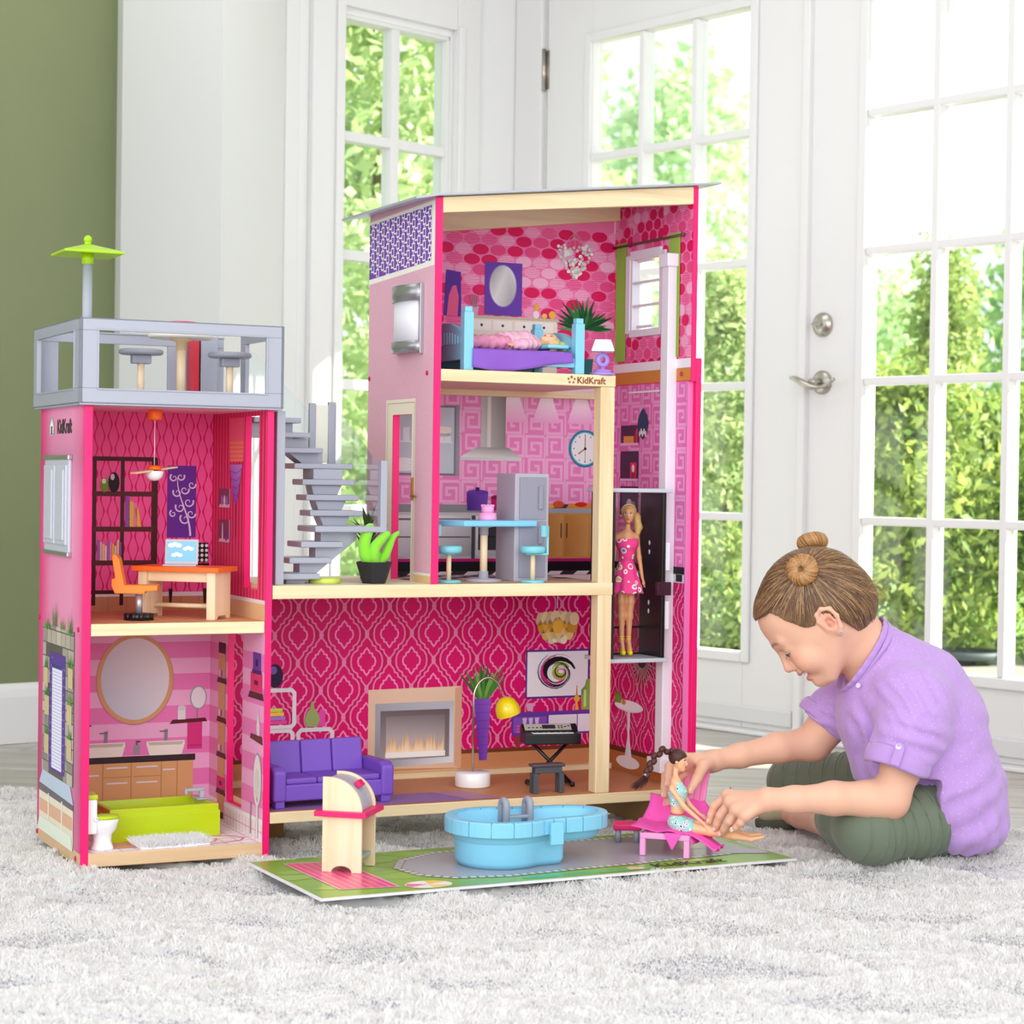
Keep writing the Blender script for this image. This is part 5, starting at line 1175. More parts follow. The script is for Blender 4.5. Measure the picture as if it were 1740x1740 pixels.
b = MB(); b.cyl((0, 0, .016), (0, 0, .094), .0072, n=18); b.build('column', M_birch, t)
b = MB(); b.lathe([(0, 0), (.035, 0), (.035, .004), (.02, .0065), (.0092, .0065), (.0092, .02), (0, .02)], n=32); b.build('base', M_gtop, t)
b = MB(); b.lathe([(.0085, .088), (.0085, .102), (.018, .104), (.018, .106)], n=24); b.build('collar', M_gtop, t)
def kstool(u, v, rz, lab):
    t = thing('bar_stool', lab, 'stool', (u, v, KZ1), rz, 'light blue bar stools at the kitchen table')
    b = MB(); b.lathe([(0, .055), (.020, .055), (.0235, .057), (.0245, .061), (.0245, .067), (.022, .069), (0, .069)], n=30); b.build('seat', M_teal, t)
    b = MB(); b.box((-.028, -.009, .0525), (.012, .009, .0565)); b.box((-.0295, -.009, .0525), (-.0255, .009, .107)); b.build('back_strap', M_teal, t, .001)
    b = MB(); n = 8; pts = [(-.016-.014*math.cos(PI*i/n*.9-PI*.45), .021*math.sin(PI*i/n*.9-PI*.45)) for i in range(n+1)]
    inner = [(x+.0035, y*.86) for x, y in pts]; b.prism(pts+inner[::-1], .087, .108, 'z'); b.build('backrest', M_teal, t, .0008)
    b = MB(); b.cyl((0, 0, .004), (0, 0, .055), .0047, n=14); b.build('leg', M_birch, t)
    b = MB(); b.lathe([(0, 0), (.0235, 0), (.0235, .003), (.021, .005), (0, .005)], n=30); b.build('base', M_teal, t)
kstool(.698, .047, math.radians(-25), 'light blue bar stool with backrest left of the kitchen table')
kstool(.861, .024, math.radians(155), 'light blue bar stool with backrest in front of the fridge')
t = thing('toy_cake', 'pink two-tier toy cake on the blue kitchen table', 'cake', (.782, .060, KZ1+.1165))
M_cake = mat('cake_pink', '#f0a8dc', .5)
b = MB(); b.lathe([(0, 0), (.0175, 0), (.0175, .004), (.0165, .014), (0, .014)], n=32); b.build('lower_tier', M_cake, t)
b = MB(); b.lathe([(0, .014), (.0118, .014), (.0118, .027), (0, .027)], n=28); b.build('upper_tier', M_cake, t)
b = MB()
for k in range(10): a = k*PI/5; b.ball((.0108*math.cos(a), .0108*math.sin(a), .0275), .0026, 8, 6)
b.build('icing', M_cake, t)
# ---- bedroom
BF = .8752
t = thing('toy_bed', 'light blue toy bed with panelled head and foot boards in the bedroom', 'bed', (0, 0, BF))
def bp(u, v, h):
    b = MB(); b.box((u-.0095, v-.0095, 0), (u+.0095, v+.0095, h-.010)); b.box((u-.0075, v-.0075, h-.010), (u+.0075, v+.0075, h)); b.build('post', M_blue, t, .0012)
for u, v, h in ((.716, .018, .118), (.947, .018, .106), (.716, .198, .118), (.947, .198, .106)): bp(u, v, h)
def board(u, zt, nm):
    b = MB(); n = 14; top = [(.026+.164*i/n, zt-.022+.022*math.sin(PI*i/n)) for i in range(n+1)]
    b.prism([(.026, .020), *top, (.190, .020)], u-.0055, u+.0055, 'x'); o = b.build(nm, M_blue, t, .001)
    for k in range(12):
        y = .038+k*.0128; b = MB(); b.box((u-.0067, y-.0048, .05), (u+.0067, y+.0048, zt-.030+.012*math.sin(PI*k/11))); b.build('slat', M_blue, o, .0012)
board(.716, .092, 'footboard'); board(.947, .084, 'headboard')
for v in (.018, .198):
    b = MB(); b.box((.725, v-.005, .012), (.938, v+.005, .030)); b.build('side_rail', M_blue, t, .0015)
b = MB(); b.box((.725, .02, .026), (.938, .195, .034)); b.build('bed_base', M_blue, t)
b = MB(); b.box((.89, .03, .048), (.936, .18, .056)); b.build('pillow', mat('aqua_cloth', '#8fdfe6', .8), t, .006, 3)
def cloth(name, nu, nv, fn, m, parent=None, M=None, th=.0012):
    V = [fn(i/(nu-1), j/(nv-1)) for j in range(nv) for i in range(nu)]; F_ = [(j*nu+i, j*nu+i+1, (j+1)*nu+i+1, (j+1)*nu+i) for j in range(nv-1) for i in range(nu-1)]
    o = mesh_np(name, np.array(V), np.array(F_), m, parent, None, True, M); s = o.modifiers.new('solid', 'SOLIDIFY'); s.thickness = th; s.offset = 0; return o
def bl(s, q):
    u = .728+.190*s+.012*q*(s-.5)+.006*s; hang = .030+.010*math.sin(s*4+.5)
    y0 = .198; Ltop = .19; d_ = q*(Ltop+hang)
    if d_ < Ltop: return (u, y0-d_, BF+.0405+.003*math.sin(s*9+q*5)*math.sin(q*4)+.006*s*0)
    e = d_-Ltop; return (u+.002*math.sin(s*22), .0055-.003*math.sin(s*14)*e/.03, BF+.0405-e)
o = cloth('blanket', 40, 40, bl, mat('purple_felt', '#8f5cc4', .9, bump=.3, bscale=900), None, HM); tag(o, 'purple felt blanket hanging over the front of the toy bed', 'blanket')
t = thing('table_lamp', 'lilac toy lamp with white shade at the front corner of the bedroom', 'lamp', (1.0, .018, BF))
b = MB(); b.lathe([(0, 0), (.0245, 0), (.0245, .0045), (.017, .0055), (.017, .0105), (.004, .012), (.004, .016)], n=32); b.build('base', M_lilac, t)
b = MB(); R = Matrix.Rotation(PI/2, 3, 'X'); n = 28; ring = [(.0135, -.0035), (.0135, .0035), (.0055, .0035), (.0055, -.0035), (.0135, -.0035)]; b.lathe(ring, (0, 0, .029), n, R, False); b.cyl((0, 0, .040), (0, 0, .048), .0028, n=10); b.build('ring', M_lilac, t)
b = MB(); n = 6; b.lathe([(.0, .045), (.0268, .045), (.0268, .0475), (.0185, .068), (0, .068)], n=4, R=Matrix.Rotation(PI/4-.45, 3, 'Z'), sx=1.15, sy=1.15)
o = b.build('lamp_shade', mat('white_shade', '#f4f4f8', .4), t, .0015)
for p in o.data.polygons: p.use_smooth = False
# ---- living room
LZ = .0775
t = thing('sofa', 'purple three-seat toy sofa in the living room', 'sofa', (.468, .082, LZ), math.radians(4))
W2, D2 = .118, .052
b = MB(); b.prism([(-W2, .012), (W2, .012), (W2, .042), (-W2, .042)], -D2+.004, D2, 'y'); 
b.build('seat_base', M_purple, t, .003, 3)
for i in range(3):
    x0 = -.094+i*.0627; b = MB(); b.box((x0+.0006, -D2+.006, .042), (x0+.0621, .03, .053)); b.build('seat_cushion', M_purple, t, .0035, 3)
    b = MB(); b.prism([(.026, .05), (.044, .05), (.052, .108), (.036, .112)], x0+.0006, x0+.0621, 'x'); b.build('back_cushion', M_purple, t, .004, 3)
for s in (-1, 1):
    b = MB(); x = s*(W2-.011); b.prism([(-D2, .012), (D2, .012), (D2+.002, .074), (-D2+.012, .074), (-D2-.001, .066)], x-.0125, x+.0125, 'x'); b.build('armrest', M_purple, t, .005, 4)
for sx in (-1, 1):
    for sy in (-1, 1):
        b = MB(); b.obox((sx*(W2-.013), sy*(D2-.012), .0065), (.018, .016, .013)); b.build('leg', M_purple, t, .0015)
b = MB(); b.box((-W2+.02, .046, .012), (W2-.02, .056, .106)); b.build('backrest', M_purple, t, .003)
t = thing('arc_lamp', 'toy arc floor lamp with yellow dome shade and white drum base in the living room', 'lamp', (.806, .165, LZ))
b = MB(); b.lathe([(0, 0), (.0335, 0), (.0345, .002), (.0345, .0265), (.033, .028), (0, .028)], n=40); b.build('base', M_wht, t)
pts = [(0, 0, .026), (0, 0, .170)]; 
pts += [(.030-.030*math.cos(PI*i/12*.94), 0, .170+.040*math.sin(PI*i/12*.94)) for i in range(1, 13)]
b = MB(); b.tube(pts, .0022, 10); b.build('pole', M_steel, t)
b = MB(); R = Matrix.Rotation(math.radians(-18), 3, 'Y'); b.lathe([(.024, -.020), (.0245, -.014), (.0235, -.004), (.018, .008), (.010, .0145), (.003, .0165), (0, .0165)], (.070, 0, .155), 30, R, False); b.lathe([(0, .0145), (.010, .0125), (.0165, .006), (.022, -.006), (.0228, -.02), (.024, -.02)], (.070, 0, .155), 30, R, False); b.build('lamp_shade', mat('yellow_gloss', '#f3d806', .2, coat=.5), t)
b = MB(); b.ball((.070, 0, .150), .007); b.build('bulb', M_wht, t)
t = thing('toy_keyboard', 'black toy electronic keyboard on a crossed stand in the living room', 'keyboard', (.950, .118, LZ), math.radians(-12))
b = MB(); b.prism([(-.024, .083), (.022, .083), (.024, .112), (.016, .120), (-.002, .106), (-.024, .104)], -.056, .056, 'x'); b.build('keyboard_body', M_black, t, .002)
b = MB(); R = Matrix.Rotation(math.atan2(.014, .018), 3, 'X'); b.obox((-.004, .0068, .1138), (.094, .017, .0006), R); cp = b.build('control_panel', mat('panel_silver', '#c3bdb4', .35, .3), t)
b = MB(); b.obox((-.002, .0066, .1145), (.026, .010, .0006), R); b.build('display', mat('display_dark', '#2a2733', .2), cp)
for k, (x, y) in enumerate(((-.042, .004), (-.034, .004), (-.026, .004), (-.018, .004), (.018, .008), (.024, .008), (.018, .003), (.024, .003), (.031, .006), (.038, .008))): b = MB(); b.obox((x, .0068+(y-.006)*.8, .1142+(y-.006)*.6), (.004, .002, .0012), R); b.build('button', _mats['display_dark'], cp)
for k in range(24): b = MB(); x = -.039+k*.0034; b.box((x-.0015, -.0235, .1045), (x+.0015, -.006, .1058)); b.build('white_key', M_wht, t)
for k in range(23):
    if k % 7 not in (2, 6): b = MB(); x = -.0373+k*.0034; b.box((x-.0009, -.0165, .1055), (x+.0009, -.006, .1068)); b.build('black_key', M_black, t)
for s in (-1, 1):
    b = MB(); b.tube([(s*.036, .01*s*0+.004*s, .083), (-s*.040, .004*s, .007)], .0036, 8); b.build('stand_leg', M_black, t)
    b = MB(); b.cyl((s*.040, -.022, .0045), (s*.040, .022, .0045), .003, n=10); b.ball((s*.040, -.022, .0052), .0052, 10, 8); b.ball((s*.040, .022, .0052), .0052, 10, 8); b.build('stand_foot', M_black, t)
t = thing('piano_bench', 'small charcoal toy bench in front of the keyboard', 'bench', (.905, .040, LZ), math.radians(-3))
M_char = mat('charcoal_paint', '#4c4f57', .6, bump=.3, bscale=500)
b = MB(); b.box((-.034, -.012, .050), (.034, .012, .056)); b.build('seat', mat('bench_top', '#55464f', .45), t, .002)
b = MB(); b.box((-.028, -.009, .038), (.028, -.004, .050)); b.box((-.028, .004, .038), (.028, .009, .050)); b.build('apron', M_char, t, .001)
for sx in (-1, 1):
    for sy in (-1, 1): b = MB(); b.obox((sx*.0265, sy*.0075, .019), (.0095, .0075, .038)); b.build('leg', M_char, t, .0006)
# ============================================================ GARDEN MAT AND POOL SIDE
MA = Matrix.Translation((-.292, 3.244, .010)) @ Matrix.Rotation(math.atan2(.412, .806), 4, 'Z')
ML, MW = .905, .340
b = MB(); b.box((0, 0, -.004), (ML, MW, 0)); yard = b.build('yard_board', mat('board_edge', '#e6e6e8', .6), None, .0004, 1, MA); tag(yard, 'flat printed garden board with green lawn and patio on the rug', 'play board')
M_gloss = mat('gloss_print', '#ffffff', .3, vcol=True, coat=.12, spec=.4)
EPS = .00006
A = ClipArt('z', 0, 1); A.rect(0, 0, ML, MW, '#f4f3f0', 1); A.rect(.004, .006, ML-.003, MW-.002, '#86b534', 2); A.box_ = (.004, ML-.003, .006, MW-.002)
g = random.Random(6)
for k in range(70): x, y, r = g.uniform(0, ML), g.uniform(0, MW), g.uniform(.01, .04); A.ell(x, y, r*1.6, r*.7, g.choice(['#7fae34', '#8fbd3f', '#93c04a', '#7bab30']), 3+k*.08, 12, g.random()*3)
for k in range(5): A.ell(.42+k*.04, .028, .05, .012, '#52b877', 9+k*.1, 16)
# patio: rounded grey area
pt = [(ML*.975-.005, .100), (.80, .085), (.62, .070), (.50, .065), (.36, .055), (.27, .075), (.225, .12), (.215, .19), (.25, .25), (.33, .295), (.45, .31), (.80, .305), (ML-.02, .30)]
A.poly(pt, '#a9abb4', 11)
A.box_ = None
P = [Vector(p) for p in pt[:-1]]; acc = []
for i in range(len(P)-1):
    n = max(2, int((P[i+1]-P[i]).length/.0145))
    for k in range(n): acc.append((P[i].lerp(P[i+1], k/n), (P[i+1]-P[i]).normalized()))
A.stroke([tuple(p) for p, _ in acc], .016, '#77767c', 12)
for p, d_ in acc:
    nrm = Vector((-d_.y, d_.x)); q = p; A.poly([tuple(q-d_*.0052-nrm*.006), tuple(q+d_*.0052-nrm*.006), tuple(q+d_*.0052+nrm*.006), tuple(q-d_*.0052+nrm*.006)], '#dcdad8', 13)
A.done('printed_lawn', yard, M_gloss)
A = Art('z', 0, 1); TX = .055; A.poly([(.055, .055), (.155, .040), (.150, .285), (.050, .300)], '#f6c9d4', 14)
A.poly([(.058, .058), (.152, .044), (.147, .281), (.053, .296)], '#ee3f7c', 15)
for k in range(6): s = .065+k*.0145; A.poly([(s, .057-k*.002), (s+.006, .056-k*.002), (s+.001, .291-k*.002), (s-.005, .292-k*.002)], '#f7759f', 16)
A.done('printed_towel', yard, M_gloss)
A = Art('z', 0, 1); cx, cy, r = .205, .040, .030; A.ell(cx, cy, r*1.35, r, '#f6f2ea', 14, 36)
for k, c in enumerate(('#f4d14c', '#f9f5ee', '#ee6f9e', '#f9f5ee', '#f4d98a', '#f9f5ee')):
    a0 = k*PI/3+.4; A.poly([(cx, cy)]+[(cx+r*1.3*math.cos(a0+PI/3*i/6), cy+r*.96*math.sin(a0+PI/3*i/6)) for i in range(7)], c, 15)
A.done('printed_ball', yard, M_gloss)
text('lettering', 'KidKraft', .042, Matrix.Translation((.70, .022, .0013)), M_ink, yard, .0001, .0003)
A = Art('z', 0, 1); A.poly([(.575, .02), (.605, .02), (.605, .036), (.59, .046), (.575, .036)], '#f0cdb6', 16); A.poly([(.79, .10), (.89, .06), (.895, .10), (.80, .14)], '#b3a2c9', 15); A.rect(.76, .15, .86, .19, '#b9bcae', 15); A.done('printed_patches', yard, M_gloss)  # house logo with a lilac and a grey patch
EPS = .00022
# grill
GM = Matrix.Translation((-.311, 3.467, .0112)) @ Matrix.Rotation(math.atan2(-.016, .066), 4, 'Z')
t = thing('toy_grill', 'wooden toy grill cart with pink counter and roll-top hood standing on the garden board', 'grill', (0, 0, 0), 0, None, GM)
gw, gd = .069, .080
def side(y0):
    n = 10; arc = [(gw/2+.018*math.cos(PI-PI*i/n), .0+.011*math.sin(PI*i/n)) for i in range(n+1)]
    b = MB(); b.prism([(0, 0), *arc, (gw, 0), (gw, .094), (0, .094)], y0, y0+.006, 'y'); b.build('side_panel', M_birch, t, .0006)
side(0); side(gd-.006)
b = MB(); b.box((0, .006, .012), (.005, gd-.006, .094)); b.build('back_panel', M_birch, t, .0004)
b = MB(); b.box((.005, .006, .020), (gw-.006, gd-.006, .026)); b.build('shelf', mat('shelf_grey', '#9fb0ae', .5), t, .0006)
b = MB(); b.box((-.012, -.010, .094), (gw+.010, gd+.014, .103)); b.build('counter', M_magenta, t, .001)
def hood(y0, y1, inset, m, nm, th=.0):
    n = 16; r = .0565-inset; x0 = .0
    arc = [(.010+ (gw-.010-inset)*math.sin(PI/2*i/n), .103+r*math.cos(PI/2*i/n)) for i in range(n+1)]
    b = MB(); b.prism([(x0+inset, .103), (x0+inset, .103+r), *arc], y0, y1, 'y', True); o = b.build(nm, m, t, .0004)
hood(0, .006, 0, M_birch, 'hood_side'); hood(gd-.006, gd, 0, M_birch, 'hood_side'); hood(.006, gd-.006, .004, mat('hood_grey', '#b6b6c2', .35, .1), 'hood')
b = MB(); R = Matrix.Rotation(math.radians(48), 3, 'Y'); b.obox((.052, gd/2, .145), (.012, .022, .008), R); b.build('handle', M_magenta, t, .001)
# pool
PMx = Matrix.Translation((-.016, 3.572, .0112)) @ Matrix.Rotation(math.radians(24), 4, 'Z')
t = thing('toy_pool', 'light blue kidney-shaped toy pool with brick rim standing on the garden board', 'pool', (0, 0, 0), 0, None, PMx)
def pool_outline(R1, R2, n=64, L=.140):
    pts = []
    for i in range(n):
        a = 2*PI*i/n; c, s = math.cos(a), math.sin(a)
        # support-like radial outline by ray against the union of two circles and a bridging band
        best = 0
        for r in np.linspace(0, .3, 301):
            x, y = .05+r*c, r*s
            d1 = math.hypot(x, y)-R1; d2 = math.hypot(x-L, y-.004)-R2; k = .05; h = max(k-abs(d1-d2), 0)/k; d = min(d1, d2)-h*h*k*.25
            if x > 0 and x < L:
                w = R1+(R2-R1)*x/L; d = min(d, abs(y)-w*(1-.10*math.sin(PI*x/L) if y < 0 else 1-.02*math.sin(PI*x/L)))
            if d < 0: best = r
        pts.append((.05+best*c, best*s))
    return pts
def smooth(pts, k=2):
    for _ in range(k): n = len(pts); pts = [((pts[i-1][0]+2*pts[i][0]+pts[(i+1) % n][0])/4, (pts[i-1][1]+2*pts[i][1]+pts[(i+1) % n][1])/4) for i in range(n)]
    return pts
out = smooth(pool_outline(.093, .066)); N_ = len(out); cen = (.045, 0)
def sc_(pts, d):
    r = []
    for i, p in enumerate(pts):
        a = Vector(pts[(i+1) % N_])-Vector(pts[i-1]); nrm = Vector((a.y, -a.x)).normalized(); r.append((p[0]-nrm.x*d, p[1]-nrm.y*d))
    return r
b = MB(); rings = [(out, -.0, .058), (out, 0, .078), (out, .002, .080), (out, .013, .080), (out, .015, .078), (out, .017, .040), (out, .020, .0385)]
vs = []; fs = []
for pts, d, z_ in rings:
    for p in sc_(pts, d) if d else pts: vs.append((p[0], p[1], z_))
for k in range(len(rings)-1):
    for i in range(N_): fs.append((k*N_+i, k*N_+(i+1) % N_, (k+1)*N_+(i+1) % N_, (k+1)*N_+i))
fs.append(tuple((len(rings)-1)*N_+i for i in range(N_)))
b.add(vs, fs, True)
b.f = b.f[:]; b.sm[-1] = False
body = sc_(out, .012)
vs = [(p[0], p[1], .058) for p in body]+[(p[0], p[1], .044) for p in sc_(out, .014)]+[(p[0], p[1], .040) for p in sc_(out, .020)]; fs = [(i, N_+i, N_+(i+1) % N_, (i+1) % N_) for i in range(N_)]+[(N_+i, 2*N_+i, 2*N_+(i+1) % N_, N_+(i+1) % N_) for i in range(N_)]+[tuple(2*N_+i for i in range(N_))[::-1]]
fs += []
b.add(vs, fs, True)
vs = [(p[0], p[1], .058) for p in out]+[(p[0], p[1], .058) for p in body]; b.add(vs, [(i, (i+1) % N_, N_+(i+1) % N_, N_+i) for i in range(N_)], False)
b.build('basin', M_blue, t)
bot = [p if p[0] < .098 else (.098+(p[0]-.098)*.12, p[1]) for p in sc_(out, .016)]; bot2 = [((p[0]-.02)*.93+.02, p[1]*.92) for p in bot]
b = MB(); b.add([(p[0], p[1], .05) for p in bot]+[(p[0], p[1], .010) for p in bot]+[(p[0]*1.0, p[1], .0) for p in bot2], [(i, N_+i, N_+(i+1) % N_, (i+1) % N_) for i in range(N_)]+[(N_+i, 2*N_+i, 2*N_+(i+1) % N_, N_+(i+1) % N_) for i in range(N_)]+[tuple(2*N_+i for i in range(N_))[::-1]], True); b.build('deep_end', M_blue, t)
for k in range(21):                                     # rim bricks
    i0 = int(k*N_/21); i1 = int((k+1)*N_/21); idx = [i % N_ for i in range(i0, i1+1)]
    o1 = sc_(out, -.0022); o2 = sc_(out, .0140)
    def inset(ps): 
        a, c = Vector(ps[0]), Vector(ps[-1]); ps = list(ps); ps[0] = tuple(a+(Vector(ps[1])-a).normalized()*.0009); ps[-1] = tuple(c+(Vector(ps[-2])-c).normalized()*.0009); return ps
    A1 = inset([o1[i] for i in idx]); A2 = inset([o2[i] for i in idx]); n = len(idx)
    vs = [(p[0], p[1], .0575) for p in A1]+[(p[0], p[1], .0805) for p in A1]+[(p[0], p[1], .0825) for p in [(a[0]*.9+c[0]*.1, a[1]*.9+c[1]*.1) for a, c in zip(A1, A2)]]+[(p[0], p[1], .0825) for p in A2]+[(p[0], p[1], .062) for p in A2]
    fs = []
    for r_ in range(4):
        for i in range(n-1): fs.append((r_*n+i, r_*n+i+1, (r_+1)*n+i+1, (r_+1)*n+i))
    fs += [tuple(r_*n for r_ in range(5)), tuple(r_*n+n-1 for r_ in range(5))[::-1]]
    b = MB(); b.add(vs, fs, False); b.build('rim_brick', M_blue, t)
b = MB(); b.box((.062, -.084, .040), (.086, -.076, .078)); b.build('rim_clip', M_blue, t, .001)
for x in (.026, .072):
    b = MB(); b.tube([(x, .025, .040), (x, .025, .092)]+[(x, .025+.011-.011*math.cos(PI*i/8), .092+.009*math.sin(PI*i/8)) for i in range(1, 9)]+[(x, .047, .05)], .0062, 12); b.build('ladder_rail', M_greyp, t)
b = MB(); b.box((.030, .021, .070), (.068, .030, .076)); b.build('ladder_rung', M_greyp, t, .002)
# side table and lounge chair
t = thing('side_table', 'magenta toy side table with grey legs between the pool and the pink lounger', 'table', (.221, 3.806, .0112), math.radians(-4), None, I4)
b = MB(); b.box((-.026, -.022, .022), (.026, .022, .034)); b.build('table_top', M_magenta, t, .003, 3)
for sx in (-1, 1):
    for sy in (-1, 1): b = MB(); b.cyl((sx*.017, sy*.014, 0), (sx*.017, sy*.014, .023), .0052, n=14); b.build('leg', M_greyp, t)
cd = Vector((.32, .947)).normalized()
CHM = Matrix(((cd.y, cd.x, 0, .278), (-cd.x, cd.y, 0, 3.650), (0, 0, 1, .0112), (0, 0, 0, 1)))     # x across, y from foot end to back
t = thing('pool_lounger', 'pink toy lounge chair with raised backrest on the garden board', 'lounge chair', (0, 0, 0), 0, None, CHM)
M_pinkp = mat('pale_pink_plastic', '#f59fd2', .4); M_pinkp2 = mat('lounger_pink', '#fb8cc4', .35)
for x in (-.040, .040):
    b = MB(); b.prism([(-.003, 0), (.007, 0), (.009, .034), (-.002, .034)], x-.005, x+.005, 'x'); b.build('leg', M_pinkp, t, .001)
    b = MB(); b.prism([(.170, 0), (.180, 0), (.178, .034), (.168, .034)], x-.005, x+.005, 'x'); b.build('leg', mat('dark_pink_plastic', '#c23a63', .4), t, .001)
b = MB(); b.box((-.045, -.003, .030), (.045, .010, .040)); b.box((-.045, .0, .032), (-.037, .182, .040)); b.box((.037, .0, .032), (.045, .182, .040)); b.build('frame', M_pinkp, t, .0015)
for k in range(7): b = MB(); b.box((-.040, .010+k*.0155, .035), (.040, .023+k*.0155, .0385)); b.build('slat', M_pinkp, t, .0006)
for k in range(7):
    x = -.039+k*.0112; b = MB(); q = []
    for i in range(11): s = i/10; q.append((.118+.058*s, .040+.094*s**.9+.004*math.sin(PI*s)))
    b.prism(q+[(a+.004, c-.002) for a, c in q[::-1]], x, x+.0108, 'x', True); b.build('back_slat', M_pinkp2, t, .0006)
def towel(s, q):
    x = -.052+.104*s; y = .012+.16*q
    z = .0428
    if s > .86: e = (s-.86)/.14; z -= e*.020; x = .0375+e*.012
    if s < .14: e = (.14-s)/.14; x = -.038-e*.030; z += e*.006
    if q > .62: e = (q-.62)/.38; z += e*.04; y = .112+e*.036
    return (x+.004*math.sin(q*9), y-.01*s, z+.0016*math.sin(s*14+q*6))
o = cloth('towel', 30, 30, towel, mat('towel_pink', '#fb5cbc', .8, bump=.3, bscale=900), None, CHM, .0012); tag(o, 'bright pink towel spread over the toy lounge chair', 'towel')
def tail(s, q):
    w = .020*(1+.5*q)*(1-.25*max(0, q-.7)); y = .030+w*(s-.5)*2.2+.010*q; x = .030+.062*q; z = .0425-(.031*(q*1.05)**1.6 if q < .95 else .0275+.001*(q-.95))
    return (x, y, max(.0025, z)+.0028*math.sin(s*13)*(.3+q))
cloth('towel_corner', 24, 24, tail, _mats['towel_pink'], o, None, .0012)
def tail2(s, q): return (-.012-.022*s+.012*q*(1-2*s)+.03*q, -.004-.006*q, .0425-.026*q*(1-abs(2*s-1))**.8-.001*q+.001)
cloth('towel_corner', 12, 12, lambda s, q: (.000+.030*s-.0*q, .008-.014*min(1, q*2), .0412-.030*max(0, q-.45)/.55*(1-abs(2*s-1))), _mats['towel_pink'], o, None, .0012)
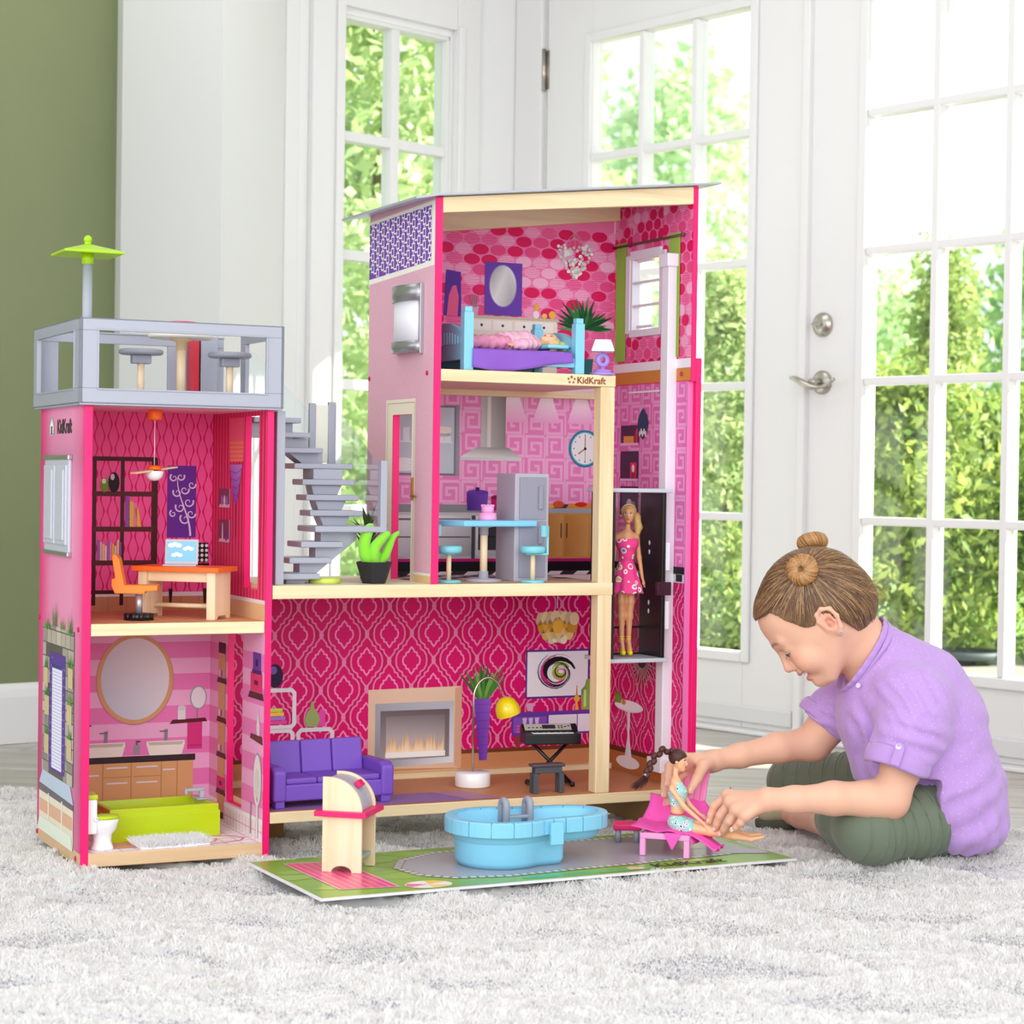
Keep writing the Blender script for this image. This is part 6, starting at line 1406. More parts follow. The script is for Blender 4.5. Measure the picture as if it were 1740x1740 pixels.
# ============================================================ SCULPTED FIGURES (signed distance fields, surface nets)
class SDF:
    def __init__(s, lo, hi, h):
        s.lo = np.array(lo, float); s.h = h; s.n = np.ceil((np.array(hi)-s.lo)/h).astype(int)+1
        s.f = np.full(tuple(s.n), 1.0, np.float32)
    def _box(s, lo, hi):
        a = np.clip(np.floor((np.array(lo)-s.lo)/s.h).astype(int), 0, s.n); b = np.clip(np.ceil((np.array(hi)-s.lo)/s.h).astype(int)+1, 0, s.n)
        if (b <= a).any(): return None
        g = [s.lo[i]+s.h*np.arange(a[i], b[i]) for i in range(3)]
        X, Y, Z = np.meshgrid(*g, indexing='ij', sparse=True); return (slice(a[0], b[0]), slice(a[1], b[1]), slice(a[2], b[2])), X, Y, Z
    def _mix(s, sl, d, k, op):
        f = s.f[sl]
        if op == 'add':
            if k: h = np.maximum(k-np.abs(f-d), 0)/k; s.f[sl] = np.minimum(f, d)-h*h*k*.25
            else: s.f[sl] = np.minimum(f, d)
        else:
            d = -d
            if k: h = np.maximum(k-np.abs(f-d), 0)/k; s.f[sl] = np.maximum(f, d)+h*h*k*.25
            else: s.f[sl] = np.maximum(f, d)
    def cap(s, a, b, r0, r1=None, k=.01, op='add', sq=None):
        r1 = r0 if r1 is None else r1; a = np.array(a, float); b = np.array(b, float); m = max(r0, r1)+k+2*s.h
        B = s._box(np.minimum(a, b)-m, np.maximum(a, b)+m)
        if B is None: return s
        sl, X, Y, Z = B; ab = b-a; L2 = max(ab @ ab, 1e-12)
        t = np.clip(((X-a[0])*ab[0]+(Y-a[1])*ab[1]+(Z-a[2])*ab[2])/L2, 0, 1)
        dx, dy, dz = X-a[0]-t*ab[0], Y-a[1]-t*ab[1], Z-a[2]-t*ab[2]
        if sq is not None:   # squash: (axis, factor) makes the section thinner along axis
            ax, fc = sq; p = dx*ax[0]+dy*ax[1]+dz*ax[2]; q = p*(1/fc-1); dx = dx+q*ax[0]; dy = dy+q*ax[1]; dz = dz+q*ax[2]
        d = np.sqrt(dx*dx+dy*dy+dz*dz)-(r0+(r1-r0)*t)
        s._mix(sl, d.astype(np.float32), k, op); return s
    def ell(s, c, r, R=None, k=.01, op='add'):
        c = np.array(c, float); r = np.array(r if hasattr(r, '__len__') else (r, r, r), float); m = r.max()+k+2*s.h
        B = s._box(c-m, c+m)
        if B is None: return s
        sl, X, Y, Z = B; X = X-c[0]; Y = Y-c[1]; Z = Z-c[2]
        if R is not None: R = np.array(R); X, Y, Z = X*R[0, 0]+Y*R[1, 0]+Z*R[2, 0], X*R[0, 1]+Y*R[1, 1]+Z*R[2, 1], X*R[0, 2]+Y*R[1, 2]+Z*R[2, 2]
        k0 = np.sqrt((X/r[0])**2+(Y/r[1])**2+(Z/r[2])**2); k1 = np.sqrt((X/r[0]**2)**2+(Y/r[1]**2)**2+(Z/r[2]**2)**2)+1e-9
        s._mix(sl, (k0*(k0-1)/k1).astype(np.float32), k, op); return s
    def chain(s, pts, rs, k=.01, op='add', sq=None):
        for i in range(len(pts)-1): s.cap(pts[i], pts[i+1], rs[i], rs[i+1], k, op, sq)
        return s
    def mesh(s):
        f = s.f; I = f < 0
        c = np.zeros(tuple(np.array(f.shape)-1), np.uint8)
        for dx in (0, 1):
            for dy in (0, 1):
                for dz in (0, 1): c += I[dx:f.shape[0]-1+dx, dy:f.shape[1]-1+dy, dz:f.shape[2]-1+dz]
        act = np.argwhere((c > 0) & (c < 8)); idx = -np.ones(c.shape, np.int32); idx[tuple(act.T)] = np.arange(len(act))
        P = np.zeros((len(act), 3)); W = np.zeros(len(act))
        cor = [(x, y, z) for x in (0, 1) for y in (0, 1) for z in (0, 1)]
        for a in cor:
            for ax in range(3):
                if a[ax] == 1: continue
                b = list(a); b[ax] = 1
                fa = f[act[:, 0]+a[0], act[:, 1]+a[1], act[:, 2]+a[2]]; fb = f[act[:, 0]+b[0], act[:, 1]+b[1], act[:, 2]+b[2]]
                m = (fa < 0) != (fb < 0); t = np.where(m, fa/(fa-fb+1e-12), 0)
                for q in range(3): P[:, q] += m*(a[q]+(t if q == ax else 0))
                W += m
        V = s.lo+(act+P/W[:, None])*s.h; Fs = []
        for ax in range(3):
            n = list(f.shape); sl0 = [slice(None)]*3; sl1 = [slice(None)]*3; sl0[ax] = slice(0, n[ax]-1); sl1[ax] = slice(1, n[ax])
            A, Bb = I[tuple(sl0)], I[tuple(sl1)]; e = np.argwhere(A != Bb); u, v = [(1, 2), (2, 0), (0, 1)][ax]
            ok = (e[:, u] > 0) & (e[:, v] > 0) & (e[:, u] < c.shape[u]) & (e[:, v] < c.shape[v]); e = e[ok]
            def g(du, dv): q = e.copy(); q[:, u] -= du; q[:, v] -= dv; return idx[tuple(q.T)]
            q = np.stack([g(1, 1), g(0, 1), g(0, 0), g(1, 0)], 1); inside = A[tuple(e.T)]
            q[~inside] = q[~inside][:, ::-1]; Fs.append(q)
        return V, np.concatenate(Fs)
def sm3(V, F_, it=2):
    n = len(V)
    for _ in range(it):
        acc = np.zeros_like(V); cnt = np.zeros(n)
        for k in range(4):
            a, b = F_[:, k], F_[:, (k+1) % 4]
            for q in range(3): acc[:, q] += np.bincount(a, V[b, q], n)+np.bincount(b, V[a, q], n)
            cnt += np.bincount(a, minlength=n)+np.bincount(b, minlength=n)
        V = V*.5+.5*acc/np.maximum(cnt, 1)[:, None]
    return V
def vnormals(V, F_):
    n = np.cross(V[F_[:, 2]]-V[F_[:, 0]], V[F_[:, 3]]-V[F_[:, 1]]); N_ = np.zeros_like(V)
    for k in range(4):
        for q in range(3): N_[:, q] += np.bincount(F_[:, k], n[:, q], len(V))
    return N_/(np.linalg.norm(N_, axis=1, keepdims=True)+1e-12)
def blob(V, c, r): return np.clip(1-np.linalg.norm((V-np.array(c))/np.array(r), axis=1), 0, 1)
def lerpc(C, c, w): return C*(1-w[:, None])+np.array(srgb(c))*w[:, None]
def join(ms):
    Vs, Fs, Cs, o = [], [], [], 0
    for V, F_, C_ in ms: Vs.append(V); Fs.append(F_+o); Cs.append(C_); o += len(V)
    return np.concatenate(Vs), np.concatenate(Fs), np.concatenate(Cs)
M_skin = mat('skin', '#e8b9a0', .48, vcol=True, sss=.12, spec=.35, bump=.06, bscale=900)
M_dskin = mat('doll_skin', '#f0b890', .38, vcol=True, spec=.45)

# ------------------------------------------------------------ THE GIRL
girl = thing('person', 'person in a lilac shirt and green leggings sitting on the rug, holding a doll', 'person', (.78, 3.83, .0), 0, None, I4)
GI = girl.matrix_world.inverted()
def gpart(name, V, F_, m, C_=None, parent=None, smooth_=True):
    V = V-np.array([.78, 3.83, 0]); return mesh_np(name, V, F_, m, parent or girl, C_, smooth_)
SK = np.array(srgb('#ecb89c')); 
# head frame: columns = forward, left, up
pit = math.radians(47); yaw = math.radians(9)
f0 = Vector((-math.cos(pit)*math.cos(yaw), math.cos(pit)*math.sin(yaw), -math.sin(pit))); u0_ = Vector((-math.sin(pit)*math.cos(yaw), math.sin(pit)*math.sin(yaw), math.cos(pit))); l0 = u0_.cross(f0)
HC = Vector((.552, 3.765, .449)); HR = Matrix((f0, l0, u0_)).transposed()
def H(f, l, u): return tuple(HC+HR @ Vector((f, l, u)))
HRn = np.array(HR)
s = SDF((.41, 3.62, .22), (.80, 3.92, .60), .0017)
E_l = lambda c, r, k=.012, op='add', R=None: s.ell(H(*c), r, HRn if R is None else HRn @ np.array(R), k, op)
E_l((-.004, 0, .004), (.098, .078, .094), .0)
E_l((.040, 0, .022), (.058, .060, .056), .02)
E_l((.036, 0, -.030), (.062, .059, .070), .02)
E_l((.045, 0, -.068), (.046, .044, .044), .02)
for sgn in (-1, 1):
    s.cap(H(.005, sgn*.052, -.055), H(.066, sgn*.018, -.104), .016, .013, .022)     # jaw line
    E_l((.070, sgn*.033, -.054), (.027, .025, .026), .016)                          # cheeks
    E_l((.0925, sgn*.030, -.020), (.010, .015, .0080), .014, 'sub')                  # eye sockets
    E_l((.0800, sgn*.030, -.0175), (.0140, .0160, .0092), .009); E_l((.0785, sgn*.030, -.0310), (.0130, .0150, .0060), .008)      # lids
    s.cap(H(.0965, sgn*.012, .001), H(.082, sgn*.044, .001), .0050, .0040, .016)   # brow
    E_l((.1015, sgn*.0088, -.0515), (.0065, .0050, .0050), .004)                    # nostril wing
E_l((.084, 0, -.098), (.017, .019, .0155), .016)
s.cap(H(.096, 0, -.006), H(.112, 0, -.043), .0065, .0072, .012); E_l((.1115, 0, -.0455), (.0075, .0078, .0068), .005)
s.cap(H(.098, 0, -.052), H(.0985, 0, -.063), .007, .007, .010)                      # philtrum
for sgn in (-1, 1):
    s.chain([H(.1045, 0, -.0650), H(.1010, sgn*.011, -.0645), H(.0860, sgn*.0255, -.0655)], [.0040, .0038, .0020], .004)
    s.chain([H(.0985, 0, -.0835), H(.0960, sgn*.011, -.0815), H(.0850, sgn*.0250, -.0685)], [.0046, .0042, .0020], .004)
    s.chain([H(.1010, 0, -.0740), H(.0975, sgn*.011, -.0728), H(.0865, sgn*.0235, -.0672)], [.0048, .0042, .0012], .0015, 'sub')
    s.chain([H(.089, sgn*.020, -.050), H(.079, sgn*.034, -.064), H(.077, sgn*.033, -.076)], [.001, .0022, .0008], .006, 'sub')
    E_l((.072, sgn*.037, -.052), (.020, .019, .018), .012)
# ears
for sgn in (-1, 1):
    def EP(f, u, o=0): return H(f, sgn*(.0735+o), u)
    s.cap(EP(-.002, -.045, -.006), EP(-.004, -.020, -.006), .014, .014, .008)
    rim = [EP(.008, -.040, .001), EP(.009, -.022, .003), EP(.003, -.010, .007), EP(-.010, -.008, .012), EP(-.022, -.018, .014), EP(-.022, -.036, .011), EP(-.013, -.054, .006), EP(-.003, -.064, .001)]
    s.chain(rim, [.0032, .0034, .0036, .0038, .0038, .0036, .0042, .0052], .004)
    s.chain([EP(-.004, -.018, .004), EP(-.013, -.026, .007), EP(-.012, -.040, .006), EP(-.004, -.048, .002)], [.002, .0028, .0028, .0022], .003)
    s.ell(EP(-.003, -.037, .007), (.0072, .0078, .0098), HRn, .003, 'sub')
    s.cap(EP(.005, -.040, .001), EP(.004, -.034, .003), .0035, .003, .003)
# neck and upper chest
s.cap(H(-.030, 0, -.050), (.668, 3.79, .352), .046, .047, .03); s.cap((.660, 3.79, .36), (.700, 3.79, .30), .048, .075, .03)
V, F_ = s.mesh(); V = sm3(V, F_, 1)
Lc = (V-np.array(HC)) @ HRn     # local head coords
C_ = np.tile(SK, (len(V), 1)); C_ *= (1+.03*vnoise(V[:, 0]*60, V[:, 1]*60, V[:, 2]*60, 1))[:, None]
for sgn in (-1, 1):
    C_ = lerpc(C_, '#e8907c', .60*blob(Lc, (.078, sgn*.040, -.050), (.03, .03, .026)))
    la = Lc[:, 1]*sgn; ub = .0020+.0035*np.sin(np.clip((la-.008)/.036, 0, 1)*PI)-.02*np.clip(la-.034, 0, 1); C_ = lerpc(C_, '#8a5a3e', .8*np.exp(-((Lc[:, 2]-ub)/.0030)**2)*np.clip((la-.007)/.006, 0, 1)*np.clip((.047-la)/.008, 0, 1)*(Lc[:, 0] > .05)); C_ = lerpc(C_, '#6b4434', .7*np.exp(-((Lc[:, 2]+.0262)/.0016)**2)*np.clip((la-.014)/.006, 0, 1)*np.clip((.046-la)/.005, 0, 1)*(Lc[:, 0] > .07))
    C_ = lerpc(C_, '#e59a86', .8*blob(Lc, (-.006, sgn*.080, -.034), (.024, .02, .03))); C_ = lerpc(C_, '#8a4236', .8*blob(Lc, (.001, sgn*.072, -.040), (.007, .008, .008)))
    C_ = lerpc(C_, '#c98878', .5*blob(Lc, (.094, sgn*.030, -.014), (.012, .02, .006)))
C_ = lerpc(C_, '#e6a08c', .55*blob(Lc, (.114, 0, -.046), (.014, .014, .013)))
lipm = (np.abs(Lc[:, 1]) < .0235) & (Lc[:, 2] < -.0610) & (Lc[:, 2] > -.0890) & (Lc[:, 0] > .0865)
lw = np.clip(1.3-np.abs((Lc[:, 2]+.0745)/.0125)-np.abs(Lc[:, 1]/.0235)**3*.8, 0, 1)*lipm
C_ = lerpc(C_, '#cf6f6c', np.clip(lw*1.3, 0, .8))
head_mesh = (V, F_, C_)
# arms -------------------------------------------------
def hand(s, w, mcps, pips, tips, thumb, r=.0078, palmn=None):
    w = np.array(w); k = .010
    for m in mcps: s.cap(w+(np.array(m)-w)*.12, m, .0145, .0098, k)
    for a, b in zip(mcps[:-1], mcps[1:]): s.cap(a, b, .0095, .0095, .008)
    for i, (m, p, t) in enumerate(zip(mcps, pips, tips)):
        rr = r*(1.0, 1.02, .97, .86)[i]; m, p, t = np.array(m), np.array(p), np.array(t); d = p+(t-p)*.52+(p-m)/np.linalg.norm(p-m)*.0015
        s.cap(m, p, rr*1.12, rr, .0035); s.cap(p, d, rr*1.03, rr*.93, .0018); s.cap(d, t, rr*.93, rr*.72, .0018); s.ell(p, rr*1.06, None, .002)
    b, p, t = [np.array(q) for q in thumb]; s.cap(w+(b-w)*.35, b, .014, .0115, .010); s.cap(b, p, .0112, .0092, .005); s.cap(p, t, .0094, .0068, .003)
wr = (.4563, 3.600, .1232); el = (.672, 3.635, .119); shn = (.735, 3.68, .290)
s = SDF((.335, 3.555, .035), (.80, 3.75, .34), .00155)
mc = [(.3881, 3.655, .1205), (.3915, 3.636, .1126), (.3998, 3.615, .1025), (.4133, 3.597, .0950)]
pp = [(.3666, 3.665, .0993), (.3752, 3.645, .0859), (.3883, 3.620, .0799), (.4054, 3.598, .0817)]
tt = [(.3589, 3.668, .0715), (.3683, 3.655, .0602), (.3768, 3.642, .0545), (.3945, 3.612, .0668)]
hand(s, wr, mc, pp, tt, [(.4418, 3.640, .1000), (.4171, 3.668, .0780), (.3905, 3.680, .0650)])
s.chain([wr, (.50, 3.607, .122), (.57, 3.618, .1235), (.635, 3.63, .1215), el], [.0195, .0225, .0285, .0315, .030], .012)
s.chain([el, (.70, 3.655, .19), shn], [.0315, .036, .040], .02)
V, F_ = s.mesh(); V = sm3(V, F_, 1); C_ = np.tile(SK, (len(V), 1)); C_ *= (1+.03*vnoise(V[:, 0]*60, V[:, 1]*60, V[:, 2]*60, 2))[:, None]
for q in mc+pp+tt: C_ = lerpc(C_, '#e59c86', .42*blob(V, q, (.016,)*3))
C_ = lerpc(C_, '#e3a08a', .5*blob(V, (.68, 3.61, .10), (.04,)*3))
arm_n = (V, F_, C_)
nails = MB(); 
def nail(t, p, n, r=.0046):
    t, p, n = Vector(t), Vector(p), Vector(n).normalized(); d = (t-p).normalized(); n = (n-d*n.dot(d)).normalized(); R = Matrix((d, n.cross(d), n)).transposed(); nails.ball(tuple(t-d*.0015+n*.0048-Vector((.78, 3.83, 0))), (.0058, r, .0016), 12, 8, R)
for p, t, n in zip(pp, tt, [(-.9, -.3, .2), (-.85, -.5, .1), (-.8, -.6, .1), (-.7, -.7, .1)]): nail(t, p, n)
wf = (.3830, 3.828, .1590); ef = (.575, 3.90, .185); shf = (.655, 3.875, .27)
s = SDF((.262, 3.665, .06), (.72, 3.95, .33), .0016)
mc2 = [(.3194, 3.790, .1676), (.3267, 3.806, .1541), (.3358, 3.818, .1413), (.3477, 3.826, .1334)]
pp2 = [(.2929, 3.765, .1555), (.2882, 3.780, .1354), (.2950, 3.793, .116), (.312, 3.81, .1043)]
tt2 = [(.2889, 3.738, .1255), (.2843, 3.752, .1040), (.2915, 3.765, .0877), (.308, 3.79, .0801)]
hand(s, wf, mc2, pp2, tt2, [(.3570, 3.788, .1540), (.3430, 3.753, .1355), (.3270, 3.7235, .1160)])
s.chain([wf, (.43, 3.848, .1655), (.505, 3.875, .178), ef], [.0185, .0215, .0275, .031], .012); s.chain([ef, (.60, 3.895, .22), shf], [.031, .034, .038], .02)
V, F_ = s.mesh(); V = sm3(V, F_, 1); C_ = np.tile(SK, (len(V), 1)); C_ *= (1+.03*vnoise(V[:, 0]*60, V[:, 1]*60, V[:, 2]*60, 3))[:, None]
for q in mc2+pp2+tt2+[(.327, 3.7235, .116), (.343, 3.753, .1355)]: C_ = lerpc(C_, '#e59c86', .42*blob(V, q, (.016,)*3))
arm_f = (V, F_, C_)
nail((.327, 3.7235, .116), (.343, 3.753, .1355), (.5, -.75, .25), .0056)
for p, t in zip(pp2[:2], tt2[:2]): nail(t, p, (-.9, -.3, .0))
# lower leg (bare) from near knee to the foot, and hidden hip mass
s = SDF((.50, 3.60, -.005), (.72, 4.14, .12), .0022)
s.chain([(.640, 3.70, .060), (.598, 3.82, .056), (.566, 3.98, .034), (.552, 4.05, .028)], [.040, .036, .024, .022], .01)
V, F_ = s.mesh(); leg_n = (V, F_, np.tile(SK, (len(V), 1)))
V, F_, C_ = join([head_mesh, arm_n, arm_f, leg_n]); gpart('body', V, F_, M_skin, C_)
nails.build('fingernails', mat('nail', '#f6d5c8', .25), girl)
# eyes, lashes, teeth, earring
e = MB()
for sgn in (-1, 1): e.ball(tuple(Vector(H(.0832, sgn*.030, -.0228))-Vector((.78, 3.83, 0))), .0106, 20, 14)
e.build('eyes', mat('eye_white', '#f2ece8', .15), girl)
e = MB()
for sgn in (-1, 1):
    c = Vector(H(.0832+.0078, sgn*.0300, -.0275))-Vector((.78, 3.83, 0)); e.ball(tuple(c), .0040, 14, 10)
e.build('iris', mat('iris', '#3d2a20', .2), girl)
e = MB()
for sgn in (-1, 1):
    pts = [Vector(H(.0885+.0075*math.cos(a), sgn*(.030+.0125*math.sin(a)), -.0250+.0016*math.cos(a)))-Vector((.78, 3.83, 0)) for a in np.linspace(-1.35, 1.45, 12)]; e.tube(pts, .0008, 6)
    for k, a in enumerate(np.linspace(-1.1, 1.4, 11)):
        p = Vector((.0895+.0075*math.cos(a), sgn*(.030+.0125*math.sin(a)), -.0252)); q = p+Vector((.0045*math.cos(a), sgn*.004*math.sin(a), -.0030)); e.tube([Vector(H(*p))-Vector((.78, 3.83, 0)), Vector(H(*q))-Vector((.78, 3.83, 0))], [.00022, .00008], 4)
e.build('eyelashes', mat('lash', '#2d1d16', .6), girl)
e = MB()
for k in range(7): a = (k-3)*.36; e.obox(tuple(Vector(H(.0985-.0075*abs(k-3)**1.35/3, (k-3)*.0052, -.0712+.0009*abs(k-3)))-Vector((.78, 3.83, 0))), (.003, .0047, .0044), Matrix(HR))
e.build('teeth', mat('teeth', '#f7f3ee', .2), girl, .0008)
e = MB(); c0_ = Vector(H(-.004, .0805, -.0640))-Vector((.78, 3.83, 0))
for k in range(5): a = 2*PI*k/5; e.ball(tuple(c0_+HR @ Vector((.0026*math.cos(a), .001, .0026*math.sin(a)))), .0013, 8, 6)
e.ball(tuple(c0_), .0014, 8, 6); e.build('earring', mat('earring_silver', '#c9ccd2', .15, 1), girl)
# ---------------- hair
M_hair = mat('brown_hair', '#8a6544', .42, vcol=True, spec=.5)
s = SDF((.41, 3.63, .33), (.70, 3.91, .58), .0019)
s.ell(H(-.006, 0, .009), (.1035, .0835, .0975), HRn, 0)
s.ell(H(-.035, 0, -.030), (.072, .074, .066), HRn, .02)
s.ell(H(.052, 0, .034), (.048, .058, .046), HRn, .02)
sl, X, Y, Z = s._box((.41, 3.63, .33), (.70, 3.91, .58)); P3 = [X-HC.x, Y-HC.y, Z-HC.z]
lf = P3[0]*HRn[0, 0]+P3[1]*HRn[1, 0]+P3[2]*HRn[2, 0]; ll = P3[0]*HRn[0, 1]+P3[1]*HRn[1, 1]+P3[2]*HRn[2, 1]; lu = P3[0]*HRn[0, 2]+P3[1]*HRn[1, 2]+P3[2]*HRn[2, 2]
# hairline: hair lies above/behind this surface (temple to ear to nape)
hl = np.interp(lf, [-.10, -.058, -.026, -.020, .0, .015, .034, .046, .054, .062, .085, .11], [-.100, -.098, -.088, -.030, -.020, -.020, -.010, .014, .040, .054, .060, .062])
hl = hl+.004*vnoise(lf*160+0*lu, ll*160+0*lu, 0, 9)
cut = (hl-lu)*.8
s.f = np.maximum(s.f, cut.astype(np.float32))
V, F_ = s.mesh(); V = sm3(V, F_, 2); Nn = vnormals(V, F_); Lc = (V-np.array(HC)) @ HRn
BN = [np.array((-.034, .060, .052)), np.array((-.062, -.040, .060))]       # bun centres, head coordinates (near, far)
def strandfield(Lp):
    b = np.where(Lp[:, 1:2] > 0.004, BN[0][None], BN[1][None]); d = Lp-b; ang = np.arctan2(d[:, 2], d[:, 0]); r = np.linalg.norm(d, axis=1); return ang, r
ang, r = strandfield(Lc)
g_ = vnoise(ang*34, r*14, 0, 31)*.6+vnoise(ang*85, r*20, 3, 32)*.4
V = V+Nn*(g_*.0011)[:, None]
t = np.clip(.5+.5*vnoise(ang*22, r*8, 1, 33)+.25*vnoise(ang*90, r*30, 1, 35), 0, 1); C_ = np.array(srgb('#553c2a'))*(1-t[:, None])+np.array(srgb('#96714c'))*t[:, None]
hair = gpart('hair', V, F_, M_hair, C_)
def hair_surface(p):   # push a local point onto the cap surface
    q = Vector(p); best = 0
    for c, r_ in (((-.006, 0, .009), (.1035, .0835, .0975)), ((.052, 0, .034), (.048, .058, .046)), ((-.035, 0, -.030), (.072, .074, .066))):
        d = q-Vector(c); k = math.sqrt((d.x/r_[0])**2+(d.y/r_[1])**2+(d.z/r_[2])**2); best = max(best, (1-k) if k < 1 else -(k-1))
    c = Vector((0, 0, .0)); d = q-c; dn = d.normalized()
    # ray march outwards
    lo_, hi_ = 0.0, .14
    def inside(x):
        for c2, r_ in (((-.006, 0, .009), (.1035, .0835, .0975)), ((.052, 0, .034), (.048, .058, .046)), ((-.035, 0, -.030), (.072, .074, .066))):
            e_ = x-Vector(c2)
            if (e_.x/r_[0])**2+(e_.y/r_[1])**2+(e_.z/r_[2])**2 < 1: return True
        return False
    for _ in range(14):
        m_ = (lo_+hi_)/2
        if inside(c+dn*m_): lo_ = m_
        else: hi_ = m_
    return c+dn*(lo_+.0012)
g = random.Random(14); VV = []; FF = []; CC = []
def ribbon(pts, w, col):
    o = len(VV); n = len(pts)
    for i, p in enumerate(pts):
        t_ = (pts[min(i+1, n-1)]-pts[max(i-1, 0)]).normalized(); sd = t_.cross(Vector(p).normalized() if Vector(p).length else Vector((0, 0, 1))).normalized()*w*(1 if i < n-1 else .3)
        up = sd.cross(t_).normalized()*w*.8
        for q in (p-sd, p+up, p+sd): W = HC+HR @ q-Vector((.78, 3.83, 0)); VV.append(tuple(W)); CC.append(col)
    for i in range(n-1):
        a = o+i*3; FF.append((a, a+1, a+4, a+3)); FF.append((a+1, a+2, a+5, a+4))
cols_h = [srgb(c) for c in ('#54392a', '#6d4d36', '#8a6545', '#ab8156', '#cba06e', '#5f4431')]
rad_ = np.linalg.norm(Lc, axis=1); GT, GP = 72, 36; tb = np.full((GT, GP), 0.0)
ti_ = ((np.arctan2(Lc[:, 1], Lc[:, 0])+PI)/(2*PI)*GT).astype(int) % GT; pi_ = np.clip((np.arccos(np.clip(Lc[:, 2]/rad_, -1, 1))/PI*GP).astype(int), 0, GP-1)
np.maximum.at(tb, (ti_, pi_), rad_)
for _ in range(12):
    z_ = tb == 0; nb = [np.roll(tb, 1, 0), np.roll(tb, -1, 0), np.pad(tb, ((0, 0), (1, 0)))[:, :-1], np.pad(tb, ((0, 0), (0, 1)))[:, 1:]]; tb = np.where(z_, np.maximum.reduce(nb), tb)
tb = (tb*2+np.roll(tb, 1, 0)+np.roll(tb, -1, 0))/4
def surf2(p):
    p = Vector(p); r_ = p.length; a_ = (math.atan2(p.y, p.x)+PI)/(2*PI)*GT-.5; b_ = math.acos(max(-1, min(1, p.z/max(r_, 1e-6))))/PI*GP-.5
    i0 = math.floor(a_); j0 = math.floor(b_); fa = a_-i0; fb = b_-j0; J = lambda j: min(max(j, 0), GP-1)
    R_ = (tb[i0 % GT, J(j0)]*(1-fa)+tb[(i0+1) % GT, J(j0)]*fa)*(1-fb)+(tb[i0 % GT, J(j0+1)]*(1-fa)+tb[(i0+1) % GT, J(j0+1)]*fa)*fb
    return p.normalized()*(R_+.0003)
cand = np.where(Lc[:, 1] > -.045)[0]
for k in range(5200):
    i = cand[int(g.random()*len(cand))]; st_ = Vector(Lc[i]); side_ = 1 if st_.y > .004 else -1; b = Vector(BN[0] if side_ > 0 else BN[1])
    if st_.z < float(np.interp(st_.x, [-.10, -.058, -.026, -.020, .0, .015, .034, .046, .054, .062, .085, .11], [-.100, -.098, -.088, -.030, -.020, -.020, -.010, .014, .040, .054, .060, .062]))+.003: continue
    if rad_[i] < surf2(st_).length-.006: continue
    L = (b-st_).length; e_ = min(.93, g.uniform(.025, .055)/max(L, .01)); pts = []
    for j in range(7): p = surf2(st_.lerp(b, e_*j/6)); pts.append(p+p.normalized()*g.uniform(-.0002, .0004))
    ribbon(pts, .00026, g.choice(cols_h))
for k in range(110):    # loose wisps at nape and temple
    if k < 110: st_ = surf2((-.075+g.uniform(-.012, .012), g.uniform(-.02, .055), -.045+g.uniform(-.012, .02))); d_ = Vector((-.5+g.uniform(-.4, .3), g.uniform(-.2, .5), -.75+g.uniform(-.3, .5))).normalized(); L = g.uniform(.012, .032)
    else: st_ = hair_surface((.085, g.uniform(-.02, .055), .040)); d_ = Vector((.2, g.uniform(.1, .6), -1)).normalized(); L = g.uniform(.010, .024)
    ribbon([st_+d_*L*i/5+Vector((0, 0, .004*math.sin(i*.9+k))) for i in range(6)], .00018, g.choice(cols_h[2:5]))
mesh_np('hair_strands', np.array(VV), np.array(FF), M_hair, hair, np.array(CC), True)['kind'] = 'stuff'
for bi, (bc, R0) in enumerate(((BN[0]+np.array([-.004, .018, .012]), .0195), (BN[1]+np.array([-.020, -.008, .024]), .0175))):
    ax = Vector((.0, 1, .30)).normalized() if bi == 0 else Vector((-.6, -.35, .8)).normalized(); e1 = ax.orthogonal().normalized(); e2 = ax.cross(e1)
    s = SDF(-.042*np.ones(3), .042*np.ones(3), .0016)
    for i in range(24): a0 = 2*PI*i/24; a1 = 2*PI*(i+1)/24; s.cap(tuple((e1*math.cos(a0)+e2*math.sin(a0))*.0145), tuple((e1*math.cos(a1)+e2*math.sin(a1))*.0145), .0125, None, .004)
    V, F_ = s.mesh(); V = sm3(V, F_, 1); Nn = vnormals(V, F_); A3 = np.stack([V @ np.array(e1), V @ np.array(e2), V @ np.array(ax)], 1)
    th = np.arctan2(A3[:, 1], A3[:, 0]); rr = np.hypot(A3[:, 0], A3[:, 1]); ph = np.arctan2(A3[:, 2], rr-.0145)
    tw = th*5+ph*.9; gg = vnoise(np.cos(tw)*4, np.sin(tw)*4, ph*.3, 41)+.6*vnoise(np.cos(tw)*9, np.sin(tw)*9, ph*.4, 42)
    V = V+Nn*(gg*.0013)[:, None]; t = np.clip(.5+.5*gg, 0, 1); C_ = np.array(srgb('#7a4f2c'))*(1-t[:, None])+np.array(srgb('#cf9a5e'))*t[:, None]
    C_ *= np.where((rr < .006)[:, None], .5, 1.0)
    Wd = np.array(HC)+(V+bc) @ HRn.T; gpart('hair_bun', Wd, F_, M_hair, C_, hair)
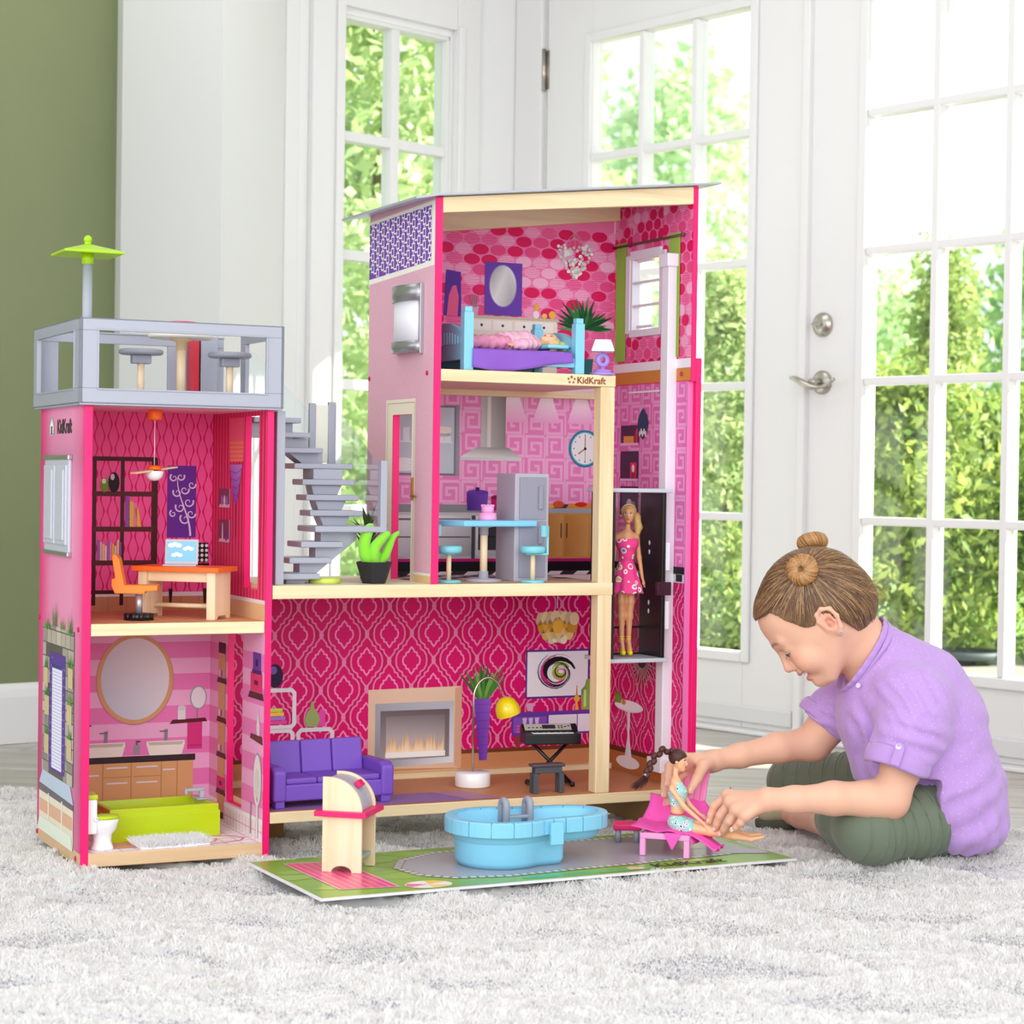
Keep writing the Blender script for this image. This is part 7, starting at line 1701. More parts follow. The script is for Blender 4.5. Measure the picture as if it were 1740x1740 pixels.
# ---------------- shirt
M_shirt = mat('lilac_cotton', '#c9a3e0', .85, vcol=True, sheen=.3, bump=.25, bscale=700)
s = SDF((.535, 3.57, -.004), (.955, 4.03, .46), .0026)
A_ = lambda x, y, z: (x, y, z)
s.cap((.700, 3.79, .335), (.765, 3.79, .235), .060, .100, 0)
s.cap((.676, 3.787, .356), (.745, 3.79, .300), .064, .090, .02); s.ell((.765, 3.795, .225), (.105, .130, .105), None, .05); s.ell((.792, 3.80, .125), (.122, .150, .100), None, .05); s.ell((.820, 3.805, .055), (.098, .140, .062), None, .04)
s.cap((.700, 3.70, .300), (.690, 3.88, .290), .050, .048, .05)                      # shoulders
s.ell((.655, 3.80, .245), (.052, .090, .070), None, .05)                            # chest fabric
s.ell((.690, 3.80, .150), (.050, .095, .075), None, .05)
s.chain([(.735, 3.690, .285), (.712, 3.655, .240), (.690, 3.640, .198)], [.060, .060, .055], .025)
s.chain([(.650, 3.880, .270), (.615, 3.893, .246), (.592, 3.897, .232)], [.050, .047, .045], .025)
# hollows: neck, sleeves, hem
s.cap((.672, 3.787, .353), (.600, 3.78, .396), .060, .085, .004, 'sub'); s.cap((.700, 3.79, .32), (.655, 3.785, .365), .046, .056, .006, 'sub')
s.cap((.690, 3.640, .200), (.655, 3.628, .120), .046, .052, .004, 'sub'); s.cap((.594, 3.897, .235), (.545, 3.905, .20), .037, .040, .004, 'sub')
f = s.f; sl, X, Y, Z = s._box(s.lo, s.lo+s.h*(s.n-1))
def plane(p, n): n = Vector(n).normalized(); return (X-p[0])*n.x+(Y-p[1])*n.y+(Z-p[2])*n.z
near_sl = np.maximum(-plane((.688, 3.64, .164), (-.28, -.16, -.95)), 0)
selN = ((Y+0*X+0*Z) < 3.705) & ((X+0*Y+0*Z) < .765); s.f = np.where(selN, np.maximum(s.f, plane((.688, 3.64, .176), (-.30, -.10, -.95))), s.f)
selF = ((X+0*Y+0*Z) < .64) & ((Y+0*X+0*Z) > 3.845); s.f = np.where(selF, np.maximum(s.f, plane((.582, 3.895, .224), (-.62, .05, -.78))), s.f)
s.f = np.maximum(s.f, (-(Z-.010-np.clip((.80-X)*.75, 0, .12)*(Y < 3.85)-np.clip((.75-X)*.9, 0, .11)*(Y >= 3.85))*.8).astype(np.float32))
V, F_ = s.mesh(); V = sm3(V, F_, 2); Nn = vnormals(V, F_)
# folds
fold = np.zeros(len(V))
def foldset(c, rad, dirv, wl, amp, ph=0, wob=2.0):
    global fold
    w = blob(V, c, rad); d = V @ np.array(Vector(dirv).normalized()); n_ = vnoise(V[:, 0]*18, V[:, 1]*18, V[:, 2]*18, 51)
    q = np.sin(d/wl*2*PI+n_*wob+ph); fold = fold+w**.6*amp*(np.sign(q)*np.abs(q)**.8)
foldset((.72, 3.62, .30), (.10, .10, .07), (.9, 0, .45), .022, .0022); foldset((.72, 3.60, .24), (.09, .08, .07), (.25, 0, 1), .030, .0030, 1)
foldset((.80, 3.66, .12), (.16, .12, .14), (.55, 0, -.8), .042, .0032, .5); foldset((.87, 3.72, .05), (.10, .16, .09), (1, .2, .1), .034, .0032); foldset((.66, 3.70, .20), (.07, .1, .12), (1, 0, .35), .026, .0042, 2)
foldset((.60, 3.88, .24), (.06, .08, .05), (.5, 0, .9), .020, .0024); foldset((.85, 3.75, .20), (.1, .12, .1), (.2, .3, 1), .05, .0022)
V = V+Nn*(fold+.0008*vnoise(V[:, 0]*70, V[:, 1]*70, V[:, 2]*70, 52))[:, None]
def lilac(V, Nn):
    C_ = np.tile(np.array(srgb('#bf96d8')), (len(V), 1)); C_ *= (1+.02*vnoise(V[:, 0]*40, V[:, 1]*40, V[:, 2]*40, 53))[:, None]; return C_
C_ = lilac(V, Nn); shirt = gpart('shirt', V, F_, M_shirt, C_)
# printed dots on the shirt: thin raised flecks following the cloth
g2 = np.random.default_rng(3); vis = np.where((Nn[:, 1] < .25))[0]; sel = []; cell = {}
for i in g2.permutation(vis):
    k_ = tuple((V[i]/.0145).astype(int))
    if any((k_[0]+a, k_[1]+b, k_[2]+c) in cell for a in (0,) for b in (0,) for c in (0,)): continue
    cell[k_] = 1; sel.append(i)
VV = []; FF = []
for i in sel:
    p = Vector(V[i]-np.array([.78, 3.83, 0])); n_ = Vector(Nn[i]); a = n_.orthogonal().normalized(); b_ = n_.cross(a); o = len(VV); p = p+n_*.0002
    for k in range(6): w = 2*PI*k/6; VV.append(tuple(p+(a*math.cos(w)+b_*math.sin(w))*.0010))
    FF.append(tuple(range(o, o+6)))
dm = MB(); dm.add(VV, FF, False); dd_ = dm.build('shirt_dots', mat('dot_white', '#d9c0ea', .85), shirt); dd_['kind'] = 'stuff'
# cuffs, tab, buttons, collar
def ringband(c, n, r0, r1, w, th, m, name, parent, seg=48, wob=.0012, flat=(1, 1), ruffle=0):
    n = Vector(n).normalized(); a = Vector((0, 1, 0)); a = (a-n*a.dot(n)).normalized(); b_ = n.cross(a); vs = []; fs = []; N2 = seg
    prof = [(0, 0), (th, .15*w), (th*1.25, .5*w), (th, .85*w), (.2*th, w), (-th*.6, w*.9), (-th*.5, .1*w)]; K = len(prof)
    for i in range(N2):
        t_ = 2*PI*i/N2; 
        for dr, dz in prof:
            r_ = r0+(r1-r0)*dz/w+dr+wob*math.sin(t_*5+dz*200)+ruffle*math.sin(t_*26)*(dz/w if ruffle else 0); vs.append(tuple(Vector(c)+n*(dz+wob*1.5*math.sin(t_*3))+(a*math.cos(t_)*flat[0]+b_*math.sin(t_)*flat[1])*r_-Vector((.78, 3.83, 0))))
    for i in range(N2):
        for k in range(K): fs.append((i*K+k, i*K+(k+1) % K, ((i+1) % N2)*K+(k+1) % K, ((i+1) % N2)*K+k))
    q = MB(); q.add(vs, fs, True); return q.build(name, m, parent)
M_shirt2 = mat('lilac_cotton_trim', '#bf96d8', .85, sheen=.3, bump=.25, bscale=700)
ringband((.692, 3.642, .207), (-.30, -.10, -.95), .0545, .056, .036, .0028, M_shirt2, 'sleeve_cuff', shirt)
ringband((.598, 3.8955, .246), (-.62, .05, -.78), .0440, .045, .024, .0024, M_shirt2, 'sleeve_cuff', shirt)
cN = Vector((-.045, -.012, .062)).normalized()
cc_ = Vector((.661, 3.787, .352)); cn_ = Vector((-.86, -.06, .51)).normalized()
ringband(tuple(cc_-cn_*.004), tuple(cn_), .0565, .0580, .016, .0018, M_shirt2, 'collar_band', shirt, 72, .0008, (1.05, 1.28))
ringband(tuple(cc_+cn_*.011), tuple(cn_), .0575, .0605, .013, .0012, M_shirt2, 'collar_ruffle', shirt, 156, .0006, (1.05, 1.28), .0013)
q = MB()
for k in range(9): p = Vector((.612-.0*k, 3.722, .312))+Vector((.004, .004, -.012))*k; q.obox(tuple(p-Vector((.78, 3.83, 0))), (.003, .016, .0128), Matrix.Rotation(.5, 3, 'Z'))
q = MB(); T0 = Vector((.674, 3.5775, .208))-Vector((.78, 3.83, 0)); R = Matrix.Rotation(math.radians(-8), 3, 'Z') @ Matrix.Rotation(math.radians(16), 3, 'Y') 
n = 10; q.M = Matrix.Translation(T0) @ R.to_4x4(); q.prism([(-.008, -.020), (.008, -.020), (.008, .012)]+[(.008*math.cos(PI*i/n), .012+.008*math.sin(PI*i/n)) for i in range(1, n)]+[(-.008, .012)], -.002, .0008, 'y'); q.M = None; q.build('sleeve_tab', M_shirt2, shirt, .0008)
def button(c, n, r=.0055):
    q = MB(); n = Vector(n).normalized(); R = n.to_track_quat('Z', 'Y').to_matrix(); q.lathe([(r*.9, 0), (r, .0008), (r*.92, .0018), (r*.7, .0012), (0, .0012)], tuple(Vector(c)-Vector((.78, 3.83, 0))), 20, R)
    b2 = q.build('button', mat('lilac_button', '#dccdf6', .25), shirt); q = MB()
    for dx in (-.0012, .0012): q.ball(tuple(Vector(c)-Vector((.78, 3.83, 0))+R @ Vector((dx, 0, .0014))), .0005, 6, 4)
    q.build('button_hole', mat('button_shadow', '#8f7ab4', .6), b2)
button((.6745, 3.5765, .221), (-.12, -1, .1)); button((.628, 3.722, .312), (-.45, -.9, .1), .0045)
# ---------------- leggings
M_leg = mat('olive_leggings', '#6c7763', .85, bump=.2, bscale=800, sheen=.2)
s = SDF((.49, 3.58, -.004), (.93, 4.19, .19), .0026)
kn = (.646, 3.672, .0635); s.chain([kn, (.735, 3.712, .070), (.835, 3.775, .080)], [.0645, .062, .075], .02)
s.ell((.82, 3.84, .070), (.075, .11, .062), None, .03)
s.chain([kn, (.618, 3.745, .062), (.606, 3.79, .060)], [.058, .050, .043], .02)
s.chain([(.82, 3.92, .095), (.70, 4.00, .100), (.565, 4.10, .082)], [.070, .060, .048], .02); s.chain([(.565, 4.10, .082), (.66, 4.10, .045), (.74, 4.02, .035)], [.047, .042, .035], .02)
V, F_ = s.mesh(); V = sm3(V, F_, 1); Nn = vnormals(V, F_)
def ridges(V, a, b_, n, amp, r_):
    a, b_ = np.array(a), np.array(b_); ab = b_-a; L = np.linalg.norm(ab); t_ = ((V-a) @ ab)/L; off = .16*L*np.sin(np.clip((V[:, 2])/.13, 0, 1)*PI)*0; dist = np.linalg.norm(V-a-np.outer(np.clip(t_, 0, L)/L, ab), axis=1)
    ph = t_/L*n-.9*np.clip(V[:, 2]/.12, 0, 1)**2*.5; q = np.exp(-((ph-np.round(ph))/.06)**2)*(t_ > -.03)*(t_ < L*1.05)*(dist < r_); return q*amp
V = V+Nn*(ridges(V, (.632, 3.662, .065), (.835, 3.775, .080), 9, .0034, .095)+ridges(V, (.56, 4.10, .082), (.80, 3.93, .1), 10, .003, .085))[:, None]
V[:, 2] = np.maximum(V[:, 2], .001)
leg_o = gpart('leggings', V, F_, M_leg)
def pintucks(a, b_, n, slant, rmax):
    a, b_ = np.array(a), np.array(b_); ab = b_-a; L = np.linalg.norm(ab); d = ab/L; e2 = np.cross(d, [0, 0, 1.]); e2 /= np.linalg.norm(e2); e3 = np.cross(e2, d)
    R_ = V-a; t_ = R_ @ d; p2, p3 = R_ @ e2, R_ @ e3; rr = np.hypot(p2, p3); an = np.arctan2(p3, p2)
    for k in range(n):
        pts = []
        for an0 in np.linspace(-PI, PI, 37)[:-1]:
            tk = (k+.35)/n*L+slant*math.sin(an0); m = (np.abs(t_-tk) < .0055) & (np.abs((an-an0+PI) % (2*PI)-PI) < .16) & (rr < rmax)
            if m.any(): r_ = rr[m].mean()+.0004; pts.append(Vector(a+d*tk+(e2*math.cos(an0)+e3*math.sin(an0))*r_-np.array([.78, 3.83, 0])))
            else:
                if len(pts) > 6: q = MB(); q.tube(pts, .0012, 6); q.build('pintuck', M_leg, leg_o)
                pts = []
        if len(pts) > 6: q = MB(); q.tube(pts, .0012, 6); q.build('pintuck', M_leg, leg_o)
pintucks((.640, 3.668, .0635), (.835, 3.775, .080), 9, -.010, .088); pintucks((.56, 4.10, .082), (.80, 3.93, .1), 10, -.008, .085)
# shoe
s = SDF((.47, 3.96, -.004), (.62, 4.14, .09), .0022); s.chain([(.510, 4.045, .028), (.545, 4.055, .034), (.572, 4.06, .030)], [.021, .027, .025], .01)
V, F_ = s.mesh(); V[:, 2] = np.maximum(V[:, 2], .006); sh = gpart('shoe', V, F_, mat('canvas_shoe', '#b0a684', .8, bump=.4, bscale=500))
s = SDF((.47, 3.96, -.004), (.62, 4.14, .03), .0022); s.chain([(.508, 4.044, .010), (.545, 4.054, .010), (.574, 4.06, .010)], [.024, .030, .028], .01); V, F_ = s.mesh(); V[:, 2] = np.clip(V[:, 2], .0005, .016); gpart('sole', V, F_, mat('shoe_sole', '#4d4f40', .7), None, sh)
e = MB()
for k in range(5): x = .522+k*.0095; e.tube([(x-.78, 4.030-3.83, .046), (x+.003-.78, 4.043-3.83, .0595), (x+.004-.78, 4.060-3.83, .063)], .0016, 6); 
e.build('laces', mat('lace', '#e4dcc4', .8), sh)

# ------------------------------------------------------------ DOLLS
def pmat(name, base, dots, scale=90, thr=.34):
    if name in _mats: return _mats[name]
    m = bpy.data.materials.new(name); m.use_nodes = True; N_ = m.node_tree.nodes; L = m.node_tree.links; b = N_['Principled BSDF']; b.inputs['Roughness'].default_value = .75
    tc = N_.new('ShaderNodeTexCoord'); v = N_.new('ShaderNodeTexVoronoi'); v.inputs['Scale'].default_value = scale; L.new(tc.outputs['Object'], v.inputs['Vector'])
    cr = N_.new('ShaderNodeValToRGB'); cr.color_ramp.interpolation = 'CONSTANT'; els = cr.color_ramp.elements
    sep = N_.new('ShaderNodeSeparateColor'); L.new(v.outputs['Color'], sep.inputs[0]); L.new(sep.outputs[0], cr.inputs[0])
    for i, c in enumerate(dots):
        e_ = els[i] if i < 2 else els.new(i/len(dots)); e_.position = i/len(dots); e_.color = (*srgb(c), 1)
    ring = N_.new('ShaderNodeMath'); ring.operation = 'LESS_THAN'; ring.inputs[1].default_value = thr; L.new(v.outputs['Distance'], ring.inputs[0])
    ring2 = N_.new('ShaderNodeMath'); ring2.operation = 'LESS_THAN'; ring2.inputs[1].default_value = thr*.66; L.new(v.outputs['Distance'], ring2.inputs[0])
    m1 = N_.new('ShaderNodeMix'); m1.data_type = 'RGBA'; m1.inputs[6].default_value = (*srgb(base), 1); m1.inputs[7].default_value = (*srgb('#f6f2ee'), 1); L.new(ring.outputs[0], m1.inputs[0])
    m2 = N_.new('ShaderNodeMix'); m2.data_type = 'RGBA'; L.new(ring2.outputs[0], m2.inputs[0]); L.new(m1.outputs[2], m2.inputs[6]); L.new(cr.outputs[0], m2.inputs[7]); L.new(m2.outputs[2], b.inputs['Base Color'])
    _mats[name] = m; return m
def doll_head(s, c, R, sc=1.0):
    """head about .036 tall; R columns forward, left, up"""
    Rn = np.array(R); c = Vector(c)
    def Hh(f, l, u): return tuple(c+R @ Vector((f*sc, l*sc, u*sc)))
    s.ell(Hh(0, 0, .003), tuple(x*sc for x in (.0145, .0125, .0145)), Rn, 0); s.ell(Hh(.005, 0, -.006), tuple(x*sc for x in (.0095, .0095, .0120)), Rn, .004)
    s.ell(Hh(.0100, 0, -.0145), .0036*sc, None, .004); s.cap(Hh(.0135, 0, .000), Hh(.0158, 0, -.0050), .0014*sc, .0019*sc, .002)
    s.ell(Hh(.0128, 0, -.0095), tuple(x*sc for x in (.0022, .0038, .0016)), Rn, .0015)
    for sg in (-1, 1): s.ell(Hh(0, sg*.0122, -.002), tuple(x*sc for x in (.0028, .0013, .0040)), Rn, .001); s.ell(Hh(.0135, sg*.0052, .0005), tuple(x*sc for x in (.0014, .0026, .0014)), Rn, .001, 'sub')
    return Hh
def doll_face(C_, V, c, R, sc=1.0, lip='#c23a4a', eye='#3a4a8a'):
    L_ = (V-np.array(c)) @ np.array(R)/sc
    for sg in (-1, 1):
        C_ = lerpc(C_, '#fbf6f2', np.clip(6*blob(L_, (.0145, sg*.0053, .0004), (.006, .0030, .0019)), 0, 1)); C_ = lerpc(C_, eye, np.clip(8*blob(L_, (.0150, sg*.0051, .0004), (.006, .0014, .0018)), 0, 1))
        C_ = lerpc(C_, '#2b1a16', np.clip(8*blob(L_, (.0145, sg*.0054, .0021), (.006, .0034, .0008)), 0, .9)); C_ = lerpc(C_, '#8a5a3a', np.clip(6*blob(L_, (.0145, sg*.0055, .0050), (.006, .0036, .0008)), 0, .8))
        C_ = lerpc(C_, '#f08a7c', .4*blob(L_, (.012, sg*.0065, -.005), (.006, .004, .004)))
    return lerpc(C_, lip, np.clip(6*blob(L_, (.0150, 0, -.0096), (.006, .0036, .0018)), 0, 1))
def dollmesh(root, name, s, m, C=None, face=None, it=1):
    V, F_ = s.mesh(); V = sm3(V, F_, it); C_ = None
    if C is not None:
        C_ = np.tile(np.array(srgb(C)), (len(V), 1))
        if face: C_ = doll_face(C_, V, *face)
    return mesh_np(name, V, F_, m, root, C_, True)
def dhand(s, a, b, w=.0022):
    """small doll hand at b, arm coming from a"""
    a, b = Vector(a), Vector(b); d = (b-a).normalized(); n = d.orthogonal().normalized(); s.cap(tuple(b), tuple(b+d*.008), w*1.2, w*1.3, .001)
    for k in range(4): s.cap(tuple(b+d*.007+n*(k-1.5)*.0017), tuple(b+d*.0155+n*(k-1.5)*.0020), .0010, .0008, .0004)
    s.cap(tuple(b+d*.003+n*.003), tuple(b+d*.009+n*.006), .0012, .0009, .0008)
# --- standing doll in the elevator (x right, y back, z up), facing the front
t = thing('standing_doll', 'blonde fashion doll in a pink dotted dress standing inside the elevator', 'doll', (1.092, .080, .3335), math.radians(-14))
s = SDF((-.06, -.04, -.002), (.065, .045, .305), .00105); Rf = Matrix((Vector((-.35, -.93, -.05)).normalized(), Vector((.93, -.35, 0)).normalized(), Vector((-.02, -.05, 1)).normalized())).transposed()
hc = (.003, -.002, .276); doll_head(s, hc, Rf)
s.cap((.002, 0, .262), (.001, 0, .236), .0050, .0055, .004); s.cap((-.015, 0, .232), (.017, 0, .232), .0065, .0065, .006); s.chain([(0, 0, .232), (0, -.002, .215), (0, 0, .188), (0, .001, .165)], [.0135, .0150, .0100, .0160], .008)
for sg in (-1, 1):
    s.chain([(sg*.020, 0, .231), (sg*.0265, .002, .190), (sg*.032, -.003, .150)], [.0052, .0046, .0032], .003); dhand(s, (sg*.032, -.003, .152), (sg*.033, -.004, .147))
    s.chain([(sg*.0085, 0, .165), (sg*.0090, -.001, .105), (sg*.0080, .001, .075), (sg*.0070, 0, .030)], [.0115, .0078, .0068, .0042], .005); s.chain([(sg*.0070, 0, .028), (sg*.0072, -.012, .010)], [.0044, .0040], .002)
dollmesh(t, 'body', s, M_dskin, '#dc9a6e', (hc, Rf))
M_bl = mat('blonde_doll_hair', '#d9a866', .4, bump=.6, bscale=500)
s = SDF((-.03, -.035, .20), (.045, .035, .305), .0010); s.ell((.003, .001, .2815), (.0150, .0155, .0148), None, 0)
for q in ((-.0045, -.0135, .2755), (.000, -.0135, .268)): s.ell(q, (.0118, .0100, .0135), None, .002, 'sub')
s.chain([(.012, .012, .283), (.022, .010, .270), (.025, .006, .250), (.021, .002, .232)], [.006, .0075, .0075, .004], .004); dollmesh(t, 'hair', s, M_bl)
q = MB(); R = Matrix.Rotation(math.radians(70), 3, 'X'); q.tube([Vector((.003, .000, .279))+Vector((.0152*math.cos(a), -.006*math.sin(a)+.001, .0162*math.sin(a))) for a in np.linspace(.15, PI-.15, 20)], .0010, 6); q.build('headband', mat('cream_band', '#f1dfc0', .5), t)
M_dress = pmat('dotted_dress', '#f43f8c', ['#e9b84a', '#f43f8c', '#5a93c4', '#f43f8c', '#c07ac8', '#e9b84a', '#f43f8c'], 62, .36)
s = SDF((-.05, -.045, .10), (.05, .045, .235), .0011); s.chain([(0, -.003, .213), (0, -.0015, .196), (0, 0, .182)], [.0190, .0135, .0120], .006); s.cap((-.008, -.001, .219), (.008, -.001, .219), .0160, .0160, .004); s.cap((-.006, -.001, .228), (.006, -.001, .228), .0145, .0145, .003)
V0 = None
sl, X, Y, Z = s._box(s.lo, s.lo+s.h*(s.n-1)); rr = np.sqrt(X*X+Y*Y); th = np.arctan2(Y, X); tt_ = np.clip((.186-Z)/.064, 0, 1); R_ = .0115+.022*tt_**.75+.0022*tt_*np.sin(th*9); d = np.maximum(rr-R_, np.maximum(Z-.188, .122-Z+.002*np.sin(th*5)))*.8; s.f = np.minimum(s.f, d.astype(np.float32)); s.f = np.maximum(s.f, (Z-.2275).astype(np.float32)+0*X+0*Y)
dress = dollmesh(t, 'dress', s, M_dress); q = MB()
for sg in (-1, 1): q.tube([(sg*.010, -.013, .226), (sg*.012, -.006, .238), (sg*.012, .006, .237)], .0006, 6)
q.build('strap', mat('strap_pink', '#f07aa8', .6), dress); q = MB(); q.lathe([(.0122, .180), (.0130, .183), (.0122, .187)], (0, 0, 0), 24, None, False); q.build('belt', mat('belt_pink', '#f55c9c', .4), dress)
M_ysh = mat('yellow_shoe', '#e6d40c', .35)
for sg in (-1, 1):
    x = sg*.0071; q = MB(); q.tube([(x, .004, .018), (x, -.006, .010), (x, -.015, .004), (x, -.019, .0035)], [.0045, .0048, .0050, .0035], 10); q.cyl((x, .006, 0), (x, .005, .016), .0015, .003, 8)
    for z in (.026, .031, .0355): q.lathe([(.0048, -.0014), (.0058, 0), (.0048, .0014)], (x, .001, z), 16, None, False)
    q.build('platform_shoe', M_ysh, t)
# --- doll lying on the bed (house frame; head to the right)
t = thing('lying_doll', 'blonde doll in pink pyjamas lying on the light blue toy bed', 'doll', (.83, .075, .9185), 0)
s = SDF((-.115, -.045, -.004), (.125, .05, .05), .00105); Rl = Matrix((Vector((-.22, -.30, .93)).normalized(), Vector((-.1, -.93, -.33)).normalized(), Vector((.97, -.17, .2)).normalized())).transposed(); Rl = Matrix(((Rl[0][0], Rl[0][1], Rl[0][2]), (Rl[1][0], Rl[1][1], Rl[1][2]), (Rl[2][0], Rl[2][1], Rl[2][2])))
ff = Vector((-.25, -.45, .86)).normalized(); uu_ = Vector((.95, 0, .1)); uu_ = (uu_-ff*uu_.dot(ff)).normalized(); Rl = Matrix((ff, uu_.cross(ff), uu_)).transposed()
hc = (.082, -.005, .0215); doll_head(s, hc, Rl, .95); s.cap((.069, -.003, .018), (.052, 0, .015), .0055, .0060, .004)
dhand(s, (.0, -.020, .010), (-.006, -.024, .010)); dhand(s, (.010, .022, .012), (.0, .020, .012)); s.cap((.0, -.020, .010), (-.006, -.024, .010), .004, .0035, .002)
dollmesh(t, 'body', s, M_dskin, '#f2bd95', (hc, Rl, .95))
s = SDF((-.115, -.05, -.004), (.125, .05, .05), .0011)
s.chain([(.050, 0, .015), (.030, 0, .018), (.000, 0, .0175), (-.018, 0, .016)], [.0150, .0205, .0180, .0185], .006); s.chain([(.048, -.014, .014), (.022, -.024, .012), (.004, -.022, .011)], [.0095, .0095, .0085], .004); s.chain([(.048, .014, .014), (.02, .024, .012)], [.0095, .0085], .004)
V, F_ = s.mesh(); V = sm3(V, F_, 1); Nn = vnormals(V, F_); V = V+Nn*(.0009*np.sin(V[:, 0]*420+V[:, 1]*200)+.0007*vnoise(V[:, 0]*160, V[:, 1]*160, V[:, 2]*160, 61))[:, None]
mesh_np('pyjama_top', V, F_, mat('pyjama_pink', '#f6bfd3', .85, var=.25, vscale=60), t)
s = SDF((-.115, -.05, -.004), (.125, .05, .05), .0011)
for sg in (-1, 1): s.chain([(-.016, sg*.008, .015), (-.055, sg*.011, .0145), (-.098, sg*.012, .013)], [.0150, .0120, .0125], .005)
V, F_ = s.mesh(); V = sm3(V, F_, 1); Nn = vnormals(V, F_); V = V+Nn*(.0010*np.sin(V[:, 0]*360+V[:, 1]*140)+.0007*vnoise(V[:, 0]*140, V[:, 1]*140, V[:, 2]*140, 62))[:, None]
mesh_np('pyjama_trousers', V, F_, mat('pyjama_bottom', '#f09abb', .85, var=.35, vscale=45), t)
s = SDF((.05, -.04, -.002), (.135, .04, .05), .0011); s.ell((.089, -.001, .0175), (.0155, .0150, .0150), None, 0); s.ell(tuple(Vector(hc)+ff*.012-uu_*.003), (.0125, .0110, .0110), None, .002, 'sub')
s.chain([(.092, -.012, .014), (.084, -.022, .008), (.078, -.024, .005)], [.008, .007, .005], .004); s.chain([(.098, .0, .014), (.112, -.006, .009), (.118, -.012, .006)], [.012, .009, .006], .005)
V, F_ = s.mesh(); V = sm3(V, F_, 1); Nn = vnormals(V, F_); V = V+Nn*(.0009*vnoise(V[:, 0]*90, V[:, 1]*260, V[:, 2]*260, 63))[:, None]; mesh_np('hair', V, F_, mat('pale_blonde_hair', '#f0d592', .45), t)
# --- doll held by the child, sitting on the lounger (world coordinates)
DO = Vector((.30, 3.69, .055)); t = thing('seated_doll', 'brown-braided doll in a floral playsuit held above the pink toy lounger', 'doll', DO, 0, None, I4)
def q_(p): return tuple(Vector(p)-DO)
s = SDF((-.035, -.09, -.025), (.165, .05, .145), .00110)
ff = Vector((.93, -.32, -.12)).normalized(); uu_ = Vector((.12, 0, 1)); uu_ = (uu_-ff*uu_.dot(ff)).normalized(); Rs = Matrix((ff, uu_.cross(ff), uu_)).transposed()
hc = q_((.3050, 3.708, .1745)); doll_head(s, hc, Rs, 1.05)
s.cap(q_((.3000, 3.708, .160)), q_((.2998, 3.702, .1360)), .0046, .0052, .004); s.chain([q_((.3000, 3.70, .134)), q_((.3030, 3.698, .118)), q_((.3030, 3.695, .092)), q_((.3040, 3.692, .066))], [.0105, .0145, .0100, .0150], .008)
s.cap(q_((.2930, 3.687, .128)), q_((.308, 3.713, .126)), .0062, .0062, .005)
s.chain([q_((.2924, 3.683, .1248)), q_((.3139, 3.670, .0964)), q_((.3440, 3.662, .0715))], [.0052, .0044, .0030], .003); dhand(s, q_((.334, 3.664, .080)), q_((.3440, 3.662, .0715)))
s.chain([q_((.3080, 3.712, .1230)), q_((.3266, 3.710, .0937)), q_((.3440, 3.702, .0785))], [.0050, .0042, .0030], .003); dhand(s, q_((.334, 3.704, .085)), q_((.344, 3.702, .0785)))
s.chain([q_((.307, 3.683, .0600)), q_((.360, 3.665, .0545)), q_((.400, 3.648, .0500)), q_((.428, 3.635, .0465)), q_((.4497, 3.630, .0520))], [.0115, .0082, .0072, .0040, .0028], .004)
s.chain([q_((.310, 3.702, .0615)), q_((.366, 3.684, .0565)), q_((.405, 3.668, .0520)), q_((.430, 3.658, .0495)), q_((.447, 3.652, .0530))], [.0112, .0080, .0070, .0040, .0028], .004)
dollmesh(t, 'body', s, M_dskin, '#f3b98f', (hc, Rs, 1.05))
M_flo = pmat('floral_print', '#9fd6cf', ['#e8567a', '#2b4a9c', '#f2b23c', '#9fd6cf', '#e07ab4', '#2b4a9c', '#7fb04a'], 150, .42)
s = SDF((-.035, -.05, -.025), (.06, .05, .10), .0011); s.chain([q_((.3010, 3.700, .130)), q_((.3032, 3.698, .118)), q_((.3035, 3.696, .098))], [.0118, .0165, .0135], .006); dollmesh(t, 'top', s, M_flo)
s = SDF((-.035, -.05, -.025), (.06, .05, .06), .0011); s.ell(q_((.3030, 3.692, .066)), (.0175, .0190, .0165), None, 0); s.cap(q_((.307, 3.683, .061)), q_((.322, 3.678, .0585)), .0145, .0150, .006); s.cap(q_((.310, 3.701, .062)), q_((.325, 3.696, .0590)), .0140, .0140, .006); dollmesh(t, 'shorts', s, M_flo)
q = MB(); q.lathe([(.0128, 0), (.0138, .0015), (.0128, .003)], q_((.3038, 3.693, .0800)), 24, None, False, 1, 1.25); q.build('waistband', mat('coral_band', '#e8506a', .6), t)
M_br = mat('brown_doll_hair', '#4a1f16', .3, bump=.6, bscale=600)
s = SDF((-.09, -.04, .05), (.06, .05, .16), .0011); hv = Vector(hc); s.ell(tuple(hv-ff*.002+uu_*.0050), tuple(x*1.05 for x in (.0162, .0142, .0150)), np.array(Rs), 0); s.ell(tuple(hv+ff*.0120-uu_*.0058), (.0125, .0160, .0135), np.array(Rs), .001, 'sub'); s.ell(tuple(hv-ff*.0-uu_*.016), (.014, .0160, .0105), np.array(Rs), .001, 'sub'); hr = dollmesh(t, 'hair', s, M_br)
br = [Vector(q_(p)) for p in ((.2935, 3.710, .1885), (.2778, 3.702, .1940), (.2640, 3.695, .1850), (.2560, 3.690, .1725), (.2505, 3.686, .1610), (.2460, 3.683, .1510))]
for k in range(10):
    t_ = k/9*(len(br)-1); i = min(int(t_), len(br)-2); p = br[i].lerp(br[i+1], t_-i); d_ = (br[i+1]-br[i]).normalized(); sd = d_.cross(Vector((0, 1, 0))).normalized()*(.0022 if k % 2 else -.0022); q = MB(); q.ball(tuple(p+sd), (.0075, .0058, .0056), 14, 10, d_.to_track_quat('X', 'Z').to_matrix()); q.build('braid', M_br, hr)
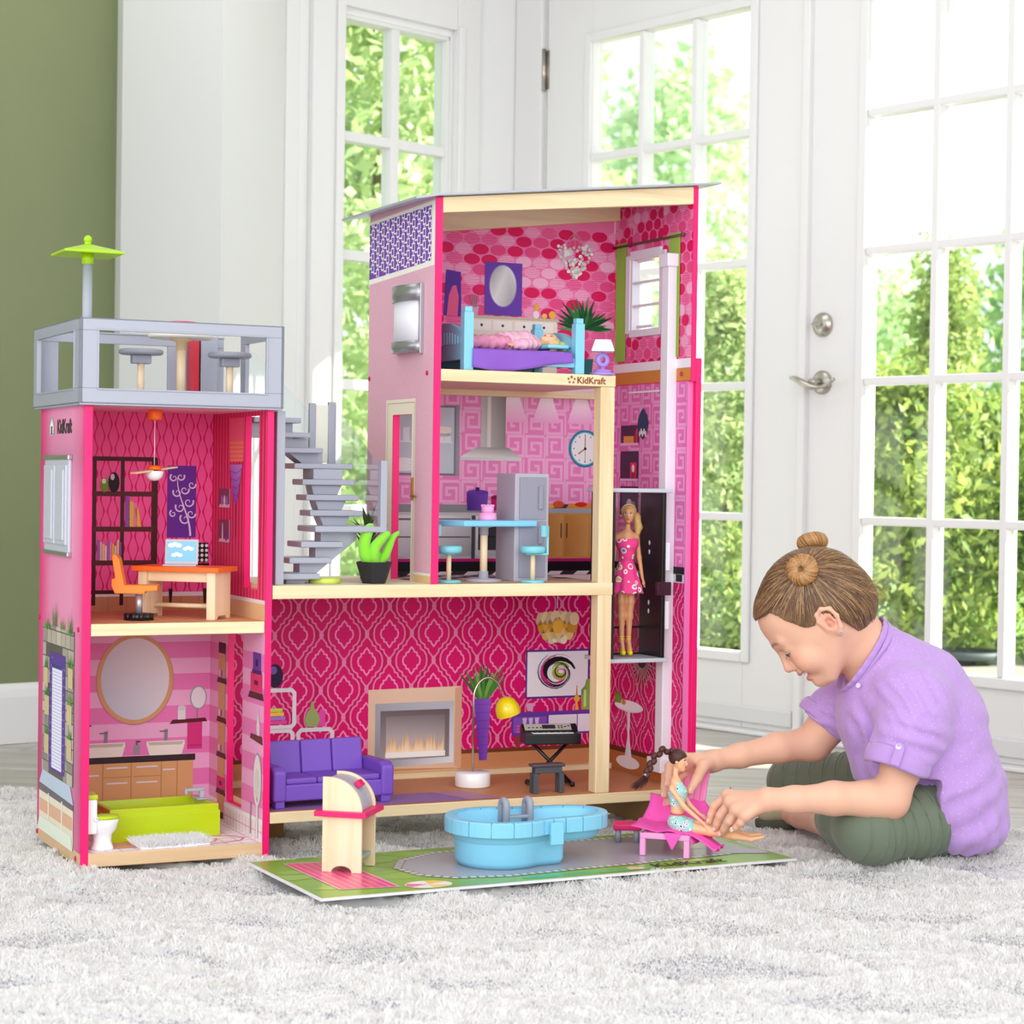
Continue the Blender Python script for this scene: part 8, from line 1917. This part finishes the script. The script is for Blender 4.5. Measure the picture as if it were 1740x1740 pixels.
q = MB(); q.cyl(tuple(br[-1]+(br[-1]-br[-2]).normalized()*-.001), tuple(br[-1]+(br[-1]-br[-2]).normalized()*.003), .0048, n=14); q.build('hair_tie', mat('tie_grey', '#b9bcc6', .3, .5), hr)
q = MB(); g = random.Random(3); e0 = br[-1]
for k in range(130): a, b_, c_ = g.gauss(0, .0030), g.gauss(0, .0026), g.uniform(.6, 1.05); q.tube([e0+Vector((a*.4, b_*.4, 0)), e0+Vector((-.006+a*1.4, b_, -.010)), e0+Vector((-.016*c_+a*2.2-.004, b_*2-.004, -.026*c_))], [.0006, .0005, .0002], 3)
q.build('tail', M_br, hr)['kind'] = 'stuff'

# ------------------------------------------------------------ loose pieces become parts of their own
def split_loose(o):
    me = o.data; n = len(me.vertices); par = list(range(n))
    def find(a):
        while par[a] != a: par[a] = par[par[a]]; a = par[a]
        return a
    for p in me.polygons:
        vs = p.vertices; r = find(vs[0])
        for v in vs[1:]: par[find(v)] = r
    groups = {}
    for p in me.polygons: groups.setdefault(find(p.vertices[0]), []).append(p)
    if len(groups) < 2: return
    base = o.name.split('.')[0]; col_l = me.color_attributes.get('Col')
    for gi, ps in enumerate(groups.values()):
        ids = sorted({v for p in ps for v in p.vertices}); mp = {v: i for i, v in enumerate(ids)}
        m2 = bpy.data.meshes.new(base); m2.from_pydata([me.vertices[v].co[:] for v in ids], [], [[mp[v] for v in p.vertices] for p in ps])
        for m_ in me.materials: m2.materials.append(m_)
        m2.polygons.foreach_set('use_smooth', [p.use_smooth for p in ps]); m2.polygons.foreach_set('material_index', [p.material_index for p in ps]); m2.update()
        if gi == 0: keep = m2
        else:
            c = o.copy(); c.data = m2; COL.objects.link(c)
    o.data = keep
for o in list(bpy.data.objects):
    if o.type == 'MESH' and o.name.split('.')[0] in ('foot_block', 'curtain', 'wall_lamp', 'screw', 'car_screw', 'car_clip', 'window_trim', 'railing_post', 'rail_cap', 'eyes', 'iris', 'strap', 'apron', 'roof_stool', 'teeth', 'button_hole', 'lamp_bracket'): split_loose(o)
